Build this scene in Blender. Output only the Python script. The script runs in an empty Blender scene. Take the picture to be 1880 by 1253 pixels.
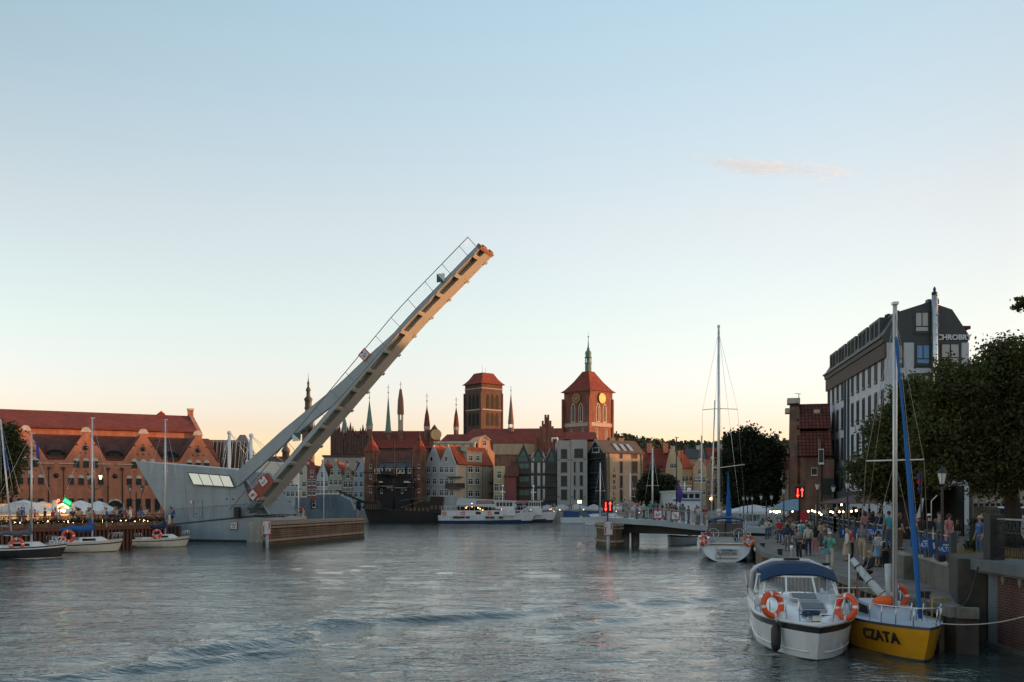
import bpy, math, random
import numpy as np
from mathutils import Vector, Matrix
R = math.radians
rnd = random.Random(7)
C = bpy.context.scene.collection
SC = bpy.context.scene
F, HC, HY, CX = 1830.0, 4.4, 920.0, 940.0       # lens in photo pixels, eye height, horizon row, centre column

# ---------------------------------------------------------------- frames
def gpt(px, py, z):
    d = (HC - z) * F / (py - HY)
    return ((px - CX) * d / F, d, z)
def dpt(px, py, d):
    return Vector(((px - CX) * d / F, d, HC - (py - HY) * d / F))
class Frame:
    """a vertical wall plane standing at (ox, oy), turned by ang: u runs along it, y goes into it"""
    def __init__(s, ox, oy, ang, z0=0.0):
        s.o = (ox, oy); s.a = ang; s.z0 = z0
        s.d = (math.cos(ang), math.sin(ang)); s.n = (-math.sin(ang), math.cos(ang))
    def uz(s, px, py, off=0.0):
        k = (px - CX) / F
        t = (off + s.o[0]*s.n[0] + s.o[1]*s.n[1]) / (k*s.n[0] + s.n[1])
        x, y = k*t, t
        return ((x-s.o[0])*s.d[0] + (y-s.o[1])*s.d[1], HC - (py-HY)/F*t - s.z0)
    def world(s, u, y, z):
        return (s.o[0]+u*s.d[0]+y*s.n[0], s.o[1]+u*s.d[1]+y*s.n[1], z+s.z0)

# ---------------------------------------------------------------- mesh builder
class MB:
    def __init__(s): s.v = []; s.f = []; s.m = []; s.s = []
    def add(s, vs, fs, mi=0, sm=False, M=None):
        b = len(s.v)
        s.v += [tuple(M @ Vector(v)) for v in vs] if M is not None else [tuple(v) for v in vs]
        for f in fs:
            s.f.append(tuple(i+b for i in f)); s.m.append(mi); s.s.append(sm)
        return s
    def box(s, x0, x1, y0, y1, z0, z1, mi=0, M=None):
        return s.add([(x0,y0,z0),(x1,y0,z0),(x1,y1,z0),(x0,y1,z0),(x0,y0,z1),(x1,y0,z1),(x1,y1,z1),(x0,y1,z1)],
            [(0,3,2,1),(4,5,6,7),(0,1,5,4),(1,2,6,5),(2,3,7,6),(3,0,4,7)], mi, False, M)
    def bar(s, p, q, w, h=None, mi=0, up=(0,0,1)):
        p, q = Vector(p), Vector(q); h = w if h is None else h
        d = (q-p).normalized(); u = Vector(up)
        if abs(d.dot(u)) > .98: u = Vector((0,1,0))
        a = d.cross(u).normalized()*w/2; b = a.cross(d).normalized()*h/2
        vs = [p-a-b,p+a-b,p+a+b,p-a+b,q-a-b,q+a-b,q+a+b,q-a+b]
        return s.add(vs, [(0,1,2,3),(7,6,5,4),(0,4,5,1),(1,5,6,2),(2,6,7,3),(3,7,4,0)], mi)
    def tube(s, pts, r, n=6, mi=0, cap=True, sm=True):
        pts = [Vector(p) for p in pts]; k = len(pts)
        rs = list(r) if hasattr(r, '__len__') else [r]*k
        vs = []; fs = []
        a0 = None
        for i, p in enumerate(pts):
            d = (pts[min(i+1,k-1)]-pts[max(i-1,0)]).normalized()
            if a0 is None:
                u = Vector((0,0,1)) if abs(d.z) < .9 else Vector((1,0,0))
                a0 = d.cross(u).normalized()
            a = (a0 - d*a0.dot(d)).normalized(); a0 = a; b = d.cross(a)
            for j in range(n):
                t = 2*math.pi*j/n
                vs.append(p + (a*math.cos(t)+b*math.sin(t))*rs[i])
        for i in range(k-1):
            for j in range(n):
                fs.append((i*n+j, i*n+(j+1)%n, (i+1)*n+(j+1)%n, (i+1)*n+j))
        if cap: fs.append(tuple(range(n-1,-1,-1))); fs.append(tuple((k-1)*n+j for j in range(n)))
        return s.add(vs, fs, mi, sm)
    def lathe(s, prof, n=12, mi=0, c=(0,0,0), sm=True, rot=0, M=None):
        vs = []; fs = []
        for r, z in prof:
            for j in range(n):
                t = 2*math.pi*j/n+rot
                vs.append((c[0]+r*math.cos(t), c[1]+r*math.sin(t), c[2]+z))
        for i in range(len(prof)-1):
            for j in range(n):
                fs.append((i*n+j, i*n+(j+1)%n, (i+1)*n+(j+1)%n, (i+1)*n+j))
        fs.append(tuple(range(n-1,-1,-1))); fs.append(tuple((len(prof)-1)*n+j for j in range(n)))
        return s.add(vs, fs, mi, sm, M)
    def ball(s, c, r, n=8, mi=0, sq=(1,1,1)):
        vs = []; fs = []; k = max(4, n//2+1)
        for i in range(k+1):
            ph = math.pi*i/k
            for j in range(n):
                t = 2*math.pi*j/n
                vs.append((c[0]+r*sq[0]*math.sin(ph)*math.cos(t), c[1]+r*sq[1]*math.sin(ph)*math.sin(t), c[2]-r*sq[2]*math.cos(ph)))
        for i in range(k):
            for j in range(n):
                fs.append((i*n+j, i*n+(j+1)%n, (i+1)*n+(j+1)%n, (i+1)*n+j))
        return s.add(vs, fs, mi, True)
    def torus(s, R0, r0, n=20, k=8, mi=0, M=None, mf=None):
        vs = []; fs = []
        for i in range(n):
            t = 2*math.pi*i/n
            for j in range(k):
                q = 2*math.pi*j/k
                vs.append(((R0+r0*math.cos(q))*math.cos(t), r0*math.sin(q), (R0+r0*math.cos(q))*math.sin(t)))
        b = len(s.f)
        for i in range(n):
            for j in range(k):
                fs.append((i*k+j, ((i+1)%n)*k+j, ((i+1)%n)*k+(j+1)%k, i*k+(j+1)%k))
        s.add(vs, fs, mi, True, M)
        if mf:
            for i in range(n):
                for j in range(k): s.m[b+i*k+j] = mf(i)
        return s
    def prism(s, poly, y0, y1, mi=0, M=None, mi_side=None):
        """poly of (x,z) in front view, counter-clockwise seen from -y, pushed from y0 to y1"""
        n = len(poly)
        ar = sum(poly[i][0]*poly[(i+1)%n][1]-poly[(i+1)%n][0]*poly[i][1] for i in range(n))
        if ar < 0: poly = poly[::-1]
        vs = [(x,y0,z) for x,z in poly]+[(x,y1,z) for x,z in poly]
        s.add(vs, [tuple(range(n)), tuple(range(2*n-1,n-1,-1))], mi, False, M)
        s.add(vs, [(i, n+i, n+(i+1)%n, (i+1)%n) for i in range(n)], mi if mi_side is None else mi_side, False, M)
        return s
    def slab(s, poly, z0, z1, mi=0, mi_side=None, M=None):
        n = len(poly)
        ar = sum(poly[i][0]*poly[(i+1)%n][1]-poly[(i+1)%n][0]*poly[i][1] for i in range(n))
        if ar < 0: poly = poly[::-1]
        vs = [(x,y,z0) for x,y in poly]+[(x,y,z1) for x,y in poly]
        s.add(vs, [tuple(range(n-1,-1,-1)), tuple(range(n,2*n))], mi, False, M)
        s.add(vs, [(i,(i+1)%n,n+(i+1)%n,n+i) for i in range(n)], mi if mi_side is None else mi_side, False, M)
        return s
    def quad(s, a, b, c, d, mi=0): return s.add([a,b,c,d], [(0,1,2,3)], mi)
    def sheet(s, a, b, c, d, t, mi=0):
        """a thick quad: a,b,c,d pushed back along minus its normal by t"""
        a, b, c, d = map(Vector, (a,b,c,d)); n = (b-a).cross(d-a).normalized()*t
        vs = [a,b,c,d,a-n,b-n,c-n,d-n]
        return s.add(vs, [(0,1,2,3),(7,6,5,4),(0,4,5,1),(1,5,6,2),(2,6,7,3),(3,7,4,0)], mi)
    def build(s, name, mats, parent=None, loc=None, rz=None):
        me = bpy.data.meshes.new(name)
        me.from_pydata(s.v, [], s.f)
        for m in (mats if isinstance(mats, (list, tuple)) else [mats]): me.materials.append(m)
        me.polygons.foreach_set('material_index', s.m)
        me.polygons.foreach_set('use_smooth', s.s)
        me.update()
        return link(name, me, parent, loc, rz)
def link(name, me, parent=None, loc=None, rz=None):
    o = bpy.data.objects.new(name, me); C.objects.link(o)
    if parent is not None: o.parent = parent
    if loc is not None: o.location = loc
    if rz is not None: o.rotation_euler = (0,0,rz)
    return o
def tag(o, label=None, cat=None, group=None, kind=None):
    if label: o['label'] = label
    if cat: o['category'] = cat
    if group: o['group'] = group
    if kind: o['kind'] = kind
    return o
def thing(name, label, cat, loc=(0,0,0), rz=0, group=None):
    o = bpy.data.objects.new(name, None); C.objects.link(o)
    o.location = loc; o.rotation_euler = (0,0,rz); o.empty_display_size = .2
    return tag(o, label, cat, group)
KIDS = {}
def kids(o): return [c for c in o.children]
def dup(o, loc=None, rz=None, label=None, parent=None, scale=None):
    c = o.copy(); C.objects.link(c); c.parent = parent
    if loc is not None: c.location = loc
    if rz is not None: c.rotation_euler = (0,0,rz)
    if scale is not None: c.scale = scale
    if label: c['label'] = label
    for k in list(o.children): dup(k, parent=c)
    return c
def setmat(o, m, i=0):
    o.material_slots[i].link = 'OBJECT'; o.material_slots[i].material = m

# ---------------------------------------------------------------- materials
MATS = {}
def nodes(name):
    m = bpy.data.materials.new(name); m.use_nodes = True
    nt = m.node_tree; b = nt.nodes['Principled BSDF']
    return m, nt, b
def N(nt, t, **kw):
    n = nt.nodes.new(t)
    for k, v in kw.items(): setattr(n, k, v)
    return n
def mat(name, col, rough=.7, var=.18, scale=1.2, metal=0., bump=0., emit=0., streak=.5, spec=.4, trans=0., alpha=1., coat=0., ecol=None):
    if name in MATS: return MATS[name]
    m, nt, b = nodes(name); L = nt.links.new
    b.inputs['Roughness'].default_value = rough; b.inputs['Metallic'].default_value = metal
    b.inputs['Specular IOR Level'].default_value = spec
    b.inputs['Transmission Weight'].default_value = trans; b.inputs['Alpha'].default_value = alpha
    b.inputs['Coat Weight'].default_value = coat
    if var > 0:
        tc = N(nt,'ShaderNodeTexCoord'); n1 = N(nt,'ShaderNodeTexNoise'); n1.inputs['Scale'].default_value = scale*3; n1.inputs['Detail'].default_value = 6
        mp = N(nt,'ShaderNodeMapping'); mp.inputs['Scale'].default_value = (scale*1.6,scale*1.6,scale*.25)
        n2 = N(nt,'ShaderNodeTexNoise'); n2.inputs['Scale'].default_value = 1.; n2.inputs['Detail'].default_value = 5
        L(tc.outputs['Object'], n1.inputs['Vector']); L(tc.outputs['Object'], mp.inputs['Vector']); L(mp.outputs[0], n2.inputs['Vector'])
        mx = N(nt,'ShaderNodeMix'); mx.inputs[0].default_value = streak; L(n1.outputs[0], mx.inputs[2]); L(n2.outputs[0], mx.inputs[3])
        rp = N(nt,'ShaderNodeMapRange'); rp.inputs[1].default_value = .3; rp.inputs[2].default_value = .7
        rp.inputs[3].default_value = 1-var*1.3; rp.inputs[4].default_value = 1+var
        L(mx.outputs[0], rp.inputs[0])
        vm = N(nt,'ShaderNodeVectorMath', operation='SCALE'); vm.inputs[0].default_value = col[:3]; L(rp.outputs[0], vm.inputs['Scale'])
        L(vm.outputs[0], b.inputs['Base Color'])
        rr = N(nt,'ShaderNodeMapRange'); rr.inputs[3].default_value = max(.02,rough-.12); rr.inputs[4].default_value = min(1,rough+.12); L(n1.outputs[0], rr.inputs[0]); L(rr.outputs[0], b.inputs['Roughness'])
        if bump > 0:
            bp = N(nt,'ShaderNodeBump'); bp.inputs['Strength'].default_value = bump; bp.inputs['Distance'].default_value = .05
            L(n1.outputs[0], bp.inputs['Height']); L(bp.outputs[0], b.inputs['Normal'])
    else: b.inputs['Base Color'].default_value = (*col[:3],1)
    if emit > 0:
        b.inputs['Emission Color'].default_value = (*(ecol or col)[:3],1); b.inputs['Emission Strength'].default_value = emit
    MATS[name] = m; return m
def brick(name, c1, c2, mortar, bw=.27, bh=.085, ms=.012, rough=.85, dirt=.35, slope=False, bump=.25, offs=.5):
    if name in MATS: return MATS[name]
    m, nt, b = nodes(name); L = nt.links.new
    tc = N(nt,'ShaderNodeTexCoord'); sp = N(nt,'ShaderNodeSeparateXYZ'); sn = N(nt,'ShaderNodeSeparateXYZ')
    L(tc.outputs['Object'], sp.inputs[0]); L(tc.outputs['Normal'], sn.inputs[0])
    ax = N(nt,'ShaderNodeMath', operation='ABSOLUTE'); ay = N(nt,'ShaderNodeMath', operation='ABSOLUTE'); gt = N(nt,'ShaderNodeMath', operation='GREATER_THAN')
    L(sn.outputs[0], ax.inputs[0]); L(sn.outputs[1], ay.inputs[0]); L(ax.outputs[0], gt.inputs[0]); L(ay.outputs[0], gt.inputs[1])
    mx = N(nt,'ShaderNodeMix'); L(gt.outputs[0], mx.inputs[0]); L(sp.outputs[0], mx.inputs[2]); L(sp.outputs[1], mx.inputs[3])
    cb = N(nt,'ShaderNodeCombineXYZ'); L(mx.outputs[0], cb.inputs[0]); L(sp.outputs[2], cb.inputs[1])
    bt = N(nt,'ShaderNodeTexBrick'); L(cb.outputs[0], bt.inputs['Vector']); bt.offset = offs
    bt.inputs['Color1'].default_value = (*c1,1); bt.inputs['Color2'].default_value = (*c2,1); bt.inputs['Mortar'].default_value = (*mortar,1)
    bt.inputs['Scale'].default_value = 1; bt.inputs['Brick Width'].default_value = bw; bt.inputs['Row Height'].default_value = bh
    bt.inputs['Mortar Size'].default_value = ms; bt.inputs['Bias'].default_value = 0
    n1 = N(nt,'ShaderNodeTexNoise'); n1.inputs['Scale'].default_value = .6; n1.inputs['Detail'].default_value = 8; L(tc.outputs['Object'], n1.inputs['Vector'])
    mp = N(nt,'ShaderNodeMapping'); mp.inputs['Scale'].default_value = (1.5,1.5,.18); n2 = N(nt,'ShaderNodeTexNoise'); n2.inputs['Scale'].default_value = 1; n2.inputs['Detail'].default_value = 5
    L(tc.outputs['Object'], mp.inputs[0]); L(mp.outputs[0], n2.inputs['Vector'])
    ad = N(nt,'ShaderNodeMath', operation='ADD'); L(n1.outputs[0], ad.inputs[0]); L(n2.outputs[0], ad.inputs[1])
    rp = N(nt,'ShaderNodeMapRange'); rp.inputs[1].default_value = .7; rp.inputs[2].default_value = 1.3; rp.inputs[3].default_value = 1-dirt; rp.inputs[4].default_value = 1+dirt*.6
    L(ad.outputs[0], rp.inputs[0])
    vm = N(nt,'ShaderNodeVectorMath', operation='SCALE'); L(bt.outputs[0], vm.inputs[0]); L(rp.outputs[0], vm.inputs['Scale']); L(vm.outputs[0], b.inputs['Base Color'])
    b.inputs['Roughness'].default_value = rough; b.inputs['Specular IOR Level'].default_value = .3
    bp = N(nt,'ShaderNodeBump'); bp.inputs['Strength'].default_value = bump; bp.inputs['Distance'].default_value = .03; bp.invert = True
    L(bt.outputs['Fac'], bp.inputs['Height']); L(bp.outputs[0], b.inputs['Normal'])
    MATS[name] = m; return m
def leafmat(name, col, var=.5):
    if name in MATS: return MATS[name]
    m, nt, b = nodes(name); L = nt.links.new
    g = N(nt,'ShaderNodeNewGeometry'); tc = N(nt,'ShaderNodeTexCoord'); n1 = N(nt,'ShaderNodeTexNoise'); n1.inputs['Scale'].default_value = .7; n1.inputs['Detail'].default_value = 3
    L(tc.outputs['Object'], n1.inputs['Vector'])
    ad = N(nt,'ShaderNodeMath', operation='ADD'); L(g.outputs['Random Per Island'], ad.inputs[0]); L(n1.outputs[0], ad.inputs[1])
    cr = N(nt,'ShaderNodeValToRGB'); e = cr.color_ramp.elements
    e[0].position = .35; e[0].color = (col[0]*(1-var),col[1]*(1-var),col[2]*(1-var),1); e[1].position = .95; e[1].color = (col[0]*(1+var*1.3),col[1]*(1+var),col[2]*(1+var*.4),1)
    hf = N(nt,'ShaderNodeMath', operation='MULTIPLY'); hf.inputs[1].default_value = .6; L(ad.outputs[0], hf.inputs[0])
    L(hf.outputs[0], cr.inputs[0]); L(cr.outputs[0], b.inputs['Base Color'])
    b.inputs['Roughness'].default_value = .6; b.inputs['Specular IOR Level'].default_value = .25
    tr = N(nt,'ShaderNodeBsdfTranslucent'); L(cr.outputs[0], tr.inputs[0]); ms = N(nt,'ShaderNodeMixShader'); ms.inputs[0].default_value = .3
    out = nt.nodes['Material Output']; L(b.outputs[0], ms.inputs[1]); L(tr.outputs[0], ms.inputs[2]); L(ms.outputs[0], out.inputs[0])
    MATS[name] = m; return m
def glow(name, col, s): return mat(name, (.05,.05,.05), .5, 0, emit=s, ecol=col)

WHITE = mat('white_paint', (.72,.73,.72), .4, .08)
GEL = mat('white_gelcoat', (.60,.62,.63), .25, .10, scale=.8, coat=.3)
BLACK = mat('black_metal', (.018,.019,.02), .45, .15)
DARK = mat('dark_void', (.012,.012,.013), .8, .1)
STEEL = mat('stainless_steel', (.6,.6,.6), .25, .1, metal=.9)
ALU = mat('mast_aluminium', (.62,.61,.58), .38, .1, metal=.35)
GLASS = mat('window_glass', (.022,.027,.03), .22, .0, spec=.28)
GLASSG = mat('green_glass', (.055,.14,.13), .2, .1, spec=.35)
ROPE = mat('rope', (.42,.40,.35), .9, .2, scale=20)
ORANGE = mat('lifebuoy_orange', (.75,.085,.02), .45, .1)
BUOYW = mat('lifebuoy_white', (.75,.72,.68), .5, .1)
CONC = mat('concrete', (.27,.265,.245), .9, .32, scale=.8, bump=.3)
STONE = mat('pale_stone', (.48,.45,.38), .85, .25)
WOOD = mat('weathered_timber', (.16,.11,.075), .85, .35, scale=1.5, bump=.3)
REDP = mat('sign_red', (.45,.03,.025), .5, .1)
SIGNW = mat('sign_white', (.62,.62,.62), .5, .1)
BULB = glow('warm_bulb', (1,.58,.26), 5)
LAMPW = mat('lamp_milk_glass', (.68,.66,.6), .4, .08)
RED_LED = glow('red_signal', (1,.03,.02), 1.3)
TILE = brick('roof_tile_red', (.28,.06,.036), (.225,.048,.03), (.10,.022,.015), bw=.25, bh=.22, ms=.03, dirt=.35)
TILEO = brick('roof_tile_orange', (.42,.085,.03), (.34,.07,.03), (.2,.045,.02), bw=.25, bh=.22, ms=.03, dirt=.3)
TILED = brick('roof_tile_dark', (.16,.056,.036), (.13,.047,.032), (.07,.028,.02), bw=.25, bh=.22, ms=.03, dirt=.35)

def textmesh(s, size, depth=.01, bold=0.0):
    cu = bpy.data.curves.new('lettering', 'FONT'); cu.body = s; cu.size = size; cu.extrude = depth; cu.align_x = 'CENTER'; cu.align_y = 'CENTER'; cu.offset = bold; cu.resolution_u = 3
    o = bpy.data.objects.new('lettering', cu); C.objects.link(o)
    bpy.context.view_layer.update()
    me = bpy.data.meshes.new_from_object(o.evaluated_get(bpy.context.evaluated_depsgraph_get()))
    bpy.data.objects.remove(o); bpy.data.curves.remove(cu)
    return me
def text(s, size, m, parent, M, depth=.01, bold=0., name='lettering'):
    """M places text whose own plane is x-y facing +z"""
    me = textmesh(s, size, depth, bold); me.transform(M); me.materials.clear(); me.materials.append(m)
    return link(name, me, parent)
FACE = Matrix.Rotation(math.pi/2, 4, 'X')      # stands text up so that it faces -y
# ---------------------------------------------------------------- camera, sky, sun
cam = bpy.data.cameras.new('camera'); co = bpy.data.objects.new('camera', cam); C.objects.link(co)
co.location = (0,0,HC); co.rotation_euler = (math.pi/2,0,0)
cam.sensor_width = 36; cam.lens = 36*F/1880; cam.shift_y = (HY-626.5)/1880; cam.clip_end = 20000; cam.clip_start = .5
SC.camera = co
SUN_AZ = R(82); SUN_EL = R(3.6)      # azimuth clockwise from the view direction
w = bpy.data.worlds.new('World'); SC.world = w; w.use_nodes = True
nt = w.node_tree; L = nt.links.new
bg = nt.nodes['Background']; sky = N(nt,'ShaderNodeTexSky'); sky.sky_type = 'NISHITA'; sky.sun_disc = False
sky.sun_elevation = SUN_EL; sky.sun_rotation = SUN_AZ; sky.air_density = 1.0; sky.dust_density = 1.2; sky.ozone_density = 1.5; sky.altitude = 0
tcw = N(nt,'ShaderNodeTexCoord'); sz = N(nt,'ShaderNodeSeparateXYZ'); L(tcw.outputs['Generated'], sz.inputs[0])
crw = N(nt,'ShaderNodeValToRGB'); er = crw.color_ramp.elements
er[0].position = .07; er[0].color = (.70,.575,.82,1); er[1].position = .44; er[1].color = (1,.88,.78,1)
e2 = er.new(.27); e2.color = (1,.758,.684,1); L(sz.outputs[2], crw.inputs[0])
e3 = er.new(.17); e3.color = (.845,.70,.70,1)
e0 = er.new(.0); e0.color = (1,.83,1.1,1)
x2 = N(nt,'ShaderNodeMath',operation='MULTIPLY'); L(sz.outputs[0],x2.inputs[0]); L(sz.outputs[0],x2.inputs[1])
wz = N(nt,'ShaderNodeMapRange'); wz.inputs[1].default_value = .1; wz.inputs[2].default_value = .44; L(sz.outputs[2],wz.inputs[0])
wx = N(nt,'ShaderNodeMapRange'); wx.inputs[1].default_value = -.05; wx.inputs[2].default_value = .1; L(sz.outputs[0],wx.inputs[0])
wm = N(nt,'ShaderNodeMath',operation='MAXIMUM'); L(wz.outputs[0],wm.inputs[0]); L(wx.outputs[0],wm.inputs[1])
xw = N(nt,'ShaderNodeMath',operation='MULTIPLY'); L(x2.outputs[0],xw.inputs[0]); L(wm.outputs[0],xw.inputs[1])
x3 = N(nt,'ShaderNodeMath',operation='MULTIPLY_ADD'); L(xw.outputs[0],x3.inputs[0]); x3.inputs[1].default_value = -1.3; x3.inputs[2].default_value = 1
x5 = N(nt,'ShaderNodeMath',operation='MAXIMUM'); L(x3.outputs[0],x5.inputs[0]); x5.inputs[1].default_value = .76
mw = N(nt,'ShaderNodeVectorMath', operation='MULTIPLY'); L(sky.outputs[0], mw.inputs[0]); L(crw.outputs[0], mw.inputs[1])
ms_ = N(nt,'ShaderNodeVectorMath',operation='SCALE'); L(mw.outputs[0],ms_.inputs[0]); L(x5.outputs[0],ms_.inputs['Scale']); L(ms_.outputs[0], bg.inputs[0]); bg.inputs[1].default_value = .15
sl = bpy.data.lights.new('sun','SUN'); so = bpy.data.objects.new('sun', sl); C.objects.link(so)
sl.energy = .95; sl.angle = R(.9); sl.color = (1,.42,.17)
sd = Vector((math.sin(SUN_AZ)*math.cos(SUN_EL), math.cos(SUN_AZ)*math.cos(SUN_EL), math.sin(SUN_EL)))
so.rotation_euler = sd.to_track_quat('Z','Y').to_euler()
SC.view_settings.view_transform = 'Standard'; SC.view_settings.look = 'None'; SC.view_settings.gamma = 1; SC.view_settings.use_curve_mapping = False
SC.view_settings.exposure = 2.63
SC.cycles.max_bounces = 6; SC.cycles.transparent_max_bounces = 12
SC.cycles.use_denoising = True; SC.cycles.volume_bounces = 6
# ---------------------------------------------------------------- water and land
def water_mat():
    m, nt, b = nodes('canal_water'); L = nt.links.new
    b.inputs['Base Color'].default_value = (.03,.05,.047,1); b.inputs['Roughness'].default_value = .04; b.inputs['IOR'].default_value = 1.45; b.inputs['Specular IOR Level'].default_value = .7
    tc = N(nt,'ShaderNodeTexCoord')
    def noise(sx, sy, det, dist=0.):
        mp = N(nt,'ShaderNodeMapping'); mp.inputs['Scale'].default_value = (sx,sy,1); mp.inputs['Rotation'].default_value = (0,0,R(rnd.uniform(-14,14)))
        n = N(nt,'ShaderNodeTexNoise'); n.inputs['Scale'].default_value = 1; n.inputs['Detail'].default_value = det; n.inputs['Roughness'].default_value = .55; n.inputs['Distortion'].default_value = dist
        L(tc.outputs['Object'], mp.inputs[0]); L(mp.outputs[0], n.inputs[0]); return n
    a = noise(1.5,2.5,3,.4); c = noise(4.6,7.6,2,.2); g = noise(.09,.13,2); lf = noise(.035,.05,3)
    b1 = N(nt,'ShaderNodeBump'); b1.inputs['Distance'].default_value = .115; L(a.outputs[0], b1.inputs['Height'])
    st = N(nt,'ShaderNodeMapRange'); st.inputs[1].default_value = .35; st.inputs[2].default_value = .65; st.inputs[3].default_value = .3; st.inputs[4].default_value = .85; L(lf.outputs[0], st.inputs[0]); L(st.outputs[0], b1.inputs['Strength'])
    b2 = N(nt,'ShaderNodeBump'); b2.inputs['Distance'].default_value = .042; b2.inputs['Strength'].default_value = .5; L(c.outputs[0], b2.inputs['Height']); L(b1.outputs[0], b2.inputs['Normal'])
    b3 = N(nt,'ShaderNodeBump'); b3.inputs['Distance'].default_value = .5; b3.inputs['Strength'].default_value = .4; L(g.outputs[0], b3.inputs['Height']); L(b2.outputs[0], b3.inputs['Normal'])
    L(b3.outputs[0], b.inputs['Normal']); return m
def canal_water():
    ys = np.concatenate([np.arange(8,60,.22), np.geomspace(60,260,220)]); xs = np.concatenate([np.linspace(-160,-45,24), np.arange(-44,24,.4), np.linspace(25,70,14)])
    X, Y = np.meshgrid(xs, ys); Z = np.zeros_like(X)
    def crest(x, y, p, q, A, wl, n, fade):          # a passing boat's wake: short train of ridges beside the line p-q
        dx, dy = q[0]-p[0], q[1]-p[1]; l = math.hypot(dx,dy); t = ((x-p[0])*dx+(y-p[1])*dy)/l; s = (-(x-p[0])*dy+(y-p[1])*dx)/l
        s = s + .35*np.sin(t*.33)+.18*np.sin(t*.9+1)
        env = np.exp(-(s/(wl*n))**2)*np.clip((t+4)/6,0,1)*np.clip((l+4-t)/8,0,1)*(.8+.2*np.sin(t*.4+s*.4))
        return A*env*np.cos(2*math.pi*s/wl)
    Z += crest(X,Y,gpt(130,1235,0)[:2],gpt(760,1125,0)[:2],.17,2.6,.42,1)
    Z += crest(X,Y,gpt(560,1150,0)[:2],gpt(1360,1098,0)[:2],.17,2.8,.42,1)
    Z += crest(X,Y,gpt(60,1250,0)[:2],gpt(620,1180,0)[:2],.14,2.2,.45,1)
    Z += crest(X,Y,gpt(930,1160,0)[:2],gpt(1340,1112,0)[:2],.09,2.2,.45,1)
    r = np.random.RandomState(3)
    for i in range(26):
        ang = r.uniform(-.7,.7)+math.pi/2; k = 2*math.pi/r.uniform(.9,4.2); Z += .0055*np.sin(k*(X*math.cos(ang)+Y*math.sin(ang))+r.uniform(0,6.3))*np.clip(1.2-Y/120,.12,1)
    nx, ny = len(xs), len(ys)
    V = np.stack([X,Y,Z],-1).reshape(-1,3); i = np.arange(nx*ny).reshape(ny,nx)
    Fc = np.stack([i[:-1,:-1],i[:-1,1:],i[1:,1:],i[1:,:-1]],-1).reshape(-1,4)
    me = bpy.data.meshes.new('water'); me.from_pydata(V.tolist(), [], Fc.tolist()); me.materials.append(water_mat())
    me.polygons.foreach_set('use_smooth', [True]*len(me.polygons)); me.update()
    tag(link('water', me), 'rippled grey blue canal water with a passing boat wake', None, None, 'structure')
canal_water()
PAVE = brick('paving_slabs', (.25,.225,.19), (.21,.19,.165), (.12,.11,.1), bw=1.2, bh=.5, ms=.015, dirt=.3)
def pave_top():                                     # slabs laid flat
    m, nt, b = nodes('quay_slabs'); L = nt.links.new
    tc = N(nt,'ShaderNodeTexCoord'); bt = N(nt,'ShaderNodeTexBrick'); mp = N(nt,'ShaderNodeMapping'); mp.inputs['Rotation'].default_value = (0,0,R(-11)); L(tc.outputs['Object'], mp.inputs[0]); L(mp.outputs[0], bt.inputs['Vector'])
    for k, v in (('Color1',(.20,.165,.135,1)),('Color2',(.165,.135,.115,1)),('Mortar',(.12,.105,.09,1))): bt.inputs[k].default_value = v
    bt.inputs['Scale'].default_value = 1; bt.inputs['Brick Width'].default_value = 1.9; bt.inputs['Row Height'].default_value = .62; bt.inputs['Mortar Size'].default_value = .016
    n = N(nt,'ShaderNodeTexNoise'); n.inputs['Scale'].default_value = .7; n.inputs['Detail'].default_value = 8; L(tc.outputs['Object'], n.inputs[0])
    rp = N(nt,'ShaderNodeMapRange'); rp.inputs[1].default_value = .3; rp.inputs[2].default_value = .7; rp.inputs[3].default_value = .6; rp.inputs[4].default_value = 1.25; L(n.outputs[0], rp.inputs[0])
    vm = N(nt,'ShaderNodeVectorMath', operation='SCALE'); L(bt.outputs[0], vm.inputs[0]); L(rp.outputs[0], vm.inputs['Scale']); L(vm.outputs[0], b.inputs['Base Color']); b.inputs['Roughness'].default_value = .85
    return m
QUAY = pave_top()
GROUND = mat('town_ground', (.13,.12,.105), .95, .3, scale=.3)
ZQ, ZU, ZL, ZF = 1.2, 2.1, 2.0, 1.8
edge_r = [(13.3,28.4),(12.75,28.6),(12.8,33),(13.9,44),(15.2,60),(17.5,71),(22,95),(30,140),(40,203)]
wall_r = [(15.1,34.4),(22.9,71),(36,132),(44,200)]
mb = MB(); mb.slab(edge_r+[(44,206)]+wall_r[::-1]+[(13.9,31.2)], -2.5, ZQ, 0, 1)
tag(mb.build('pavement', [QUAY, mat('quay_side',(.065,.058,.047),.9,.4,scale=1,bump=.3)]), 'lower quay paved with long worn slabs', None, None, 'structure')
mb = MB()
mb.slab([(14.95,20)]+[(14.95,30.9),(15.4,34.4)]+[(x+.25,y) for x,y in wall_r[1:]]+[(44.3,206),(40.5,206),(-160,212),(-2000,520),(-6000,9000),(7000,9000),(6000,-200),(60,-60),(16,-30)], -2.5, ZU, 0, 1)
left = [(-75,10),(-42.3,82),(-33.4,97.6),(-37.6,109.6),(-34.5,117),(-30,135),(-33,160),(-60,163),(-160,170),(-2000,380),(-3000,-100)]
mb.slab(left, -2.5, ZL, 0, 1)
tag(mb.build('ground', [GROUND, CONC]), 'town ground behind the quays', None, None, 'structure')
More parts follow.
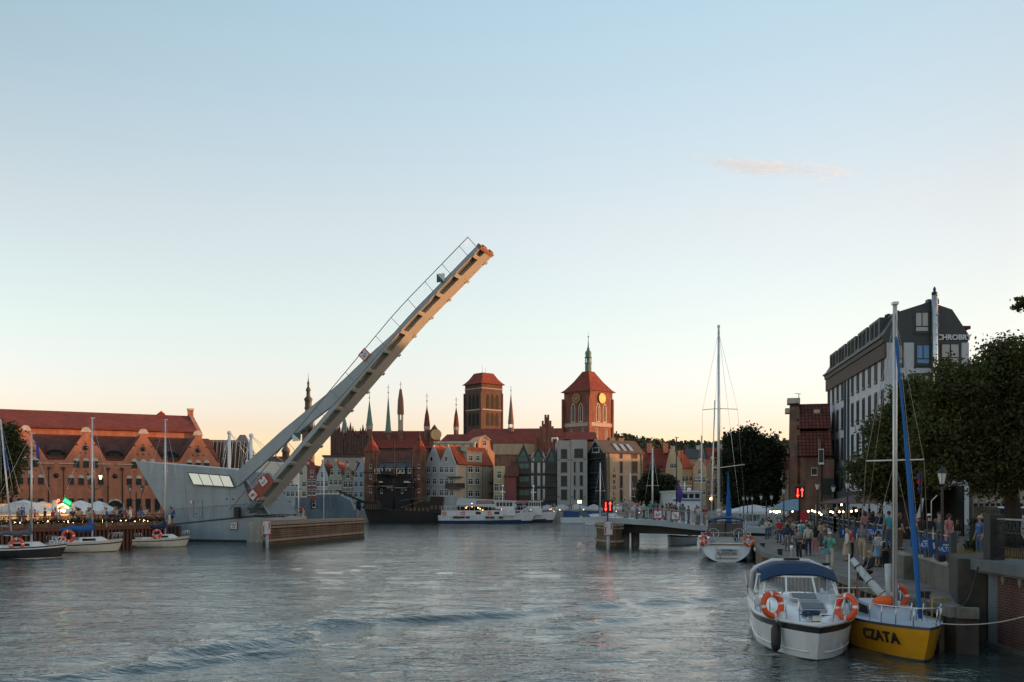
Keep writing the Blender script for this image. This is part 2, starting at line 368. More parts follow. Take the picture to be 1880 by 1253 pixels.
# far tree covered hills
def hill():
    mb = MB(); r = random.Random(5)
    m = leafmat('hill_woods', (.035,.05,.03), .45)
    base = bpy.data.meshes.new('hill_forest'); vs = []; fs = []
    def hgt(x): return 62+14*math.sin(x*.006+.6)+7*math.sin(x*.021)+max(0,(620-x)*.025)-max(0,x-640)*.02
    for i in range(20000):
        x = r.uniform(130,900); row = r.random(); y = 1100+row*260; z = 8+hgt(x)*(.25+.75*row)
        s = r.uniform(1.6,3.6); c = Vector((x,y,z+r.uniform(-1.5,1.2)))
        n = Vector((r.gauss(0,1),r.gauss(-.6,1),r.gauss(.5,1))).normalized(); u = n.orthogonal().normalized()*s; w_ = n.cross(u)
        b = len(vs); vs += [c+u, c+w_, c-u*.8, c-w_*.9]; fs.append((b,b+1,b+2,b+3))
    base.from_pydata([tuple(v) for v in vs], [], fs); base.materials.append(m)
    tag(link('forest', base), 'dark wooded hill on the horizon behind the roofs', None, None, 'stuff')
    vs = []; fs = []; n = 60
    for i in range(n+1):
        x = 120+800*i/n
        vs += [(x,1085,1.5),(x,1110,8+hgt(x)*.2),(x,1370,6+hgt(x)),(x,1600,2)]
    for i in range(n):
        for j in range(3): a = i*4+j; fs.append((a,a+4,a+5,a+1))
    mb.add(vs, fs, 0, True); tag(mb.build('hill', mat('hill_soil', (.03,.038,.022), .95, .3, scale=.02)), 'long low wooded hill', None, None, 'structure')
hill()
# cloud: one small wisp high over the right bank
def cloud():
    m = bpy.data.materials.new('cloud_vapour'); m.use_nodes = True; nt = m.node_tree; nt.nodes.clear(); L = nt.links.new
    out = N(nt,'ShaderNodeOutputMaterial'); v = N(nt,'ShaderNodeVolumePrincipled'); v.inputs['Color'].default_value = (1,1,1,1); v.inputs['Anisotropy'].default_value = .85
    tc = N(nt,'ShaderNodeTexCoord'); n = N(nt,'ShaderNodeTexNoise'); n.inputs['Scale'].default_value = 1; n.inputs['Detail'].default_value = 6; n.inputs['Distortion'].default_value = .8
    mp = N(nt,'ShaderNodeMapping'); mp.inputs['Scale'].default_value = (.009,.02,.042); L(tc.outputs['Object'], mp.inputs[0]); L(mp.outputs[0], n.inputs[0])
    ln = N(nt,'ShaderNodeVectorMath', operation='LENGTH'); m2 = N(nt,'ShaderNodeMapping'); m2.inputs['Scale'].default_value = (1/380,1/60,1/40); L(tc.outputs['Object'], m2.inputs[0]); L(m2.outputs[0], ln.inputs[0])
    r1 = N(nt,'ShaderNodeMapRange'); r1.inputs[1].default_value = 0; r1.inputs[2].default_value = 1; r1.inputs[3].default_value = .62; r1.inputs[4].default_value = -.75; L(ln.outputs['Value'], r1.inputs[0])
    ad = N(nt,'ShaderNodeMath', operation='MULTIPLY_ADD'); ad.inputs[1].default_value = 2.1; L(n.outputs[0], ad.inputs[0]); L(r1.outputs[0], ad.inputs[2])
    r2 = N(nt,'ShaderNodeMapRange'); r2.inputs[1].default_value = .95; r2.inputs[2].default_value = 2.0; r2.inputs[3].default_value = 0; r2.inputs[4].default_value = .06; L(ad.outputs[0], r2.inputs[0])
    L(r2.outputs[0], v.inputs['Density']); L(v.outputs[0], out.inputs['Volume'])
    mb = MB(); mb.ball((0,0,0), 1, 24, 0, (385,62,42))
    o = mb.build('cloud', m); o.location = dpt(1412,306,2600); o.rotation_euler = (0,R(6.5),0)
    tag(o, 'small thin white cloud wisp in the clear sky', None, None, 'stuff')
cloud()
# ---------------------------------------------------------------- windows
def proto_window(name, fm, gm, kind):
    """1 m x 1 m window standing on z=0, facing -y"""
    f = MB(); g = MB()
    t = .07
    if kind == 'arch':
        pts = [(.5*math.cos(a), .72+.28*math.sin(a)) for a in np.linspace(0,math.pi,9)]
        f.prism([(-.5,.66)]+[(x*1.0,z) for x,z in pts[::-1]]+[(.5,.66)], -.05, .02, 0)      # pale tympanum over the panes
        f.box(-.5,-.42,-.04,.02,0,.66,1); f.box(.42,.5,-.04,.02,0,.66,1); f.box(-.03,.03,-.04,.0,0,.66,1); f.box(-.42,.42,-.04,0,.36,.41,1); f.box(-.56,.56,-.1,.02,-.06,0,1)
        g.box(-.42,.42,-.012,.02,0,.66)
    else:
        f.box(-.5,-.5+t,-.06,.02,0,1); f.box(.5-t,.5,-.06,.02,0,1); f.box(-.5+t,.5-t,-.06,.02,0,t); f.box(-.5+t,.5-t,-.06,.02,1-t,1)
        if kind in ('cross','grid'): f.box(-.035,.035,-.05,.02,t,1-t); f.box(-.5+t,-.035,-.05,.02,.60,.66); f.box(.035,.5-t,-.05,.02,.60,.66)
        if kind == 'grid':
            f.box(-.5+t,-.035,-.05,.02,.3,.34); f.box(.035,.5-t,-.05,.02,.3,.34)
        if kind == 'rail': f.box(-.5+t,.5-t,-.05,.02,.26,.31); f.box(-.03,.03,-.05,.02,.31,1-t)
        if kind == 'half': f.box(-.02,.02,-.05,.02,t,1-t)
        f.box(-.56,.56,-.11,.0,-.07,-.001)
        g.box(-.5+t,.5-t,-.015,.02,t,1-t)
    fo = f.build(name, fm); go = g.build('pane', gm, fo)
    fo.hide_render = go.hide_render = True; fo['proto'] = 1; go['proto'] = 1
    return fo
FRAMEW = mat('window_frame_white', (.60,.60,.57), .5, .08)
FRAMED = mat('window_frame_dark', (.035,.045,.045), .5, .1)
LIT = glow('lit_window', (1,.66,.34), .5)
WP = {'cross': proto_window('window', FRAMEW, GLASS, 'cross'), 'dark': proto_window('window', FRAMED, GLASS, 'rail'), 'slot': proto_window('window', FRAMED, GLASS, 'half'),
      'plain': proto_window('window', FRAMEW, GLASS, 'plain'), 'arch': proto_window('window', [STONE, FRAMED], GLASS, 'arch'), 'door': proto_window('window', FRAMED, DARK, 'half'),
      'green': proto_window('window', FRAMED, GLASSG, 'rail'), 'grid': proto_window('window', FRAMEW, GLASS, 'grid')}
def win(parent, kind, x, z, w_, h_, y=0, rz=0, name=None, pane=None, frame=None):
    """x = centre, z = sill height"""
    p = WP[kind]; c = p.copy(); C.objects.link(c); c.hide_render = False; c.parent = parent; c.location = (x,y,z); c.scale = (w_,1,h_); c.rotation_euler = (0,0,rz)
    if name: c.name = name
    k = p.children[0].copy(); C.objects.link(k); k.hide_render = False; k.parent = c
    for o in (c,k):
        if 'proto' in o: del o['proto']
    if pane: setmat(k, pane)
    if frame: setmat(c, frame)
    return c
def end_protos():
    for o in [o for o in list(bpy.data.objects) if 'proto' in o]: bpy.data.objects.remove(o)

# ---------------------------------------------------------------- simple buildings
class Fac:
    """a front facing -y at distance d (or turned by ang about the point at pixel pxo); gives local u,z of photo pixels"""
    def __init__(s, pxo, d, z0, ang=0.):
        s.f = Frame((pxo-CX)*d/F, d, ang, z0); s.ang = ang; s.z0 = z0
    def loc(s): return (s.f.o[0], s.f.o[1], s.z0)
    def uz(s, px, py, off=0.): return s.f.uz(px, py, off)
    def u(s, px, off=0.): return s.f.uz(px, 900, off)[0]
    def z(s, px, py, off=0.): return s.f.uz(px, py, off)[1]
def gable_roof(root, u0, u1, ye, zr, y0, y1, m, axis='y', over=.25, t=.18, name='roof'):
    mb = MB()
    if axis == 'y':                 # ridge runs into depth
        um = (u0+u1)/2; k = (zr-ye)/(um-u0)
        mb.sheet((u0-over,y0-over*.4,ye-k*over),(um,y0-over*.4,zr),(um,y1,zr),(u0-over,y1,ye-k*over),-t); mb.sheet((um,y0-over*.4,zr),(u1+over,y0-over*.4,ye-k*over),(u1+over,y1,ye-k*over),(um,y1,zr),-t)
    else:
        ym = (y0+y1)/2; k = (zr-ye)/(ym-y0)
        mb.sheet((u0-over,y0-over,ye-k*over),(u1+over,y0-over,ye-k*over),(u1+over,ym,zr),(u0-over,ym,zr),-t); mb.sheet((u0-over,ym,zr),(u1+over,ym,zr),(u1+over,y1+over,ye-k*over),(u0-over,y1+over,ye-k*over),-t)
    return mb.build(name, m, root)
def hip_roof(root, u0, u1, y0, y1, ze, zr, m, inset=None, over=.3, name='roof', t=.15, flat=0):
    ins = (y1-y0)/2 if inset is None else inset; ym = (y0+y1)/2
    a = [(u0-over,y0-over,ze),(u1+over,y0-over,ze),(u1+over,y1+over,ze),(u0-over,y1+over,ze)]
    r0 = (u0+ins,ym,zr); r1 = (u1-ins,ym,zr)
    mb = MB(); mb.add(a+[r0,r1]+[(x,y,z-t) for x,y,z in a], [(0,1,5,4),(1,2,5),(2,3,4,5),(3,0,4),(9,8,7,6),(0,6,7,1),(1,7,8,2),(2,8,9,3),(3,9,6,0)])
    return mb.build(name, m, root)
def chimney(root, x, y, z0, z1, w_=.7, m=None, parent=None):
    mb = MB(); mb.box(x-w_/2,x+w_/2,y-w_/2,y+w_/2,z0,z1); mb.box(x-w_*.6,x+w_*.6,y-w_*.6,y+w_*.6,z1-.15,z1+.05)
    return mb.build('chimney', m or BRICKR, parent or root)
BRICKR = brick('brick_red', (.22,.07,.042), (.165,.052,.034), (.17,.12,.095), dirt=.35)
BRICKO = brick('brick_orange', (.50,.175,.09), (.41,.14,.075), (.33,.22,.16), dirt=.3)
BRICKD = brick('brick_dark', (.10,.055,.04), (.075,.04,.032), (.085,.07,.06), dirt=.4)
BRICKB = brick('brick_old_brown', (.22,.10,.058), (.17,.078,.048), (.15,.12,.1), dirt=.45)
COPPER = mat('green_copper', (.10,.2,.165), .6, .25, scale=.8)
SLATE = mat('dark_slate', (.05,.052,.055), .6, .2)
# ---------------------------------------------------------------- left bank: gabled brick concert hall
def concert_hall():
    f = Frame(-69.3, 135, math.atan2(13,25.6), ZL)
    r = thing('concert_hall', 'long orange brick hall with a row of gables under a big red tiled roof', 'hall', (f.o[0],f.o[1],ZL), f.a)
    us = [-12.1,-4.5,3.06,10.7,18.3,25.9]
    za, ze = 12.2, 8.1           # gable shoulders and eaves above the ground
    mb = MB(); U0, U1 = -16, 29.0
    top = [(U0,ze)]
    for u in us: top += [(u-2.75,ze),(u-.45,za-.55),(u-.45,za),(u+.45,za),(u+.45,za-.55),(u+2.75,ze)]
    top += [(U1,ze),(U1,0),(U0,0)]
    mb.prism(top, 0, .5); mb.box(U0,U1,.5,9.0,0,7.6)
    mb.box(U0,27.6,9,26,0,13.3)
    for u in us:
        mb.box(u-.14,u+.14,-.05,0,10.35,10.5,1)
        for dx in (-.75,.75,-1.15,1.15,0,-1.2,1.2): mb.box(u+dx-.09,u+dx+.09,-.06,0,9.0 if abs(dx)<.9 else 10.2,9.2 if abs(dx)<.9 else 10.36,1)
        for dx in (-1.25,0,1.25): mb.box(u+dx-.07,u+dx+.07,-.05,0,6.5,6.65,1)
    for z in (4.55,3.2): mb.box(U0,U1,-.05,0,z,z+.1,0)
    mb.build('wall', [BRICKO, BLACK], r)
    for u in us:
        mb = MB(); mb.prism([(u+.62*math.cos(a), za+.02+.55*math.sin(a)) for a in np.linspace(0,math.pi,9)], -.06, .56); mb.box(u-.68,u+.68,-.1,.58,za-.16,za+.02)
        mb.build('gable_cap', STONE, r)
    for u in us:
        mb = MB(); k = (za-ze)/2.3
        mb.sheet((u-2.9,.5,ze+.05),(u,.5,za-.25),(u,9,za-.25),(u-2.9,9,ze+.05),-.15); mb.sheet((u,.5,za-.25),(u+2.9,.5,ze+.05),(u+2.9,9,ze+.05),(u,9,za-.25),-.15)
        mb.build('gable_roof', TILED, r)
    mids = [(us[i]+us[i+1])/2 for i in range(5)]
    mb = MB()
    mb.sheet((U0,.2,ze+.02),(U1,.2,ze+.02),(U1,9,12.0),(U0,9,12.0),-.15)
    o = mb.build('lower_roof', TILED, r)
    for u in mids:                     # eyebrow dormers
        mb = MB(); vs = []; fs = []
        for i in range(9):
            a = math.pi*i/8; x = u-1.5*math.cos(a); h = 1.25*math.sin(a)
            vs += [(x,1.35,8.45+h*.95),(x,4.6+.5*math.sin(a),10.0+h*.55)]
        for i in range(8): fs.append((i*2,i*2+2,i*2+3,i*2+1))
        mb.add(vs, fs, 0, True); mb.prism([(u-1.5*math.cos(math.pi*i/8), 8.45+1.19*math.sin(math.pi*i/8)) for i in range(9)], 1.42, 1.5, 1)
        d = mb.build('dormer', [TILED, DARK], r)
        win(d, 'dark', u-.35, 8.6, .6, .55, 1.4); win(d, 'dark', u+.35, 8.6, .6, .55, 1.4)
    mb = MB(); zr, zm = 16.1, 13.0
    mb.sheet((U0,8.6,zm),(27.3,8.6,zm),(27.3,17.5,zr),(U0,17.5,zr),-.2); mb.sheet((U0,17.5,zr),(27.3,17.5,zr),(27.3,26.4,zm),(U0,26.4,zm),-.2)
    mb.build('main_roof', TILE, r)
    mb = MB(); mb.prism([(8.3,13.0),(17.5,16.6),(26.7,13.0),(26.7,11),(8.3,11)], 0, .6, 0, Matrix.Translation((27.9,0,0)) @ Matrix.Rotation(math.pi/2,4,'Z'))
    mb.box(27.2,28.0,17.1,17.9,16,17.2,0); mb.box(27.1,28.1,17.0,18.0,17.2,17.5,1)
    mb.build('end_gable', [BRICKO, STONE], r)
    mb = MB(); mb.prism([(22.4,15.8),(22.4,16.4),(23,16.9),(23.6,16.4),(23.6,15.8)], 17, 18); mb.build('roof_turret', TILE, r)
    for u in us:
        for dx in (-1.22,0,1.22): win(r, 'arch', u+dx, 7.15, .74, 1.3)
        for i in range(4): win(r, 'arch', u+(i-1.5)*1.27, 4.75, .74, 1.3)
        for i in range(4): win(r, 'door', u+(i-1.5)*1.27, 1.0, .72, 1.75)
        mb = MB(); mb.lathe([(.36,0),(.36,.08)], 14, 0, (0,0,0)); mb.lathe([(.27,.08),(.27,.1)], 14, 1, (0,0,0))
        o = mb.build('round_window', [BRICKD, GLASS], r, (u,0,9.85)); o.rotation_euler = (math.pi/2,0,0)
    for i, u in enumerate(mids):
        mb = MB(); mb.lathe([(.36,0),(.36,.06)], 14); mb.lathe([(.28,.06),(.28,.08)], 14, 1)
        o = mb.build('round_window', [BRICKD, GLASS], r, (u,0,5.9)); o.rotation_euler = (math.pi/2,0,0)
        for s in (-1,1):
            mb = MB(); x = u+s*.95; mb.tube([(x-s*.3,-.12,7.1),(x,-.14,6.7),(x,-.14,.2)], .075, 6); mb.box(x-.16,x+.16,-.3,-.0,6.75,7.1); mb.build('downpipe', BLACK, r)
            mb = MB(); mb.box(u+s*1.35-1.05,u+s*1.35+1.05,-.16,0,7.55,7.66); mb.build('gutter', STONE, r)
    mb = MB(); u = mids[3]
    mb.prism([(u-1.25,0)]+[(u-1.25*math.cos(a),1.5+1.2*math.sin(a)) for a in np.linspace(0,math.pi,12)]+[(u+1.25,0)], -.07, .0, 0)
    mb.prism([(u-1.0,0)]+[(u-1.0*math.cos(a),1.45+1.0*math.sin(a)) for a in np.linspace(0,math.pi,12)]+[(u+1.0,0)], -.1, -.07, 1)
    mb.build('arched_doorway', [STONE, DARK], r)
concert_hall()

# modern glass roofed wing, tent roof and its masts behind the bridge house
def wing():
    f = Fac(430, 165, ZL, R(12))
    r = thing('office_wing', 'low brick wing with a glass and zinc roof beside the hall', 'building', f.loc(), f.ang)
    u = f.u
    a, b_, c = u(380), u(470), u(500)
    mb = MB(); mb.box(a,c,0,14,0,6.4,0); mb.box(a-.1,c+.3,-.25,0,6.1,6.4,1); mb.build('wall', [BRICKO, WHITE], r)
    for i in range(8): win(r, 'grid', a+2.6+i*1.25, 2.8, 1.15, 3.1)
    mb = MB(); zt = f.z(430,808)
    mb.prism([(a+.3,6.4),(a+.3,zt),(u(433),zt),(u(440),zt+.9),(u(450),zt+.9),(u(487),6.4)], .6, 12)
    mb.build('roof', mat('zinc_roof', (.16,.18,.19), .35, .2, metal=.4), r)
    mb = MB()
    for i in range(11): x = a+.5+i*.62; mb.bar((x,.5,6.6),(x+.5,.5,zt-.15),.06,.06); 
    for i in range(7): x = a+.8+i*.95; mb.quad((x,.57,6.9),(x+.7,.57,6.9),(x+.7,.57,zt-.4),(x,.57,zt-.4),1)
    mb.build('skylight', [STEEL, GLASS], r)
wing()
def tent():
    m = mat('canvas_cream', (.50,.42,.32), .8, .12, scale=.5)
    r = thing('tent_roof', 'cream canvas tent roof slung behind the bridge house', 'tent', (0,0,0))
    d = 128; A = dpt(452,846,d); B = dpt(548,853,d); Cc = dpt(548,890,d-7); D = dpt(436,884,d-7)
    vs = []; fs = []; n = 10
    for j in range(n+1):
        t = j/n
        for i in range(n+1):
            s = i/n; p = (A.lerp(B,s)).lerp(D.lerp(Cc,s), t); p.z -= .9*math.sin(math.pi*t)*1.0-.12*abs(math.sin(s*math.pi*4)); vs.append(p)
    for j in range(n):
        for i in range(n): a = j*(n+1)+i; fs.append((a,a+1,a+n+2,a+n+1))
    mb = MB(); mb.add(vs, fs, 0, True); mb.tube([A,B], .1, 6, 1); mb.tube([D,Cc],.06,6,1)
    mb.build('canvas', [m, WHITE], r)
    mb = MB()
    for s in (0,.33,.66,1): p = A.lerp(B,s); mb.tube([p,(p.x,p.y,ZL)],.09,6); q = D.lerp(Cc,s); mb.tube([q,(q.x,q.y,ZL)],.07,6)
    mb.build('support_post', WHITE, r)
    for k, (px, pt) in enumerate(((421,795),(461,800))):
        t = thing('cable_mast', ['white tent mast with stay cables, the taller, left of the pair', 'white tent mast with stay cables, the shorter, right of the pair'][k], 'mast', (0,0,0), 0, 'tent masts')
        p = dpt(px,pt,126); b = Vector((p.x,p.y,ZL))
        mb = MB(); mb.tube([b,p],.2,8); mb.ball(p,.3,8); mb.build('mast_pole', WHITE, t)
        mb = MB()
        for q in (dpt(px+50,860,130),dpt(px+75,862,130),dpt(px+62,850,132)): mb.tube([p,q],.03,4)
        for q in (dpt(px-14,880,122),dpt(px-22,880,126)): mb.tube([p,q],.03,4)
        mb.build('stay_cable', STEEL, t)
tent()

# ---------------------------------------------------------------- the drawbridge
AXA = math.atan2(-.327,.945)
BGREY = mat('bridge_grey_paint', (.285,.33,.35), .42, .17, scale=.35, streak=.75)
BGREY2 = mat('bridge_pale_paint', (.40,.42,.39), .5, .10, scale=.5)
SEAM = mat('seam_line', (.07,.085,.09), .6, .1)
def bridge_house():
    f = Frame((480-CX)*106/F, 106, AXA)
    r = thing('bridge_house', 'slanted grey steel control house shaped like a ship prow', 'bridge house', (f.o[0],f.o[1],0), f.a)
    q = lambda px, py: f.uz(px, py)
    up = [q(248,847),q(330,854),q(432,862),q(443,876),q(468,946),q(392,954),q(315,962)]
    mb = MB(); mb.prism(up, -.0, 6.5); mb.build('wall', BGREY, r)
    lo = [q(322,964),q(392,957),q(470,949.5),q(490,951),q(490,999),q(333,996)]; lo = [(x,max(z,-.6)) if i<4 else (x,-.6) for i,(x,z) in enumerate(lo)]
    mb = MB(); mb.prism(lo, -.12, 6.4, 0)
    mb.prism([(lo[5][0],-.6),(lo[4][0],-.6),(lo[4][0],.22),(lo[5][0]-.1,.22)], -.14, -.118, 1)
    mb.build('base', [BGREY, mat('tide_mark', (.03,.036,.03), .8, .3)], r)
    mb = MB(); w_ = [q(345,868),q(422,874),q(433,895),q(358,890)]
    mb.add([(w_[0][0],-.04,w_[0][1]),(w_[1][0],-.04,w_[1][1]),(w_[2][0],-.27,w_[2][1]),(w_[3][0],-.27,w_[3][1]),(w_[2][0],-.01,w_[2][1]),(w_[3][0],-.01,w_[3][1])],[(3,2,1,0),(2,3,5,4),(0,5,3),(1,2,4)],0)
    for i in (1,2,3): a, b = Vector((*w_[0],0)).lerp(Vector((*w_[1],0)),i/4), Vector((*w_[3],0)).lerp(Vector((*w_[2],0)),i/4); mb.bar((a.x,-.05,a.y),(b.x,-.28,b.y),.06,.04,1)
    for i in range(4): a, b = w_[i], w_[(i+1)%4]; yy = (-.05,-.05,-.27,-.27); mb.bar((a[0],yy[i],a[1]),(b[0],yy[(i+1)%4],b[1]),.09,.08,1)
    mb.build('window', [mat('mirror_glass', (.80,.67,.51), .03, 0, metal=.85), SEAM], r)
    mb = MB(); d = [q(356,920),q(372,920),q(372,950),q(356,951)]
    for i in range(4): a, b = d[i], d[(i+1)%4]; mb.bar((a[0],-.012,a[1]),(b[0],-.012,b[1]),.05,.02)
    mb.box(d[0][0]+.25,d[0][0]+.4,-.03,0,d[3][1]+.35,d[3][1]+.5); mb.build('door', SEAM, r)
    mb = MB(); a, b, c = q(316,963), q(392,955.5), q(470,947.5)
    mb.bar((a[0],-.1,a[1]),(b[0],-.1,b[1]),.1,.1); mb.bar((b[0],-.1,b[1]),(c[0],-.1,c[1]),.1,.1)
    a, b = q(312,935), q(455,925); mb.bar((a[0],-.015,a[1]),(b[0],-.015,b[1]),.05,.02)
    for px in (416,428): p = q(px,917); mb.box(p[0]-.09,p[0]+.09,-.03,0,p[1]-.1,p[1]+.1)
    mb.build('seam', SEAM, r)
    mb = MB()
    for px in (300,338,386,420): a, b = q(px,852 if px<400 else 862), q(px+6,957); mb.bar((a[0],-.006,a[1]-.2),(b[0],-.006,b[1]+.2),.025,.012)
    for py in (880,905): a, b = q(278 if py<900 else 294,py), q(340 if py<900 else 445,py+1); mb.bar((a[0],-.007,a[1]),(b[0],-.007,b[1]),.025,.012)
    mb.build('plate_joint', mat('joint_grey',(.15,.185,.205),.5,.1), r)
    # the slanted rear wall and its ladder frame under the lifting arm
    mb = MB(); p0, p1, p2, p3 = q(425,866), q(440,866), q(492,945), q(470,946)
    mb.prism([p0,p1,p2,p3], .3, 5.9); mb.build('counterweight_frame', mat('bridge_dark_grey', (.10,.135,.15), .5, .15), r)
    mb = MB()
    for k in range(6): a = Vector((*p0,0)).lerp(Vector((*p3,0)), k/5); b = Vector((*p1,0)).lerp(Vector((*p2,0)), k/5); mb.bar((a.x,.25,a.y),(b.x,.25,b.y),.08,.08)
    for (pa,pb) in ((p0,p3),(p1,p2)): mb.bar((pa[0],.2,pa[1]),(pb[0],.2,pb[1]),.16,.16)
    mb.build('guide_rail', BGREY, r)
    # signs on the wall
    mb = MB(); a, b = q(424,958), q(438,973); mb.box(a[0],b[0],-.2,-.125,b[1],a[1],0); mb.box(a[0]+.08,b[0]-.08,-.215,-.2,b[1]+.08,a[1]-.08,1)
    o = mb.build('notice_sign', [REDP, SIGNW], r); um = (a[0]+b[0])/2; zm = (a[1]+b[1])/2; o['label'] = 'square white notice with red border'
    text('3,5 m', .26, BLACK, r, Matrix.Translation((um,-.217,zm+.12)) @ FACE, .003, .012); text('1.5', .26, BLACK, r, Matrix.Translation((um,-.217,zm-.16)) @ FACE, .003, .012)
    mb = MB(); a, b = q(349,918), q(354,926); mb.box(a[0],b[0],-.03,0,b[1],a[1],0); mb.box(a[0]+.05,b[0]-.05,-.035,-.03,b[1]+.05,a[1]-.05,1); mb.build('notice_sign', [REDP, SIGNW], r)
    # walkway rail and black signal lamp box near the pivot
    mb = MB(); a = q(393,949); c = q(470,943)
    mb.tube([(q(312,936)[0],-.4,q(312,936)[1]),(q(455,926)[0],-.4,q(455,926)[1])], .035, 5)
    for k in range(7): px = 330+k*20; p = q(px,960-(px-315)*.09); mb.tube([(p[0],-.4,p[1]),(p[0],-.4,p[1]+1.1)],.025,5)
    mb.build('handrail', BGREY, r)
    mb = MB(); p = q(441,950); t = q(441,931); mb.box(p[0]-.3,p[0]+.3,-.75,-.35,p[1],t[1]); mb.build('machine_box', BLACK, r)
    mb = MB(); a, b = q(450,956), q(490,946); mb.box(a[0],b[0]+1.2,-.1,5.5,1.2,a[1]-.02,0); mb.build('pivot_housing', DARK, r)
    # concrete foot at the water under the pivot
    mb = MB(); a, b = q(464,957), q(494,1000); mb.box(a[0],b[0]+.2,-.8,4,-1.2,a[1]-.1); mb.box(a[0]-.1,b[0]+.3,-.95,4.1,-1.2,.25); mb.build('concrete_foot', mat('pale_concrete', (.36,.335,.28), .9, .25, bump=.2), r)
    return f
bridge_house()
def bridge_leaf():
    f = Frame((472-CX)*104.3/F, 104.3, AXA)
    r = thing('drawbridge_leaf', 'raised grey bascule leaf of the footbridge pointing up to the right', 'drawbridge', (f.o[0],f.o[1],0), f.a)
    path = [Vector(f.uz(px,py)) for px,py in ((460,932.5),(540,838),(600,767.5),(657,699.8),(700,649),(740,601.5),(768,571),(800,538.5),(840,497.5),(880,456.5))]    # cambered towards the tip
    cum = [0.]
    for i in range(1,len(path)): cum.append(cum[-1]+(path[i]-path[i-1]).length)
    Lr = cum[-1]; W, H = 4.0, .40; d = (path[6]-path[0]).normalized()
    def pos(s):
        if s <= 0: return path[0]+(path[1]-path[0]).normalized()*s
        for i in range(1,len(path)):
            if s <= cum[i] or i == len(path)-1: return path[i-1]+(path[i]-path[i-1])*((s-cum[i-1])/(cum[i]-cum[i-1]))
    def pt(s, y, h):
        t = (pos(s+.9)-pos(s-.9)).normalized(); p = pos(s)+Vector((-t.y,t.x))*h; return (p.x, y, p.y)
    def beam(mb, s0, s1, y0, y1, h0, h1, mi=0):
        n = max(1,int((s1-s0)/1.6)); vs = []
        for i in range(n+1):
            s = s0+(s1-s0)*i/n; vs += [pt(s,y0,h0),pt(s,y1,h0),pt(s,y1,h1),pt(s,y0,h1)]
        fs = [(0,3,2,1),(4*n,4*n+1,4*n+2,4*n+3)]
        for i in range(n):
            for j in range(4): fs.append((i*4+j,i*4+(j+1)%4,i*4+4+(j+1)%4,i*4+4+j))
        mb.add(vs, fs, mi)
    mb = MB(); beam(mb,0,Lr,0,.1,0,H); beam(mb,.0,Lr+.05,-.05,.15,-.05,0,1); mb.build('near_girder', [BGREY, BGREY2], r)
    mb = MB(); beam(mb,-.2,Lr+.25,1.45,3.1,-.06,.0); beam(mb,0,Lr,1.5,1.62,0,H-.1); beam(mb,0,Lr,2.9,3.02,0,H-.1); mb.build('far_girder', BGREY2, r)
    mb = MB(); beam(mb,0,Lr,3.42,3.56,.12,H); beam(mb,0,Lr,3.28,3.64,.06,.12); mb.build('edge_girder', BGREY2, r)
    mb = MB(); beam(mb,0,Lr,.1,3.56,H-.08,H)
    for q_ in range(5): y = .3+q_*.22; beam(mb,0,Lr,y,y+.07,H-.14,H-.08)
    mb.build('deck', BGREY2, r)
    k = 14
    for i in range(k):
        mb = MB(); s = 1.3+i*(Lr-2.2)/(k-1)
        beam(mb,s,s+.09,.1,1.5,-.02,H-.1); beam(mb,s-.14,s+.23,.0,1.5,-.11,-.05); mb.build('cross_beam', BGREY2, r); mb = MB(); beam(mb,s,s+.09,3.1,3.52,.0,H-.1); beam(mb,s-.12,s+.2,3.1,3.68,-.1,-.02)
        mb.build('cross_beam', BGREY2, r)
    mb = MB(); beam(mb,Lr,Lr+.3,-.06,3.4,-.1,H+.02); beam(mb,Lr+.3,Lr+.45,.5,1.4,.05,H-.12); beam(mb,Lr+.3,Lr+.45,2.2,2.9,-.1,H-.2); mb.build('nose_beam', mat('rust_brown_paint', (.27,.15,.10), .7, .3), r)
    # lifting arm in the plane of the near girder
    q = lambda px, py: f.uz(px,py)
    mb = MB(); arm = [q(428,872),q(520,789),q(600,724),q(629,699),q(684,646.5),q(712,622),q(735,600),q(758,576),q(786,546),q(790,551),q(742,600),q(700,643),q(660,691),q(612,744),q(601,752),q(540,800),q(437,893)]
    mb.prism(arm, -.06, .34); mb.build('lifting_arm', BGREY, r)
    mb = MB(); beam(mb,-.5,1.0,-.3,.9,-.35,.2); p = pt(.1,-.35,.0); mb.tube([(p[0],-.4,p[2]),(p[0],4.3,p[2])],.28,12); mb.build('pivot_hinge', mat('bridge_dark_grey',(.1,.135,.15)), r)
    # railing
    mb = MB(); h1 = H+1.25; s0 = -2.0
    mb.tube([pt(s0+(Lr-.1-s0)*i/24,-.05,h1) for i in range(25)], .045, 5); mb.tube([pt(Lr-.1,-.05,h1),pt(Lr-.1,-.05,H)],.03,5)
    for i in range(15): s = .7+i*(Lr-2.0)/14; mb.tube([pt(s,-.05,H-.05),pt(s,-.05,h1)],.026,5)
    mb.build('railing', mat('railing_grey',(.13,.155,.165),.5,.1), r)
    mb = MB()
    for j in range(5): h = H+.2+j*.2; mb.tube([pt(s0+(Lr-.1-s0)*i/24,-.02,h) for i in range(25)],.006,3)
    mb.build('railing_wire', STEEL, r)
    # signs fixed on the railing
    def sgn(name, px, py, w_, col, rot=0):
        u, z = q(px,py); mb = MB(); M = Matrix.Translation((u,-.12,z)) @ Matrix.Rotation(rot,4,'Y')
        return mb, M
    GR = mat('sign_green',(.0,.10,.085),.5,.08)
    mb, M = sgn('',810,511,1,0); mb.prism([(-.42,-.42),(.42,-.42),(-.42,.42)],-.02,.02,0,M); mb.prism([(-.42,.42),(.42,-.42),(.42,.42)],-.02,.02,1,M); mb.build('passage_sign', [GR,SIGNW], r)['label'] = 'square sign half green, half white'
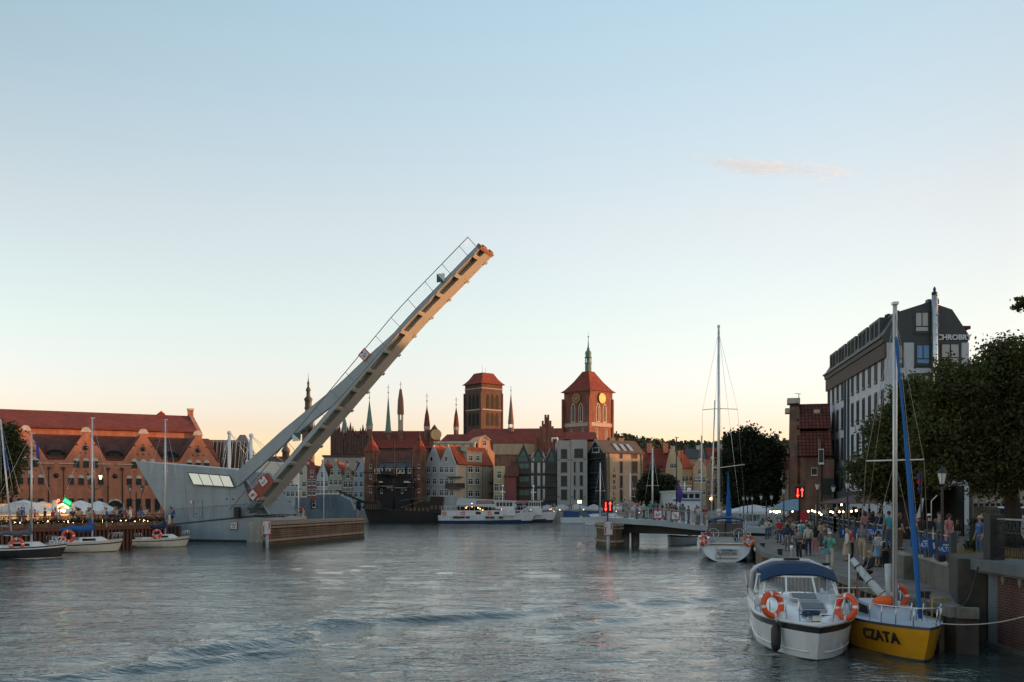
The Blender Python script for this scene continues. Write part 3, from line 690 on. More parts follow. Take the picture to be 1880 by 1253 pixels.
    mb, M = sgn('',546,803,1,0); mb.prism([(-.5,.4),(.5,.45),(.42,-.35)],-.02,.02,0,M); mb.prism([(-.5,.38),(.4,-.37),(-.5,-.45)],-.02,.02,1,M); mb.build('passage_sign', [GR,SIGNW], r)['label'] = 'square sign half green, half white'
    th = -math.atan2(d.y,d.x)
    for (px,py,sc,kind) in ((670,652,.5,'num'),(484.5,884,.52,'num'),(465.5,909,.52,'no')):
        mb, M = sgn('',px,py,1,0,th if kind=='num' and px>600 else (th+.13 if kind=='num' else th-.0)); s = sc
        mb.box(-s,s,-.02,.03,-s,s,0,M); mb.box(-s*.78,s*.78,-.03,-.02,-s*.78,s*.78,1,M)
        if kind == 'num': mb.add([(-s*.3,-.035,s*.78),(s*.3,-.035,s*.78),(0,-.035,s*.4)],[(0,1,2)],2,False,M)
        else: mb.bar(M@Vector((-s*.75,-.04,s*.75)),M@Vector((s*.75,-.04,-s*.75)),.1,.02,0); mb.bar(M@Vector((-s*.5,-.036,0)),M@Vector((s*.5,-.036,0)),.2,.02,2); mb.bar(M@Vector((0,-.036,-s*.4)),M@Vector((0,-.036,s*.4)),.12,.02,2)
        o = mb.build('waterway_sign', [REDP,SIGNW,BLACK], r)
        if kind == 'num': text('0,7', s*.75, BLACK, o, M @ Matrix.Translation((0,-.035,-s*.2)) @ FACE, .004, .01)
    mb = MB(); vs = [q(492,868),q(504,884),q(478,916),q(462,902)]; mb.prism([(x,z) for x,z in vs], -.08, -.05); mb.build('sign_board', mat('sign_backing_red',(.27,.075,.055),.6,.15), r)
bridge_leaf()
def fender(name, label, plan, zt):
    r = thing('bridge_fender', label, 'fender', (0,0,0), 0, 'timber bridge fenders')
    n = len(plan)
    PL = brick('fender_planks', (.20,.125,.078), (.14,.088,.058), (.045,.034,.028), bw=5.0, bh=.21, ms=.03, dirt=.5, rough=.85)
    mb = MB()
    mb.slab(plan, -1.0, zt-.1, 0); mb.build('plank_wall', PL, r)
    mb = MB(); mb.slab([(x,y) for x,y in plan], zt-.1, zt, 0); mb.build('top_deck', WOOD, r)
    TM = mat('pale_timber', (.27,.21,.15), .85, .35, scale=1.2, bump=.2)
    for z, h in ((zt-.12,.2),(zt-.42,.16),(.62,.22)):
        mb = MB()
        for i in range(n-1):
            a, b = plan[i], plan[i+1]; mb.bar((a[0],a[1],z),(b[0],b[1],z),.34,h)
        mb.build('wale', TM, r)
    mb = MB()
    for i in range(n-1): a, b = plan[i], plan[i+1]; mb.bar((a[0],a[1],.0),(b[0],b[1],.0),.14,.34)
    mb.build('weed_band', mat('green_weed',(.05,.052,.03),.9,.3), r)
    return r
fender('', 'long curved timber fender at the foot of the raised bridge', [(-26.5,106),(-23.2,94.7),(-21.2,104),(-19.3,113),(-17.8,120),(-18.6,122.5),(-21.5,121),(-26,112)], 2.3)
fender('', 'short stepped timber fender at the end of the fixed bridge span', [(8.6,100.5),(8.3,98),(8.9,92.6),(9.6,92.2),(10.4,94),(10.4,101)], 2.25)
def nsign(px, py, d, label):
    p = dpt(px,py,d); r = thing('waterway_sign', label, 'sign', (p.x,d,0), 0, 'white boards with a black N')
    mb = MB(); mb.tube([(0,0,-.8),(0,0,1.4)],.15,8); mb.build('post', mat('galvanised',(.33,.36,.37),.5,.15), r)
    z0, z1 = 1.25, 2.55
    mb = MB(); mb.box(-.42,.42,-.26,-.2,z0,z1,0); mb.box(-.36,.36,-.27,-.26,z0+.06,z1-.06,1)
    mb.bar((-.25,-.275,z0+.14),(-.25,-.275,z1-.5),.09,.01,2); mb.bar((.25,-.275,z0+.5),(.25,-.275,z1-.14),.09,.01,2); mb.bar((-.3,-.276,z1-.1),(.3,-.276,z0+.1),.09,.01,0)
    mb.build('board', [REDP,SIGNW,BLACK], r)
nsign(490.5,967,93.6,'red framed white N board standing at the long fender')
nsign(1116.5,969,91.5,'red framed white N board standing at the short fender')
# fixed span on the right
def fixed_span():
    A = Vector((8.9,95.5)); f = Frame(A.x, A.y, AXA)
    r = thing('footbridge_span', 'fixed grey footbridge span reaching the right quay with wire railing', 'bridge', (A.x,A.y,0), f.a)
    q = lambda px, py: f.uz(px,py)
    p0, p1, p2 = q(1112,950.5), q(1210,956.5), q(1278,964); p3 = (p2[0]+6.5, p2[1]-.25)
    top = [p0,p1,p2,p3]
    mb = MB(); mb.prism([p0,p1,p2,p3]+[(x,z-.5) for x,z in top[::-1]], 0, 4.2); mb.build('deck_beam', BGREY, r)
    mb = MB(); mb.prism([(x,z-.5) for x,z in top]+[(x,z-1.5+.25*i) for i,(x,z) in enumerate(top)][::-1], .8, 3.4); mb.build('under_girder', mat('rust_dark',(.045,.04,.036),.8,.25), r)
    for i in range(3):
        x, z = q(1124+i*9,1004+0*i); mb = MB(); mb.lathe([(.42,-1.5),(.42,1.75)],12,0,(x+i*.3,1.2+i*1.0,0)); mb.build('pier_pile', CONC, r)
    for y in (.1,4.1):
        mb = MB()
        for a, b in zip(top[:-1],top[1:]): mb.tube([(a[0],y,a[1]+1.15),(b[0],y,b[1]+1.15)],.04,5)
        n = 12
        def at(t):
            x = p0[0]+(p3[0]-p0[0])*t
            for a, b in zip(top[:-1],top[1:]):
                if a[0]<=x<=b[0]+1e-6: s = (x-a[0])/(b[0]-a[0]); return x, a[1]+(b[1]-a[1])*s
            return p3
        for i in range(n): x, z = at(i/(n-1)); mb.bar((x,y,z),(x,y,z+1.15),.07,.05)
        mb.build('railing', BGREY, r)
        mb = MB()
        for j in range(7):
            for a, b in zip(top[:-1],top[1:]): mb.tube([(a[0],y,a[1]+.15+j*.14),(b[0],y,b[1]+.15+j*.14)],.009,3)
        mb.build('railing_wire', STEEL, r)
    for px, py, kind in ((1208,944.5,'num'),(1240,947,'no')):
        u, z = q(px,py); s = .42; mb = MB()
        mb.box(u-s,u+s,-.02,.03,z-s,z+s,0); mb.box(u-s*.8,u+s*.8,-.03,-.02,z-s*.8,z+s*.8,1)
        if kind == 'num': mb.add([(u-s*.3,-.035,z+s*.8),(u+s*.3,-.035,z+s*.8),(u,-.035,z+s*.45)],[(0,1,2)],2)
        else: mb.bar((u-s*.75,-.04,z+s*.75),(u+s*.75,-.04,z-s*.75),.07,.02,0); mb.bar((u-s*.5,-.036,z+.08),(u+s*.5,-.036,z-.12),.13,.02,2); mb.bar((u-s*.1,-.036,z-.3),(u+.05,-.036,z+.15),.07,.02,2)
        o = mb.build('waterway_sign', [REDP,SIGNW,BLACK], r)
        if kind == 'num': text('0,7', .34, BLACK, o, Matrix.Translation((u,-.035,z-.08)) @ FACE, .004, .012)
    return f, at
SPAN, SPAN_AT = fixed_span()
def arrow_signal(px, py, d, zb, label, hgt, w_=.82):
    p = dpt(px,py,d); r = thing('traffic_signal', label, 'signal', (p.x,d,zb), 0, 'black signal boards with red arrows')
    z = p.z-zb
    mb = MB(); mb.tube([(0,.12,0),(0,.12,z+w_*.9 if hgt else z)],.06,6); mb.build('post', BLACK, r)
    mb = MB(); mb.box(-w_*.5,w_*.5,-.08,.06,z-w_*.62,z+w_*.62); mb.build('board', BLACK, r)
    for s in (-1,1):
        mb = MB(); x = s*w_*.22; mb.box(x-.035,x+.035,-.1,-.082,z-w_*.4,z+w_*.4)
        if s < 0: mb.prism([(x-.13,z-w_*.22),(x+.13,z-w_*.22),(x,z-w_*.48)],-.1,-.082)
        else: mb.prism([(x-.13,z+w_*.22),(x+.13,z+w_*.22),(x,z+w_*.48)],-.1,-.082)
        mb.build('arrow', RED_LED, r)
arrow_signal(1116,930,93.2,2.2,'black signal with lit red up and down arrows at the fixed footbridge end',False,.95)
arrow_signal(1468,905,84,ZU,'black signal with lit red up and down arrows on a tall quay post',True,.85)
# ---------------------------------------------------------------- far bank houses
def plaster(n, c, v=.16):
    c = tuple(q*1.18 for q in c); return mat('plaster_'+n, c, .9, v, scale=.5, streak=.7)
def front_house(label, x0, x1, d, ytop, yeave, col, shape, rows, ncol, roofm=None, kind='cross', ww=.9, wh=1.25, dep=11, extra=None, cat='house', group='gabled houses on the far quay', axis=None):
    """a narrow town house facing the canal; pixel columns x0..x1, gable apex ytop, eaves yeave"""
    f = Fac((x0+x1)/2, d, ZU); r = thing('town_house', label, cat, f.loc(), 0, group)
    u0, u1 = f.u(x0), f.u(x1); ze = f.z(x0,yeave); zt = f.z(x0,ytop); um = (u0+u1)/2; w_ = u1-u0
    if shape == 'gable': P = [(u0,0),(u1,0),(u1,ze),(um,zt),(u0,ze)]
    elif shape == 'halfl': P = [(u0,0),(u1,0),(u1,zt),(u1-.4,zt),(u0,ze)]
    elif shape == 'neck': P = [(u0,0),(u1,0),(u1,ze),(u1-w_*.12,ze+(zt-ze)*.3),(u1-w_*.2,zt-.5),(um,zt),(u0+w_*.2,zt-.5),(u0+w_*.12,ze+(zt-ze)*.3),(u0,ze)]
    elif shape == 'pediment': P = [(u0,0),(u1,0),(u1,ze),(u1-w_*.16,ze),(u1-w_*.16,zt-.8),(um,zt),(u0+w_*.16,zt-.8),(u0+w_*.16,ze),(u0,ze)]
    else: P = [(u0,0),(u1,0),(u1,ze),(u0,ze)]
    mb = MB(); mb.prism(P, 0, .45); mb.box(u0+.01,u1-.01,.45,dep,0,min(ze,zt)-.02)
    mb.box(u0,u1,-.08,0,3.0,3.2); mb.build('wall', col, r)
    if shape == 'gable': gable_roof(r, u0, u1, ze, zt-.15, .46, dep, roofm or TILE, over=0)
    elif shape == 'flat': pass
    else: gable_roof(r, u0, u1, ze-.3, max(zt-.9,ze+.8), .5, dep, roofm or TILE, over=0)
    for (py, k) in rows:
        n = ncol if k is None else k
        for i in range(n): win(r, kind, u0+w_*(i+.5+ (.0))/n if n > 1 else um, f.z(x0,py)-wh/2, ww, wh)
    if shape in ('gable','neck','pediment'):
        mb = MB(); mb.ball((um,.2,zt+.25),.28,8); mb.box(um-.22,um+.22,.0,.44,zt-.12,zt+.08); mb.build('finial', STONE, r)
    win(r, 'door', um, 0.02, 1.1, 2.3); 
    return r, f
D1 = 232
front_house('pale cream house half hidden behind the raised bridge leaf', 541,564,D1,846,858,plaster('cream',(.36,.35,.29)),'gable',((868,1),(889,None),(907,None)),2,ww=.95)
front_house('grey blue house furthest along the row behind the raised leaf', 517,541,D1,850,862,plaster('greyblue',(.30,.33,.35)),'gable',((868,1),(889,None),(907,None)),3,ww=.8)
front_house('narrow dark red house with a white capped curved gable', 564.5,580.5,D1,847,868,plaster('darkred',(.20,.062,.055)),'neck',((870,1),(886,None),(904,None),(926,None)),2,ww=.75,wh=1.5)
front_house('pale blue house with a steep pointed gable beside the dark red house', 581,603,D1,848,876,plaster('paleblue',(.30,.36,.38)),'gable',((872,1),(888,None),(905,None)),3,ww=.7,wh=1.4)
front_house('sage green house with a steep pointed gable and paired attic windows', 603.5,629,D1,847,877,plaster('sage',(.27,.29,.23)),'gable',((867.5,2),(885.5,None),(904.5,None)),3,ww=.75,wh=1.4)
front_house('low olive brown house with a small pediment between green and blue gables', 629.5,648,D1,857,872,plaster('olive',(.20,.185,.13)),'pediment',((873,1),(889.5,None),(908,None)),2,ww=.9,wh=1.6)
front_house('light blue house with a half gable leaning against the brick tower', 648.5,668,D1,842,876,plaster('lightblue',(.25,.34,.40)),'halfl',((872,2),(889,None),(908,None)),2,ww=.75,wh=1.35)
def back_block():
    f = Fac(632,250,ZU); r = thing('flat_block', 'pale flat roofed block seen over the row of gables', 'building', f.loc())
    a, b = f.u(594), f.u(668); z0, z1 = 0, f.z(632,836)
    mb = MB(); mb.box(a,b,0,10,0,z1-.5); mb.build('wall', plaster('stonegrey',(.28,.26,.23)), r)
    mb = MB(); mb.box(a-.3,b+.3,-.3,10.2,z1-.5,z1); mb.build('roof', SLATE, r)
    for i in range(4): win(r,'cross',a+1.2+i*2.4,z1-2.2,.8,1.1)
    f = Fac(505,240,ZU); r = thing('long_house', 'long low house with a dark tiled roof behind the raised leaf', 'house', f.loc())
    a, b = f.u(455), f.u(545); ze, zt = f.z(500,860), f.z(500,838)
    mb = MB(); mb.box(a,b,0,9,0,ze); mb.build('wall', plaster('sand',(.34,.28,.2)), r); gable_roof(r,a,b,ze,zt,0,9,TILED,'x')
    u = f.u(517); mb = MB(); mb.lathe([(.9,zt-.5),(.9,zt+1.2),(1.15,zt+1.3),(1.0,zt+1.9),(.45,zt+2.6),(.4,zt+3.3),(.55,zt+3.4),(.05,zt+4.6)],10,0,(u,4.5,0)); mb.build('ridge_turret', mat('dark_copper',(.06,.07,.06),.6,.2), r)
    for i in range(7): win(r,'cross',a+1.3+i*1.65,ze-2.4,.9,1.3)
back_block()
# medieval harbour crane gate
def crane_gate():
    f = Fac(724,222,ZU); r = thing('crane_gate', 'dark timber harbour crane gate between two round brick towers with conical roofs', 'gatehouse', f.loc())
    u = f.u; z = lambda py: f.z(724,py)
    TIM = mat('black_timber', (.035,.028,.022), .85, .35, scale=.8)
    for px0, px1, pk in ((666.5,694,800),(757,781,799)):
        c = (u(px0)+u(px1))/2; R0 = (u(px1)-u(px0))/2
        mb = MB(); mb.lathe([(R0,0),(R0*.98,z(836)),(R0*1.02,z(835)),(R0*1.02,z(829))],18,0,(c,R0,0)); mb.build('tower', BRICKB, r)
        mb = MB(); mb.lathe([(R0*1.22,z(830)),(R0*.62,z(815)),(R0*.3,z(808)),(R0*.1,z(803)),(.02,z(pk-6))],8,0,(c,R0,0),sm=False,rot=.3); mb.build('tower_roof', TILE, r)
        mb = MB(); mb.lathe([(.45,z(808)),(.12,z(pk)),(.03,z(pk-7))],8,0,(c,R0,0)); mb.build('spire', SLATE, r)
        for py in (860,880,905): win(r,'plain',c,z(py),.5,.9,y=-.02)
    a, b = u(687), u(763)
    mb = MB(); mb.box(a,b,.5,11,0,z(862)); 
    for i in range(14): x = a+(b-a)*(i+.5)/14; mb.box(x-.12,x+.12,.38,.5,2.5,z(876),1)
    for py in (876,893,925): mb.box(a-.1,b+.1,.3,.5,z(py)-.15,z(py)+.15,1)
    mb.prism([(a+1.2,0),(a+1.2,z(898)),(b-1.2,z(898)),(b-1.2,0)],.32,.37,1)
    mb.box(a+1.6,a+4.6,-1.2,.5,z(872),z(866)); mb.build('wall', [TIM, DARK], r)
    mb = MB(); yy = .3
    mb.sheet((a-.2,yy,z(864)),(b+.2,yy,z(864)),(b+.2,3.2,z(847)),(a-.2,3.2,z(847)),-.2,1); mb.sheet((a-.2,3.2,z(847)),(b+.2,3.2,z(847)),(b+.2,6.5,z(828)),(a-.2,6.5,z(828)),-.2,0)
    mb.sheet((a-.2,6.5,z(828)),(b+.2,6.5,z(828)),(b+.2,11,z(862)),(a-.2,11,z(862)),-.2,0); mb.build('roof', [TILED, SLATE], r)
    for px in (691,699,711.5,719.5,731,739,752): 
        x = u(px); mb = MB(); mb.box(x-.42,x+.42,.0,1.9,z(870),z(859.5)); mb.sheet((x-.5,-.15,z(860)),(x+.5,-.15,z(860)),(x+.9,3.0,z(849.5)),(x-.1,3.0,z(849.5)),-.1,1)
        d = mb.build('dormer', [FRAMEW, SLATE], r); win(d,'plain',x,z(869),.62,1.0,-.02)
    mb = MB()
    for px in (694,751): x = u(px); mb.box(x-1.0,x+1.0,-1.6,.5,z(887),z(884),0); mb.box(x-.4,x+.4,-1.2,.5,z(896),z(887),1)
    for px, py in ((700,893),(735,896)): mb.bar((u(px)-3,-.3,z(py)),(u(px)+3,-.3,z(py)),.12,.12,0)
    mb.build('hoist', [STONE, TIM], r)
    for px,py in ((700,906),(720,900),(738,906),(745,900)): win(r,'plain',u(px),z(py),.45,1.0,.36)
crane_gate()
# corner houses: side A (shaded gable) looks left, side B (long wall) looks right
class Corner:
    def __init__(s, px, d, b):
        s.b = b; s.x = (px-CX)*d/F; s.y = d; s.fb = Frame(s.x,s.y,b,ZU); s.fa = Frame(s.x,s.y,b-math.pi/2,ZU)
    def B(s, px, py): return s.fb.uz(px,py)
    def A(s, px, py): u, z = s.fa.uz(px,py); return -u, z
    def loc(s): return (s.x,s.y,ZU)
def grey_twin():
    c = Corner(836.5,222,R(58)); r = thing('corner_house', 'grey twin gabled house with a long beige side and orange roof', 'house', c.loc(), c.b)
    wA = c.A(781,900)[0]; wB = c.B(906,900)[0]; ze = c.B(838,853)[1]; zt = c.A(808,817)[1]
    gm = plaster('slategrey',(.29,.30,.30)); bm = plaster('beige',(.33,.285,.215))
    yo = [(0,wA*.52),(wA*.48,wA)]
    MY = Matrix(((0,-1,0,0),(1,0,0,0),(0,0,1,0),(0,0,0,1)))      # prism drawn in (y,z), pushed along x
    mb = MB()
    P = [(0,0),(wA,0),(wA,ze),(wA*.74,zt),(wA*.5,ze+.6),(wA*.26,zt),(0,ze)]
    n = len(P); vs = [(0,y,z) for y,z in P]+[(.5,y,z) for y,z in P]
    mb.add(vs, [tuple(range(n-1,-1,-1)), tuple(range(n,2*n))]+[(i,(i+1)%n,n+(i+1)%n,n+i) for i in range(n)], 0)
    mb.box(.5,wB,.0,wA,0,ze-.05,1); mb.add([(wB-.5,y,z) for y,z in P]+[(wB+.02,y,z) for y,z in P], [tuple(range(n-1,-1,-1)), tuple(range(n,2*n))]+[(i,(i+1)%n,n+(i+1)%n,n+i) for i in range(n)], 1)
    mb.build('wall', [gm, bm], r)
    mb = MB()
    for y0,y1 in ((0,wA*.5),(wA*.5,wA)):
        ym = wA*.26 if y0==0 else wA*.74; zb = ze
        mb.sheet((.5,y0-(.3 if y0==0 else 0),ze if y0==0 else ze+.6),(wB-.5,y0-(.3 if y0==0 else 0),ze if y0==0 else ze+.6),(wB-.5,ym,zt-.2),(.5,ym,zt-.2),-.15); mb.sheet((.5,ym,zt-.2),(wB-.5,ym,zt-.2),(wB-.5,y1,ze+.6 if y0==0 else ze),(.5,y1,ze+.6 if y0==0 else ze),-.15)
    mb.build('roof', TILEO, r)
    mb = MB(); a, b = c.B(857,850)[0], c.B(884.5,850)[0]; zd = c.B(870,831)[1]
    mb.box(a,b,-.06,wA*.25,ze-.3,zd); mb.box(a-.25,b+.25,-.2,wA*.25,zd,zd+.18); d = mb.build('dormer', bm, r)
    for px in (863.5,876.5): win(d,'cross',c.B(px,850)[0],c.B(px,846.5)[1],1.5,1.2,-.08)
    for px in (863.5,876):
        for py in (868,890,912): win(r,'cross',c.B(px,850)[0],c.B(px,py)[1],2.0,1.45,-.02)
    for px in (787,798,811,820.5,829.5):
        for py in (868.5,890,911): win(r,'cross',0,c.A(px,py)[1],1.05,1.45,c.A(px,py)[0],-math.pi/2).location.x = -.02
    for px in (792.5,819.5): win(r,'plain',-.02,c.A(px,848)[1],.7,1.2,c.A(px,848)[0],-math.pi/2)
    mb = MB(); y0, y1 = -.7, c.A(822,900)[0]; z0 = c.A(830,895)[1]
    mb.box(-1.0,2.2,-1.0,y1,z0-.3,z0); mb.box(-1.0,-.92,-1.0,y1,z0,z0+.9,1); mb.box(-1.0,2.2,-1.0,-.92,z0,z0+.9,1); mb.box(-.8,1.8,-.8,y1-.3,z0+2.1,z0+2.4); mb.build('bay_balcony', [SLATE, BLACK], r)
    for py in (886,906):
        mb = MB(); a, b = c.B(897,900)[0], c.B(911,900)[0]; z0 = c.B(903,py)[1]; mb.box(a,b,-1.0,0,z0-.15,z0); mb.box(a,b,-1.0,-.93,z0+.85,z0+.92,1)
        for k in range(7): x = a+(b-a)*k/6; mb.box(x-.03,x+.03,-1.0,-.94,z0,z0+.9,1)
        mb.build('balcony', [SLATE, BLACK], r)
    for px in (857,886): mb = MB(); u = c.B(px,850)[0]; mb.box(u-.06,u+.06,-.1,0,2,ze); mb.build('downpipe', SLATE, r)
    mb = MB(); mb.box(c.B(858,838)[0]-1.2,c.B(858,838)[0]+1.4,wA*.1,wA*.3,zt-1.4,zt-.3); mb.build('roof_box', COPPER, r)
grey_twin()
front_house('narrow yellow stucco house with a balustrade between beige and dark red houses',906,927,226,853,856,plaster('yellow',(.42,.35,.20)),'flat',((872,1),(895,None),(916,None)),2,ww=.95,wh=1.8,group='gabled houses on the far quay')
front_house('dark red house with a steep plum roof beside the dark glass gables',926,948,224,852,876,plaster('plum',(.17,.055,.05)),'flat',(),1)
def plum_roof():
    f = Fac(937,224,ZU); o = [x for x in C.objects if x.get('label','').startswith('dark red house with a steep')][0]
    a, b = f.u(926), f.u(952); ze, zt = f.z(930,876), f.z(945,848)
    mb = MB(); mb.sheet((a-.2,-.3,ze),(b,-.3,ze),(b,5,zt),(f.u(939),5,zt),-.2); mb.build('roof', TILED, o)
plum_roof()
def glass_granary():
    f = Fac(985,228,ZU); r = thing('glass_granary', 'dark glazed apartment block with three pointed gables', 'apartment block', f.loc())
    u = f.u; z = lambda py: f.z(985,py); DK = mat('dark_cladding', (.028,.034,.036), .45, .15); PNL = mat('pale_panel',(.42,.41,.38),.7,.12)
    g = [(946,974,961.5,817),(974.5,1001,988.5,820),(1001.5,1023,1013,820)]
    mb = MB()
    P = [(u(946),0),(u(1023),0)]
    for x0,x1,xm,yp in g[::-1]: P += [(u(x1),z(846)),(u(xm),z(yp)),(u(x0),z(846))]
    mb.prism(P, 0, 12); mb.build('wall', DK, r)
    for x0,x1,xm,yp in g:
        mb = MB(); mb.sheet((u(x0)-.05,-.3,z(846)),(u(xm),-.3,z(yp)+.1),(u(xm),12,z(yp)+.1),(u(x0)-.05,12,z(846)),.2); mb.sheet((u(xm),-.3,z(yp)+.1),(u(x1)+.05,-.3,z(846)),(u(x1)+.05,12,z(846)),(u(xm),12,z(yp)+.1),.2); mb.build('roof', mat('grey_standing_seam',(.07,.075,.078),.45,.2), r)
        mb = MB(); h = z(yp)-.55; mb.prism([(u(x0)+.7,z(848)),(u(x1)-.7,z(848)),(u(x1)-.7,z(842)),(u(xm),h-.4),(u(x0)+.7,z(842))],-.05,.0,0)
        for k in range(1,5): x = u(x0)+.7+(u(x1)-u(x0)-1.4)*k/5; mb.box(x-.05,x+.05,-.09,-.05,z(848),z(838),1)
        mb.box(u(x0)+.7,u(x1)-.7,-.09,-.05,z(838),z(837.2),1); mb.build('gable_glazing', [GLASSG, FRAMED], r)
    fl = [(869,850),(893,874),(918,898)]
    for yb, yt in fl:
        for (pa,pb) in ((952,973),(1003,1009),(1010,1016),(1017,1022)):
            win(r,'green' if pa==952 else 'slot',(u(pa)+u(pb))/2,z(yb),u(pb)-u(pa)-.15,z(yt)-z(yb),-.02)
        for (pa,pb) in ((980.5,986),(992.5,996)): win(r,'slot',(u(pa)+u(pb))/2,z(yb),u(pb)-u(pa),z(yt)-z(yb),-.02)
        for (pa,pb) in ((975,980),(986.5,992),(996.5,1000.5)): mb = MB(); mb.box(u(pa),u(pb),-.12,0,z(yb),z(yt)); mb.build('facade_panel', PNL, r)
        for (pa,pb) in ((952,974),(1002,1022)): mb = MB(); mb.box(u(pa),u(pb),-.9,-.0,z(yb)-.25,z(yb)-.1); mb.tube([(u(pa),-.88,z(yb)+.95),(u(pb),-.88,z(yb)+.95)],.05,5); mb.box(u(pa),u(pb),-.87,-.85,z(yb)-.1,z(yb)+.9,1); mb.build('balcony', [DK, GLASS], r)
    mb = MB(); 
    for (pa,pb) in ((975,980.5),(996.5,1001)): mb.prism([(u(pa),z(847)),(u(pb),z(847)),(u(pb),z(829 if pa<990 else 838)),(u(pa),z(838 if pa<990 else 829))],-.1,0)
    mb.build('facade_panel', PNL, r)
glass_granary()
def grey_block():
    f = Fac(1050,227,ZU); r = thing('grey_block', 'pale grey flat roofed apartment block with tall dark windows', 'apartment block', f.loc())
    u = f.u; z = lambda py: f.z(1050,py); GB = brick('grey_brick',(.36,.35,.33),(.33,.32,.30),(.29,.28,.26),bw=.5,bh=.12,ms=.01,dirt=.15)
    mb = MB(); mb.box(u(1023.3),u(1047.3),0,12,0,z(809)); mb.box(u(1047.9),u(1078),0,12,0,z(807.5)); mb.box(u(1047.2),u(1048),.3,12,0,z(811)); mb.build('wall', GB, r)
    for yb,yt in ((841.5,825),(866.5,848.5),(892,874),(917,899)): win(r,'dark',u(1035.5),z(yb),u(1041)-u(1030),z(yt)-z(yb),-.02)
    win(r,'dark',u(1062.5),z(840),u(1070.5)-u(1054.5),z(824)-z(840),-.02)
    for yb,yt in ((866,848),(891,873),(916.5,899)): win(r,'slot',u(1055),z(yb),.38,z(yt)-z(yb),-.02); win(r,'dark',u(1067.2),z(yb),u(1070)-u(1064.5),z(yt)-z(yb),-.02)
    for px in (1062,1066): win(r,'plain',u(px),z(925),.5,.8,-.02,pane=LIT)
    mb = MB()
    for px,py in ((1026,845),(1043.5,845),(1050,844.5),(1073,844),(1026,912.5),(1050,912.5),(1073,912.5)): mb.ball((u(px),-.12,z(py)),.14,6)
    mb.build('wall_lamp', BLACK, r)['kind'] = 'stuff'
    mb = MB(); mb.tube([(u(1015),4,z(810)),(u(1015),4,z(803)),(u(1025),4,z(803)),(u(1025),4,z(810))],.25,6); mb.build('roof_hoop', WHITE, r)
grey_block()
def beige_granary():
    c = Corner(1112.5,224,R(33)); r = thing('beige_granary', 'granary with a dark glass gable, beige side wall and vertical lettering', 'apartment block', c.loc(), c.b)
    wB = c.B(1180.5,900)[0]; wA = c.A(1079,900)[0]; ze = c.B(1114,832)[1]; zt = c.A(1094,809.5)[1]
    DK = mat('dark_cladding', (.028,.034,.036)); BM = brick('beige_stone',(.40,.32,.22),(.36,.29,.2),(.28,.23,.16),bw=1.4,bh=.35,ms=.012,dirt=.15)
    P = [(0,0),(wA,0),(wA,ze-.3),(wA*.5,zt),(0,ze)]; n = len(P)
    mb = MB(); mb.add([(0,y,z) for y,z in P]+[(.5,y,z) for y,z in P], [tuple(range(n-1,-1,-1)), tuple(range(n,2*n))]+[(i,(i+1)%n,n+(i+1)%n,n+i) for i in range(n)], 0)
    mb.box(.5,wB,0,wA,0,ze-.06,1); mb.add([(wB-.4,y,z) for y,z in P]+[(wB+.01,y,z) for y,z in P], [tuple(range(n-1,-1,-1)), tuple(range(n,2*n))]+[(i,(i+1)%n,n+(i+1)%n,n+i) for i in range(n)], 1)
    mb.build('wall', [DK, BM], r)
    mb = MB(); mb.sheet((-.4,-.25,ze-.05),(wB+.3,-.25,ze-.05),(wB+.3,wA*.5,zt+.1),(-.4,wA*.5,zt+.1),-.2); mb.sheet((-.4,wA*.5,zt+.1),(wB+.3,wA*.5,zt+.1),(wB+.3,wA,ze-.3),(-.4,wA,ze-.3),-.2); mb.build('roof', mat('weathered_roof',(.085,.075,.06),.8,.25), r)
    mb = MB(); mb.bar((-.45,-.1,ze),(-.45,wA*.5,zt+.1),.25,.35); mb.bar((-.45,wA*.5,zt+.1),(-.45,wA,ze-.3),.25,.35); mb.build('gable_trim', mat('trim_grey',(.22,.22,.21),.6,.1), r)
    for px in (1137,1149,1161): 
        mb = MB(); u = c.B(px,826)[0]; k = (zt-ze)/(wA*.5); y = wA*.17; mb.sheet((u-.5,y-.9,ze+k*(y-.9)+.32),(u+.5,y-.9,ze+k*(y-.9)+.32),(u+.5,y+.9,ze+k*(y+.9)+.32),(u-.5,y+.9,ze+k*(y+.9)+.32),-.25); mb.build('skylight', mat('skylight_glass',(.5,.5,.48),.1,0,metal=.6), r)
    for (yb,yt) in ((842,833),(868,847),(895,873),(920,899)):
        win(r,'slot',c.B(1140.5,850)[0],c.B(1140,yb)[1],.75,c.B(1140,yt)[1]-c.B(1140,yb)[1],-.02); win(r,'dark',c.B(1165,850)[0],c.B(1165,yb)[1],1.7,c.B(1165,yt)[1]-c.B(1165,yb)[1],-.02)
        for px in (1082.5,1091,1099.5,1107): win(r,'slot',-.02,c.A(px,yb)[1],1.5,c.A(px,yt)[1]-c.A(px,yb)[1],c.A(px,yb)[0],-math.pi/2)
        mb = MB(); z0 = c.A(1090,yb)[1]; a, b = c.A(1108,880)[0], c.A(1079,880)[0]; mb.box(-.9,0,a,b,z0-.3,z0-.1); mb.tube([(-.88,a,z0+.95),(-.88,b,z0+.95)],.045,5); mb.build('balcony', DK, r)
    win(r,'plain',-.02,c.A(1094,831)[1],2.6,1.1,c.A(1094,831)[0],-math.pi/2)
    for i, ch in enumerate('IMBOLD'):
        u, z = c.B(1127.5,864+i*10.6); text(ch, 1.15, BLACK, r, Matrix.Translation((u,-.03,z)) @ FACE, .02, .03)
    for px in (1140,1156): mb = MB(); u = c.B(px,811)[0]; mb.box(u-.8,u+.8,wA*.45,wA*.6,zt-.6,zt+.8); mb.build('chimney', SLATE, r)
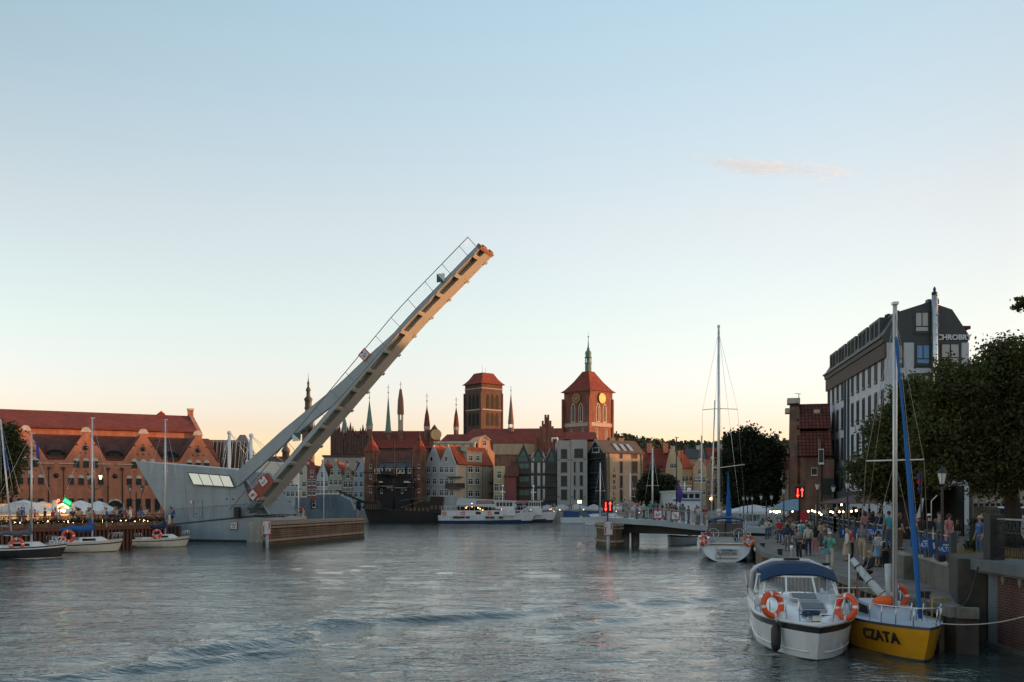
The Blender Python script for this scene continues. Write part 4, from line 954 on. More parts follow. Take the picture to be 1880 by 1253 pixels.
    for px in (1118,1177): mb = MB(); u = c.B(px,850)[0]; mb.box(u-.1,u+.1,-.15,0,1,ze); mb.build('downpipe', SLATE, r)
beige_granary()
def side_row():
    f = Fac(1205,238,ZU); r = thing('long_house', 'brown house with a wide dark red roof and a beige end gable', 'house', f.loc())
    u = f.u; z = lambda py: f.z(1205,py)
    a, b, c_ = u(1176), u(1222), u(1247); zr, ze = z(823), z(866)
    mb = MB(); mb.box(a,b,0,10,0,ze); mb.build('wall', plaster('brown',(.17,.13,.09)), r)
    mb = MB(); mb.prism([(u(1221),0),(u(1253),0),(u(1253),z(856)),(u(1236),zr),(u(1221),z(864))], 0, 8); mb.build('end_gable', plaster('ochre',(.40,.31,.19)), r)
    mb = MB(); mb.sheet((a,-.3,ze),(u(1221),-.3,ze),(u(1237),6,zr),(u(1180),6,zr),-.2); mb.sheet((u(1180),6,zr),(u(1237),6,zr),(u(1221),11,ze),(a,11,ze),-.2); mb.build('roof', TILE, r)
    for px in (1197.5,1227.5): mb = MB(); mb.box(u(px)-.55,u(px)+.55,4,5.5,zr-1,z(812)); mb.build('chimney', mat('peach_brick',(.5,.2,.11),.9,.2), r)
    for px, py in ((1233,860),(1239,860),(1233,885),(1241,885)): win(r,'cross',u(px),z(py),.8,1.2)
    for px in (1186,1192,1198,1206): win(r,'cross',u(px),z(880),.9,1.3)
    mb = MB(); mb.prism([(u(1191),z(866)),(u(1203),z(866)),(u(1203),z(852)),(u(1191),z(852))],-.1,4); mb.build('dormer', SLATE, r)
    f = Fac(1262,246,ZU); r = thing('town_house', 'ochre house with an orange roof and three windows behind the white ship', 'house', f.loc(), 0, 'gabled houses on the far quay')
    u = f.u; z = lambda py: f.z(1262,py); mb = MB(); mb.box(u(1249),u(1273),0,9,0,z(861)); mb.build('wall', plaster('ochre',(.40,.31,.19)), r)
    mb = MB(); mb.sheet((u(1248),-.3,z(861)),(u(1274),-.3,z(861)),(u(1266),6,z(834)),(u(1246),6,z(834)),-.2); mb.build('roof', TILEO, r)
    for px in (1254,1261,1268):
        for py in (884,907): win(r,'cross',u(px),z(py),.8,1.3)
    mb = MB(); mb.box(u(1250),u(1253.5),3,4,z(845),z(827),0); mb.box(u(1256),u(1258),3,4,z(845),z(826)); mb.build('chimney', mat('peach_brick',(.5,.2,.11)), r)
    r, f = front_house('ochre house with a stepped shoulder gable and rows of white windows',1273,1296,244,846,858,plaster('ochre2',(.36,.29,.185)),'neck',((866,1),(881,None),(904,None)),3,ww=.75,wh=1.35)
    r, f = front_house('brownish house with a small red roof beside the big dark tree',1296,1318,250,842,858,plaster('tan',(.26,.19,.12)),'gable',((884,None),(905,None)),2,ww=.75,wh=1.35,roofm=TILEO)
    f = Fac(1270,330,ZU)
    for i,(x0,x1,ye,yt,m,lab) in enumerate(((1205,1262,842,826,TILE,'distant red roof between the chimneys'),(1262,1302,842,824,SLATE,'distant grey slate roof right of the red roofs'),(1300,1345,838,822,TILE,'distant tiled roof behind the big dark tree'))):
        r = thing('distant_house', lab, 'house', f.loc(), 0, 'distant roofs under the hill'); mb = MB(); mb.box(f.u(x0),f.u(x1),0,8,0,f.z(1270,ye)); mb.build('wall', plaster('tan',(.26,.19,.12)), r); gable_roof(r,f.u(x0),f.u(x1),f.z(1270,ye),f.z(1270,yt),0,8,m,'x')
        mb = MB(); u = f.u(x0+(x1-x0)*.6); mb.box(u-.6,u+.6,3.5,4.6,f.z(1270,yt)-1,f.z(1270,yt-7)); mb.build('chimney', STONE, r)
side_row()
def peach_gable():
    f = Fac(885,262,ZU); r = thing('peach_house', 'peach plastered house with a curved gable catching the last sun', 'house', f.loc(), R(20))
    f = Fac(885,262,ZU,R(20)); q = f.uz
    P = [q(872,930),q(908,930),q(908,832),q(901,825),q(899,808),q(889,800),q(880,807),q(878,822),q(872,830)]
    mb = MB(); mb.prism(P,0,9); mb.build('wall', plaster('peach',(.48,.25,.14)), r)
    mb = MB(); a, b, c_ = q(879,807.5), q(889.5,800), q(900,808); mb.bar((a[0],-.1,a[1]),(b[0],-.1,b[1]),.25,.2); mb.bar((b[0],-.1,b[1]),(c_[0],-.1,c_[1]),.25,.2); mb.build('cornice', STONE, r)
    u, z = q(890,819); win(r,'cross',u,z,1.0,1.5); u, z = q(893,836); win(r,'cross',u,z,1.0,1.5)
    f = Fac(830,258,ZU); r = thing('flat_block', 'long cream flat roofed house behind the twin grey gables', 'building', f.loc()); u = f.u; z = lambda py: f.z(830,py)
    mb = MB(); mb.box(u(797),u(872),0,10,0,z(814)); mb.build('wall', plaster('cream2',(.42,.35,.26)), r); mb = MB(); mb.box(u(796),u(873),-.4,10.4,z(814),z(811)); mb.build('roof', STONE, r)
    for i in range(5): win(r,'cross',u(805+i*15),z(824),1,1.2)
peach_gable()
# ---------------------------------------------------------------- churches behind
def lancet(root, m, x, z, w_, h, y=-.06, rz=0, loc=None, name='window'):
    mb = MB(); P = [(x-w_/2,z),(x+w_/2,z),(x+w_/2,z+h*.75),(x+w_*.25,z+h*.93),(x,z+h),(x-w_*.25,z+h*.93),(x-w_/2,z+h*.75)]
    mb.prism(P, y, 0.0, 0)
    P2 = [(x+(a-x)*.68, z+.3+(b-z)*.9) for a,b in P]; mb.prism(P2, y-.03, y, 1); mb.box(x-.1,x+.1,y-.1,y-.03,z+.3,z+h*.8,0)
    return mb
def square_tower(name, label, pxc, d, side, ang, ztop, stages, roofpts, bm, winrows, roofm, trimm, wm):
    x = (pxc-CX)*d/F; r = thing(name, label, 'church tower', (x,d+side*.7,ZU), ang)
    h = side/2; mb = MB(); mb.box(-h,h,-h,h,0,ztop)
    for sx in (-1,1):
        for sy in (-1,1): mb.box(sx*h-.9*(sx<0)-.35*(sx>0)-.0,sx*h+.9*(sx>0)*.4+.35*(sx<0)+.0,sy*h-.35,sy*h+.35,0,ztop*.93)
    mb.build('wall', bm, r)
    mb = MB()
    for z0,z1 in stages: mb.box(-h-.18,h+.18,-h-.18,h+.18,z0,z1)
    mb.build('string_course', trimm, r)
    mb = MB(); mb.lathe([(a*math.sqrt(2)*side/2,z) for a,z in roofpts],4,0,(0,0,0),sm=False,rot=math.pi/4); mb.build('roof', roofm, r)
    for z0,hh,ww,xs in winrows:
        for fc in range(4):
            for xx in xs:
                mb = lancet(r, None, xx, z0, ww, hh); o = mb.build('window', wm, r)
                o.rotation_euler = (0,0,fc*math.pi/2); a = fc*math.pi/2; o.location = (math.sin(a)*h, -math.cos(a)*h, 0)
    return r, h
def towers():
    d = 330; S = d/F; z = lambda py, dd=d: HC-(py-HY)*dd/F-ZU
    r, h = square_tower('clock_tower','square brick church tower with gold clocks, tent roof and slim green lantern',1083.5,d,11.6,R(45),z(714),[(z(782),z(775)),(z(718),z(713.5))],[(1.16,z(717)),(.98,z(712)),(.62,z(697)),(.24,z(677)),(.02,z(676))],BRICKR,[(z(774),z(738)-z(774),1.9,(-1.7,1.7)),(z(812),5.0,1.3,(-2.5,2.5))],TILE,mat('pale_band',(.36,.31,.26),.9,.2),[STONE,DARK])
    GOLD = mat('gilded_metal',(.46,.28,.07),.6,.1,metal=.9); BLU = mat('clock_face',(.035,.03,.03),.4,.1)
    for fc in range(4):
        a = fc*math.pi/2; mb = MB(); R0 = 1.75
        M = Matrix.Rotation(a,4,'Z') @ Matrix.Translation((0,-h-.4,z(729.5))) @ Matrix.Rotation(math.pi/2,4,'X')
        mb.lathe([(R0*.95,-.3),(R0*.95,0)],20,1,(0,0,0),False,0,M)
        for k in range(12): t = k*math.pi/6; M2 = M @ Matrix.Rotation(t,4,'Z'); mb.box(-.14,.14,R0*.55,R0*.96,0,.06,0,M2)
        mb.lathe([(R0*.25,0),(R0*.25,.05)],10,0,(0,0,0),False,0,M); mb.box(-.08,.08,-.2,R0*.75,.06,.1,0,M @ Matrix.Rotation(2.2,4,'Z')); mb.box(-.1,.1,-.2,R0*.5,.06,.1,0,M @ Matrix.Rotation(-.9,4,'Z'))
        mb.torus(R0*.98,.06,24,5,0,M @ Matrix.Rotation(math.pi/2,4,'X'))
        mb.build('clock', [GOLD,BLU], r)
    mb = MB(); zb = z(678); mb.lathe([(1.1,zb-1),(1.1,z(662)),(1.3,z(661.5)),(1.3,z(660.5))],8,0,sm=False)
    for k in range(8): t = math.pi/8+k*math.pi/4; mb.box(-.11,.11,-.11,.11,z(660.5),z(651),0,Matrix.Translation((math.cos(t)*1.0,math.sin(t)*1.0,0)))
    mb.lathe([(1.0,z(660.5)),(.2,z(660)),(.2,z(651)),(1.0,z(651))],8)
    mb.lathe([(1.3,z(651)),(1.25,z(649.5)),(.95,z(648)),(1.15,z(643)),(1.0,z(639.5)),(.55,z(637)),(.5,z(634)),(.3,z(631)),(.22,z(628)),(.06,z(613))],10)
    mb.ball((0,0,z(611.5)),.28,8); mb.tube([(0,0,z(612)),(0,0,z(603))],.05,5); mb.build('lantern', COPPER, r)
    # nave of the same church
    f = Fac(950,300,ZU); r = thing('church_nave', 'long red tiled church nave with a crow stepped cross gable', 'church', f.loc()); u = f.u; zz = lambda py: f.z(950,py)
    mb = MB(); mb.box(u(890),u(1036),0,20,0,zz(814)); mb.box(u(800),u(890),6,18,0,zz(812)); mb.box(u(1036),u(1095),3,16,0,zz(810)); mb.build('wall', BRICKB, r)
    mb = MB(); ym = 10
    mb.add([(u(886),-.4,zz(814)),(u(1036),-.4,zz(814)),(u(1036),ym,zz(782)),(u(866),ym,zz(783.5)),(u(845),20,zz(814)),(u(1036),20,zz(814)),(u(836),8,zz(808))],[(0,1,2,3),(3,2,5,4),(0,3,6),(3,4,6)]); 
    mb.add([(u(802),5,zz(812)),(u(890),5,zz(812)),(u(890),12,zz(792)),(u(816),12,zz(793)),(u(802),18,zz(812)),(u(890),18,zz(812))],[(0,1,2,3),(3,2,5,4),(0,3,4)])
    mb.add([(u(1030),2.6,zz(806)),(u(1098),2.6,zz(806)),(u(1098),9,zz(790)),(u(1030),9,zz(790)),(u(1098),16,zz(806)),(u(1030),16,zz(806))],[(0,1,2,3),(3,2,4,5)])
    mb.build('roof', TILE, r)
    mb = MB(); mb.prism([(u(983),zz(835)),(u(1021),zz(835)),(u(1021),zz(806)),(u(1014),zz(806)),(u(1014),zz(791)),(u(1010),zz(791)),(u(1010),zz(780)),(u(1007),zz(780)),(u(1003.5),zz(766)),(u(1000),zz(780)),(u(996),zz(780)),(u(996),zz(791)),(u(992),zz(791)),(u(992),zz(806)),(u(983),zz(806))],-2.2,-1.4,0)
    for px in (983,992,996,1001,1006,1010,1014,1020): mb.box(u(px)-.3,u(px)+.3,-2.5,-1.4,zz(835),zz({983:799,992:784,996:774,1001:763,1006:763,1010:774,1014:784,1020:799}[px]))
    mb.build('cross_gable', BRICKR, r)
    for px in (996,1009): o = lancet(r,None,u(px),zz(812),1.6,zz(786)-zz(812),-.1).build('window',[STONE,mat('ochre_panel',(.35,.22,.12),.8,.1)],r); o.location = (0,-2.2,0)
    for px in (908,925,942,960,975): lancet(r,None,u(px),zz(836),1.3,zz(818)-zz(836)).build('window',[BRICKB,DARK],r)
    mb = MB(); mb.prism([(u(905),zz(835)),(u(1036),zz(835)),(u(1036),zz(815)),(u(905),zz(815))],-.3,-.02); mb.build('aisle_wall', plaster('aisle',(.30,.24,.16)), r)
    # the great church
    d2 = 560; z2 = lambda py: HC-(py-HY)*d2/F-ZU; s = d2/F
    BK = brick('brick_tower_dark',(.125,.066,.05),(.09,.052,.042),(.07,.055,.048),dirt=.3)  # darker brick tone for the whole tower
    r, h = square_tower('great_tower','massive dark brick church tower with a low red hipped roof',887,d2,15.2,R(41),z2(704),[(z2(752.5),z2(750.5)),(z2(713),z2(711.5))],[(1.17,z2(704)),(1.0,z2(700)),(.8,z2(694)),(.52,z2(682)),(.02,z2(681))],BK,[(z2(750),z2(722)-z2(750),2.6,(-3.2,0.2,3.6)),(z2(781),z2(756)-z2(781),2.6,(-3.2,.2,3.6))],TILE,mat('pale_band',(.36,.31,.26)),[DARK,DARK])
    mb = MB(); mb.tube([(-1,0,z2(684)),(-1,0,z2(668))],.08,4); mb.tube([(1.2,0,z2(684)),(1.2,0,z2(672))],.08,4); mb.build('roof_cross', BLACK, r)
    f = Fac(700,545,ZU); r = thing('great_church', 'huge brick church body with a long red roof and stepped gables', 'church', f.loc()); u = f.u; zz = lambda py: f.z(700,py)
    mb = MB(); mb.box(u(607),u(660),0,30,0,zz(812)); mb.box(u(655),u(800),6,36,0,zz(822)); mb.build('wall', BRICKD, r)
    mb = MB(); mb.add([(u(655),5,zz(822)),(u(802),5,zz(822)),(u(802),20,zz(787)),(u(640),20,zz(787)),(u(802),36,zz(822)),(u(640),36,zz(822))],[(0,1,2,3),(3,2,4,5)]); mb.add([(u(612),4,zz(806)),(u(670),4,zz(806)),(u(670),14,zz(787)),(u(612),14,zz(791))],[(0,1,2,3)]); mb.build('roof', TILE, r)
    mb = MB()
    for x0, pk in ((607,782),(632,786),(655,790)):
        for k in range(5): xx = u(x0+k*4.6); hh = zz(pk+ (4-abs(k-2)*1.0)*-0+abs(k-2)*7); mb.box(xx,xx+u(x0+4)-u(x0),-.5,1.2,zz(835),hh); mb.lathe([(.7,hh),(.05,hh+3.4)],4,0,(xx+.6,.3,0))
    mb.build('stepped_gable', BRICKD, r)
    mb = MB(); mb.box(u(787),u(804),6,12,0,zz(788)); mb.prism([(u(789),zz(788)),(u(803),zz(788)),(u(796),zz(778))],5.5,9); mb.build('end_gable', BRICKR, r)
    mb = MB(); M = Matrix.Translation((u(799.5),4.8,zz(797))) @ Matrix.Rotation(math.pi/2,4,'X'); mb.lathe([(3.0,-.3),(3.0,0)],20,0,(0,0,0),False,0,M); mb.build('round_panel', mat('peach_disc',(.55,.36,.17),.6,.25,scale=.8), r)
    for i in range(9): lancet(r,None,u(612+i*5.2),zz(834),1.1,zz(818)-zz(834)).build('window',[BRICKD,DARK],r)
    # spires
    def spire(px, pbase, ptip, pw, label, kind, dd=550, shoulder=None):
        x = (px-CX)*dd/F; k = dd/F; zz = lambda py: HC-(py-HY)*k-ZU; rr = pw*k/2
        r = thing('church_spire', label, 'spire', (x,dd+8,ZU), 0, 'slender church spires')
        B0 = zz(shoulder if shoulder else pbase)
        if kind in ('turret','redturret'):
            mb = MB(); mb.lathe([(rr,0),(rr,B0)],8,0,sm=False); mb.lathe([(rr*1.15,B0-2),(rr*1.15,B0)],8,1,sm=False); mb.build('turret', [BRICKB,mat('pale_band',(.36,.31,.26))], r)
        else:
            mb = MB(); mb.lathe([(rr,B0-30),(rr,B0)],8,0,sm=False); mb.build('turret', BRICKB, r)
        mb = MB(); t = zz(ptip)
        if kind == 'lantern':
            mb.lathe([(rr*.9,B0),(rr*.9,B0+6)],8,1,sm=False)
            for j in range(6): a = j*math.pi/3; mb.box(-.2,.2,-.2,.2,B0+6,B0+9,1,Matrix.Translation((rr*.8*math.cos(a),rr*.8*math.sin(a),0)))
            b0 = B0+9; mb.lathe([(rr*1.15,b0),(rr*1.2,b0+1),(rr*1.0,b0+8),(rr*.6,b0+12),(rr*.45,b0+14),(.06,t)],8,0,sm=False)
        elif kind == 'redturret': mb.lathe([(rr*1.2,B0),(rr*.75,B0+6),(rr*.2,B0+10),(.05,t)],8,0,sm=False)
        else: mb.lathe([(rr*1.25,B0),(rr*1.05,B0+1.5),(rr*.9,B0+3.5),(.06,t)],8,0,sm=False)
        mb.build('cone', [COPPER if kind in ('turret','green') else (mat('brown_copper',(.16,.085,.06),.6,.2) if kind!='redturret' else TILE), mat('pale_band',(.36,.31,.26))], r)
        mb = MB(); mb.tube([(0,0,t-1),(0,0,t+5.5)],.12,4); mb.ball((0,0,t+1.2),.4,6); mb.bar((-.8,0,t+4),(.8,0,t+4),.15,.15); mb.build('finial', BLACK, r)
    spire(628,800,762,9,'green spire half hidden behind the raised bridge leaf','turret',shoulder=787)
    spire(674.5,800,732,11,'green copper spire on a brick turret, first right of the leaf','turret',shoulder=780)
    spire(709.5,795,722,10.5,'slimmest tall green copper spire without a turret','green',shoulder=793)
    spire(732.5,795,716,10.5,'tallest brown spire with an open lantern at its foot','lantern',shoulder=789)
    spire(781.5,800,738,10,'thin brown spire behind a short red capped turret','redturret',shoulder=781)
    spire(836,790,745,9,'small thin spire left of the massive dark tower','redturret',shoulder=782)
    x = (938-CX)*300/F; k = 300/F; zz = lambda py: HC-(py-HY)*k-ZU
    r = thing('church_spire','dark needle spire on the nave roof right of the massive tower','spire',(x,308,ZU),0,'slender church spires')
    mb = MB(); mb.lathe([(.95,zz(790)),(.95,zz(783)),(1.0,zz(782))],8,0,sm=False)
    for j in range(6): a = j*math.pi/3; mb.box(-.1,.1,-.1,.1,zz(783),zz(775),0,Matrix.Translation((.75*math.cos(a),.75*math.sin(a),0)))
    mb.lathe([(.95,zz(775)),(.9,zz(770)),(.04,zz(716))],8,0,sm=False); mb.build('cone', mat('brown_copper',(.16,.085,.06)), r); mb = MB(); mb.tube([(0,0,zz(717)),(0,0,zz(703))],.06,4); mb.ball((0,0,zz(712)),.2,6); mb.build('finial', BLACK, r)
    # town hall tower
    dd = 640; k = dd/F; zz = lambda py: HC-(py-HY)*k-ZU; x = (566-CX)*k
    r = thing('town_hall_tower','ornate slim town hall tower with a tiered dark spire behind the leaf','tower',(x,dd,ZU))
    w_ = 12*k/2*1.6; mb = MB(); mb.box(-w_,w_,-w_,w_,0,zz(795)); mb.box(-w_-.5,w_+.5,-w_-.5,w_+.5,zz(797),zz(795)); mb.build('wall', BRICKB, r)
    for sx in (-1,1):
        for sy in (-1,1): mb = MB(); mb.lathe([(1.1,zz(798)),(1.1,zz(790)),(1.4,zz(789)),(.2,zz(780)),(.04,zz(770))],8,0,(sx*w_,sy*w_,0)); mb.build('corner_turret', SLATE, r)
    mb = MB(); mb.lathe([(3.4,zz(795)),(3.4,zz(775)),(3.9,zz(772)),(2.9,zz(766)),(2.1,zz(763)),(2.1,zz(752)),(2.7,zz(750)),(2.2,zz(747)),(2.2,zz(737)),(2.8,zz(735)),(2.6,zz(732)),(1.3,zz(728)),(1.2,zz(719)),(1.7,zz(717.5)),(1.4,zz(714)),(.7,zz(711)),(.65,zz(705)),(.9,zz(703.5)),(.35,zz(700)),(.1,zz(692))],12); mb.tube([(0,0,zz(693)),(0,0,zz(686))],.12,4); mb.build('spire', mat('dark_copper',(.06,.07,.06)), r)
towers()
# ---------------------------------------------------------------- right bank: hotel
def hotel():
    d = 96; c = Corner(1628,d,0.0); a = math.atan2(30,3.8)     # left wall runs away from us
    r = thing('hotel', 'tall pale hotel with a dark mansard roof and lettered gable end', 'hotel', c.loc(), 0)
    fb = Frame(c.x,d,0,ZU); fa = Frame(c.x,d,a-math.pi,ZU)     # fa: u runs towards us, so -u is depth along the wall
    B = fb.uz
    def A(px,py): u,z = fa.uz(px,py); return -u, z
    wB = B(1779,900)[0]; LA = A(1519,900)[0]; ze = B(1650,629)[1]; dx, dy = math.cos(a), math.sin(a)
    W1 = mat('hotel_render',(.50,.53,.56),.85,.1,scale=.4); DKR = mat('hotel_dark_roof',(.045,.055,.058),.55,.12); TRIM = mat('hotel_trim',(.05,.065,.07),.5,.1)
    la = lambda t, o, z: (dx*t - dy*o, dy*t + dx*o, z)          # point t along the left wall, o outwards (to the left)
    foot = [(0,0),(wB,0),(wB+dx*LA,dy*LA),(dx*LA,dy*LA)]
    mb = MB(); mb.slab(foot,0,ze-.02,0); mb.build('wall', W1, r)
    P = [B(1628,629),B(1628,612),B(1648,573),B(1706,554.5),B(1748,568.5),B(1780,617),B(1777,629)]; P[0] = (-.35,ze); P[1] = (-.45,B(1628,618)[1])
    n = len(P); mb = MB(); vs = [(x,-.02,z) for x,z in P]+[(x+dx*LA,dy*LA,z) for x,z in P]
    mb.add(vs,[tuple(range(n)) , tuple(range(2*n-1,n-1,-1))]+[(i,n+i,n+(i+1)%n,(i+1)%n) for i in range(n)],0); mb.build('roof', DKR, r)
    mb = MB()
    for x,z in (P[2],P[3]): mb.bar((x,-.1,z+.05),(x+dx*LA,dy*LA,z+.05),.25,.15)
    mb.bar((P[1][0],0,P[1][1]),(P[1][0]+dx*LA,dy*LA,P[1][1]),.3,.2); mb.build('eave_trim', TRIM, r)
    # gable end windows
    for (pa,pb,pt,pm) in ((1679,1705,572,611),(1681,1707,632,670),(1681,1707,688,725),(1726,1762,630,668),(1650,1656,632,670),(1650,1656,688,725),(1681,1707,745,780)):
        x0,zt = B(pa,pt); x1,zb = B(pb,pm); w_ = x1-x0
        mb = MB(); mb.box(x0-.15,x1+.15,-.06,-.01,zb-.3,zt+.15); f = mb.build('window_surround', TRIM, r)
        o = win(f,'dark',(x0+x1)/2,zb,w_,zt-zb,-.07)
        if pt == 632 and pa == 1681: setmat(o.children[0], mat('blue_blind',(.12,.28,.5),.3,.05))
        else: setmat(o.children[0], mat('pale_blind',(.42,.42,.4),.25,.06))
    # left wall: tall windows, storeys follow the photo near the far end
    rz = -(math.pi-a)
    rows = [(694,655),(757,715),(822,782),(868,840)]
    zs = [(3.9,6.2),(7.3,9.7),(10.8,13.2),(14.2,16.2)]
    k = 11
    for j in range(k):
        t = LA*(j+.55)/k
        if j == 6: continue
        for z0,z1 in zs: p = la(t,.03,z0); o = win(r,'slot',p[0],z0,1.0,z1-z0,p[1],a-math.pi)
    mb = MB(); t = LA*6.55/k
    for s in (-.9,.9): p, q = la(t+s,.1,.2), la(t+s,.1,ze); mb.bar(p,q,.25,.2)
    mb.build('downpipe', TRIM, r)
    mb = MB(); TB = mat('timber_band',(.10,.075,.06),.8,.35,scale=3)
    p0,p1 = la(0,.12,ze-1.5), la(LA,.12,ze-1.5); mb.bar((p0[0],p0[1],ze-.75),(p1[0],p1[1],ze-.75),.22,1.4); mb.build('timber_band', TB, r)
    mb = MB(); p0,p1 = la(3,.4,3.0), la(LA,.4,3.0); mb.bar(p0,p1,.9,.7); mb.build('canopy', TRIM, r)
    # dormers along the left slope
    for j,(t0,t1) in enumerate(((2.6,7.2),(8.2,12.6),(13.8,18.2),(19.2,23.4),(24.4,28.6))):
        mb = MB(); q = [la(t0,.05,0),la(t1,.05,0),la(t1,-1.7,0),la(t0,-1.7,0)]; mb.slab([(x,y) for x,y,_ in q], P[1][1]-.1, P[2][1]-.05); dm = mb.build('dormer', DKR, r)
        for s in (.3,.7): p = la(t0+(t1-t0)*s,.08,P[1][1]+.35); win(dm,'slot',p[0],p[2],.8,1.75,p[1],a-math.pi)
    # vents, flue pipe, sign
    mb = MB()
    for px in (1615,1626): x = -.3; p = la(6+ (1626-px)*.4,-1.6,P[2][1]); mb.lathe([(.3,0),(.3,.5),(.4,.55),(.4,.75),(.1,.9)],8,0,p)
    mb.box(P[4][0]-1.5,P[4][0]-.9,2,2.6,P[4][1],P[4][1]+1.4); mb.build('roof_vent', BLACK, r)['kind'] = 'stuff'
    mb = MB(); x,zb = B(1713,690); x2,zt = B(1709,545); mb.tube([(x,-.55,zb-6),(x,-.55,zb),(x2+.12,-.55,zt)],.27,12,0)
    for i in range(9): z = zb+(zt-zb)*i/8; mb.tube([(x,-.55,z),(x,-.55,z+.06)],.29,12,0)
    mb.build('flue', mat('flue_steel',(.62,.6,.57),.28,.15,metal=.85), r)
    mb = MB(); mb.lathe([(.27,0),(.3,.25),(.12,.4),(.16,.6),(.04,.85)],8,0,(x2+.12,-.55,zt)); mb.build('flue_cowl', BLACK, r)
    mb = MB(); x,z = B(1715.5,590); mb.box(x-.3,x+.3,-.35,-.02,B(1716,690)[1]-3,B(1716,553)[1]); mb.lathe([(.3,-.02),(.3,.33)],12,0,(0,0,0),False,0,Matrix.Translation((x,-.02,B(1716,553)[1])) @ Matrix.Rotation(math.pi/2,4,'X')); mb.build('shaft_casing', mat('casing_brown',(.16,.14,.125),.7,.2), r)
    u,z = B(1750.5,620.5); text('CHROBRY', .72, mat('sign_letters',(.62,.64,.66),.4,.05), r, Matrix.Translation((u,-.12,z)) @ FACE, .05, .02)
    mb = MB(); p = B(1772,598); mb.box(p[0]-.2,p[0]+1.0,1,2,p[1]-.15,p[1]+.15); mb.build('roof_outlet', TILE, r)
hotel()
def brick_house():
    d = 118; f = Fac(1466,d,ZU,R(-14)); r = thing('brick_house', 'old brown brick granary with a red tiled roof and stone topped gables', 'house', f.loc(), f.ang)
    q = f.uz; a, b = q(1464,900)[0], q(1528,900)[0]; ze = q(1490,836)[1]; zr = q(1490,737)[1]
    BB = BRICKB
    mb = MB(); mb.box(a,b,0,10,0,ze); mb.build('wall', BB, r)
    mb = MB(); zm = q(1490,792)[1]; mb.sheet((a,-.3,ze-.2),(b,-.3,ze-.2),(b,2.0,zm),(a,2.0,zm),-.2); mb.sheet((a,1.8,zm+.35),(b,1.8,zm+.35),(b,5,zr),(a,5,zr),-.2); mb.sheet((a,5,zr),(b,5,zr),(b,10.3,ze),(a,10.3,ze),-.2); mb.build('roof', brick('pantiles_brown',(.20,.055,.032),(.15,.042,.028),(.05,.018,.014),bw=.42,bh=.42,ms=.07,dirt=.3,offs=0.), r)
    for x0,x1,zt,yy in ((a-.75,a+.35,zr+.3,0),(q(1502,900)[0],q(1507,900)[0],q(1502,755)[1],-1.2)):
        MY = Matrix(((0,1,0,0),(1,0,0,0),(0,0,1,0),(0,0,0,1)))
        P = [(yy,0),(yy,ze),(yy+.9,ze+1.2),(2.2,zt-2.6),(2.8,zt-2.4),(3.6,zt-.6),(4.4,zt-.4),(4.4,zt),(5.6,zt),(5.6,zt-.4),(10,ze),(10,0)]
        n = len(P); mb = MB(); mb.add([(x0,y,z) for y,z in P]+[(x1,y,z) for y,z in P],[tuple(range(n)),tuple(range(2*n-1,n-1,-1))]+[(i,n+i,n+(i+1)%n,(i+1)%n) for i in range(n)],0)
        mb.box(x0-.3,x1+.1,3.6,6.2,zt-.15,zt+.5,1); mb.box(x0-.55,x1,3.9,5.9,zt-1.3,zt-.7,1); mb.build('gable_wall', [BB,STONE], r)
    win(r,'plain',q(1495,870)[0],q(1495,873)[1],.7,.9); win(r,'plain',q(1508,850)[0]-.1,q(1508,852)[1],.6,1.7,y=-1.3)
    mb = MB(); mb.box(q(1509,900)[0],q(1530,900)[0],-1.2,0,0,q(1510,845)[1]); mb.build('annex', BB, r)
    for px in (1513,1519,1525): win(r,'slot',q(px,900)[0],q(px,912)[1],.55,2.2,y=-1.22)
    mb = MB(); x,z = q(1469,725); mb.tube([(x,4,zr-1),(x,4,q(1469,716)[1])],.04,4); mb.tube([(x-.5,4,q(1469,716)[1]),(x+.3,4,q(1469,716)[1]-.1)],.03,4); mb.build('antenna', BLACK, r)
    f = Fac(1445,138,ZU,R(-14)); r = thing('gable_house', 'beige gabled house with a red roof between the dark tree and brown granary', 'house', f.loc(), f.ang); q = f.uz
    P = [q(1424,938),q(1470,938),q(1470,822),q(1466,821),q(1455,852),q(1440,866),q(1430,872),q(1424,872)]
    mb = MB(); mb.prism(P,0,9); mb.build('wall', plaster('pinkbeige',(.35,.26,.19)), r)
    mb = MB(); a = q(1466,822); b = q(1424,870); mb.sheet((b[0]-1,-.2,b[1]-.6),(b[0]+2.8,-.2,b[1]+1.2),(a[0],8,a[1]),(b[0]-1,8,a[1]-.5),-.2); mb.build('roof', TILEO, r)
    u,z = q(1429,866); mb = MB(); mb.box(u-.9,u+.9,-.5,2,z-1.5,z+1.6); dm = mb.build('dormer', TILED, r); win(dm,'cross',u,z-1.1,1.1,1.8,-.52)
    mb = MB(); u,z = q(1426,812); mb.box(u-.4,u+.4,2,3,z-2,z+.4); mb.ball((u,2.5,z+.9),.45,8); mb.build('chimney', STONE, r)
brick_house()
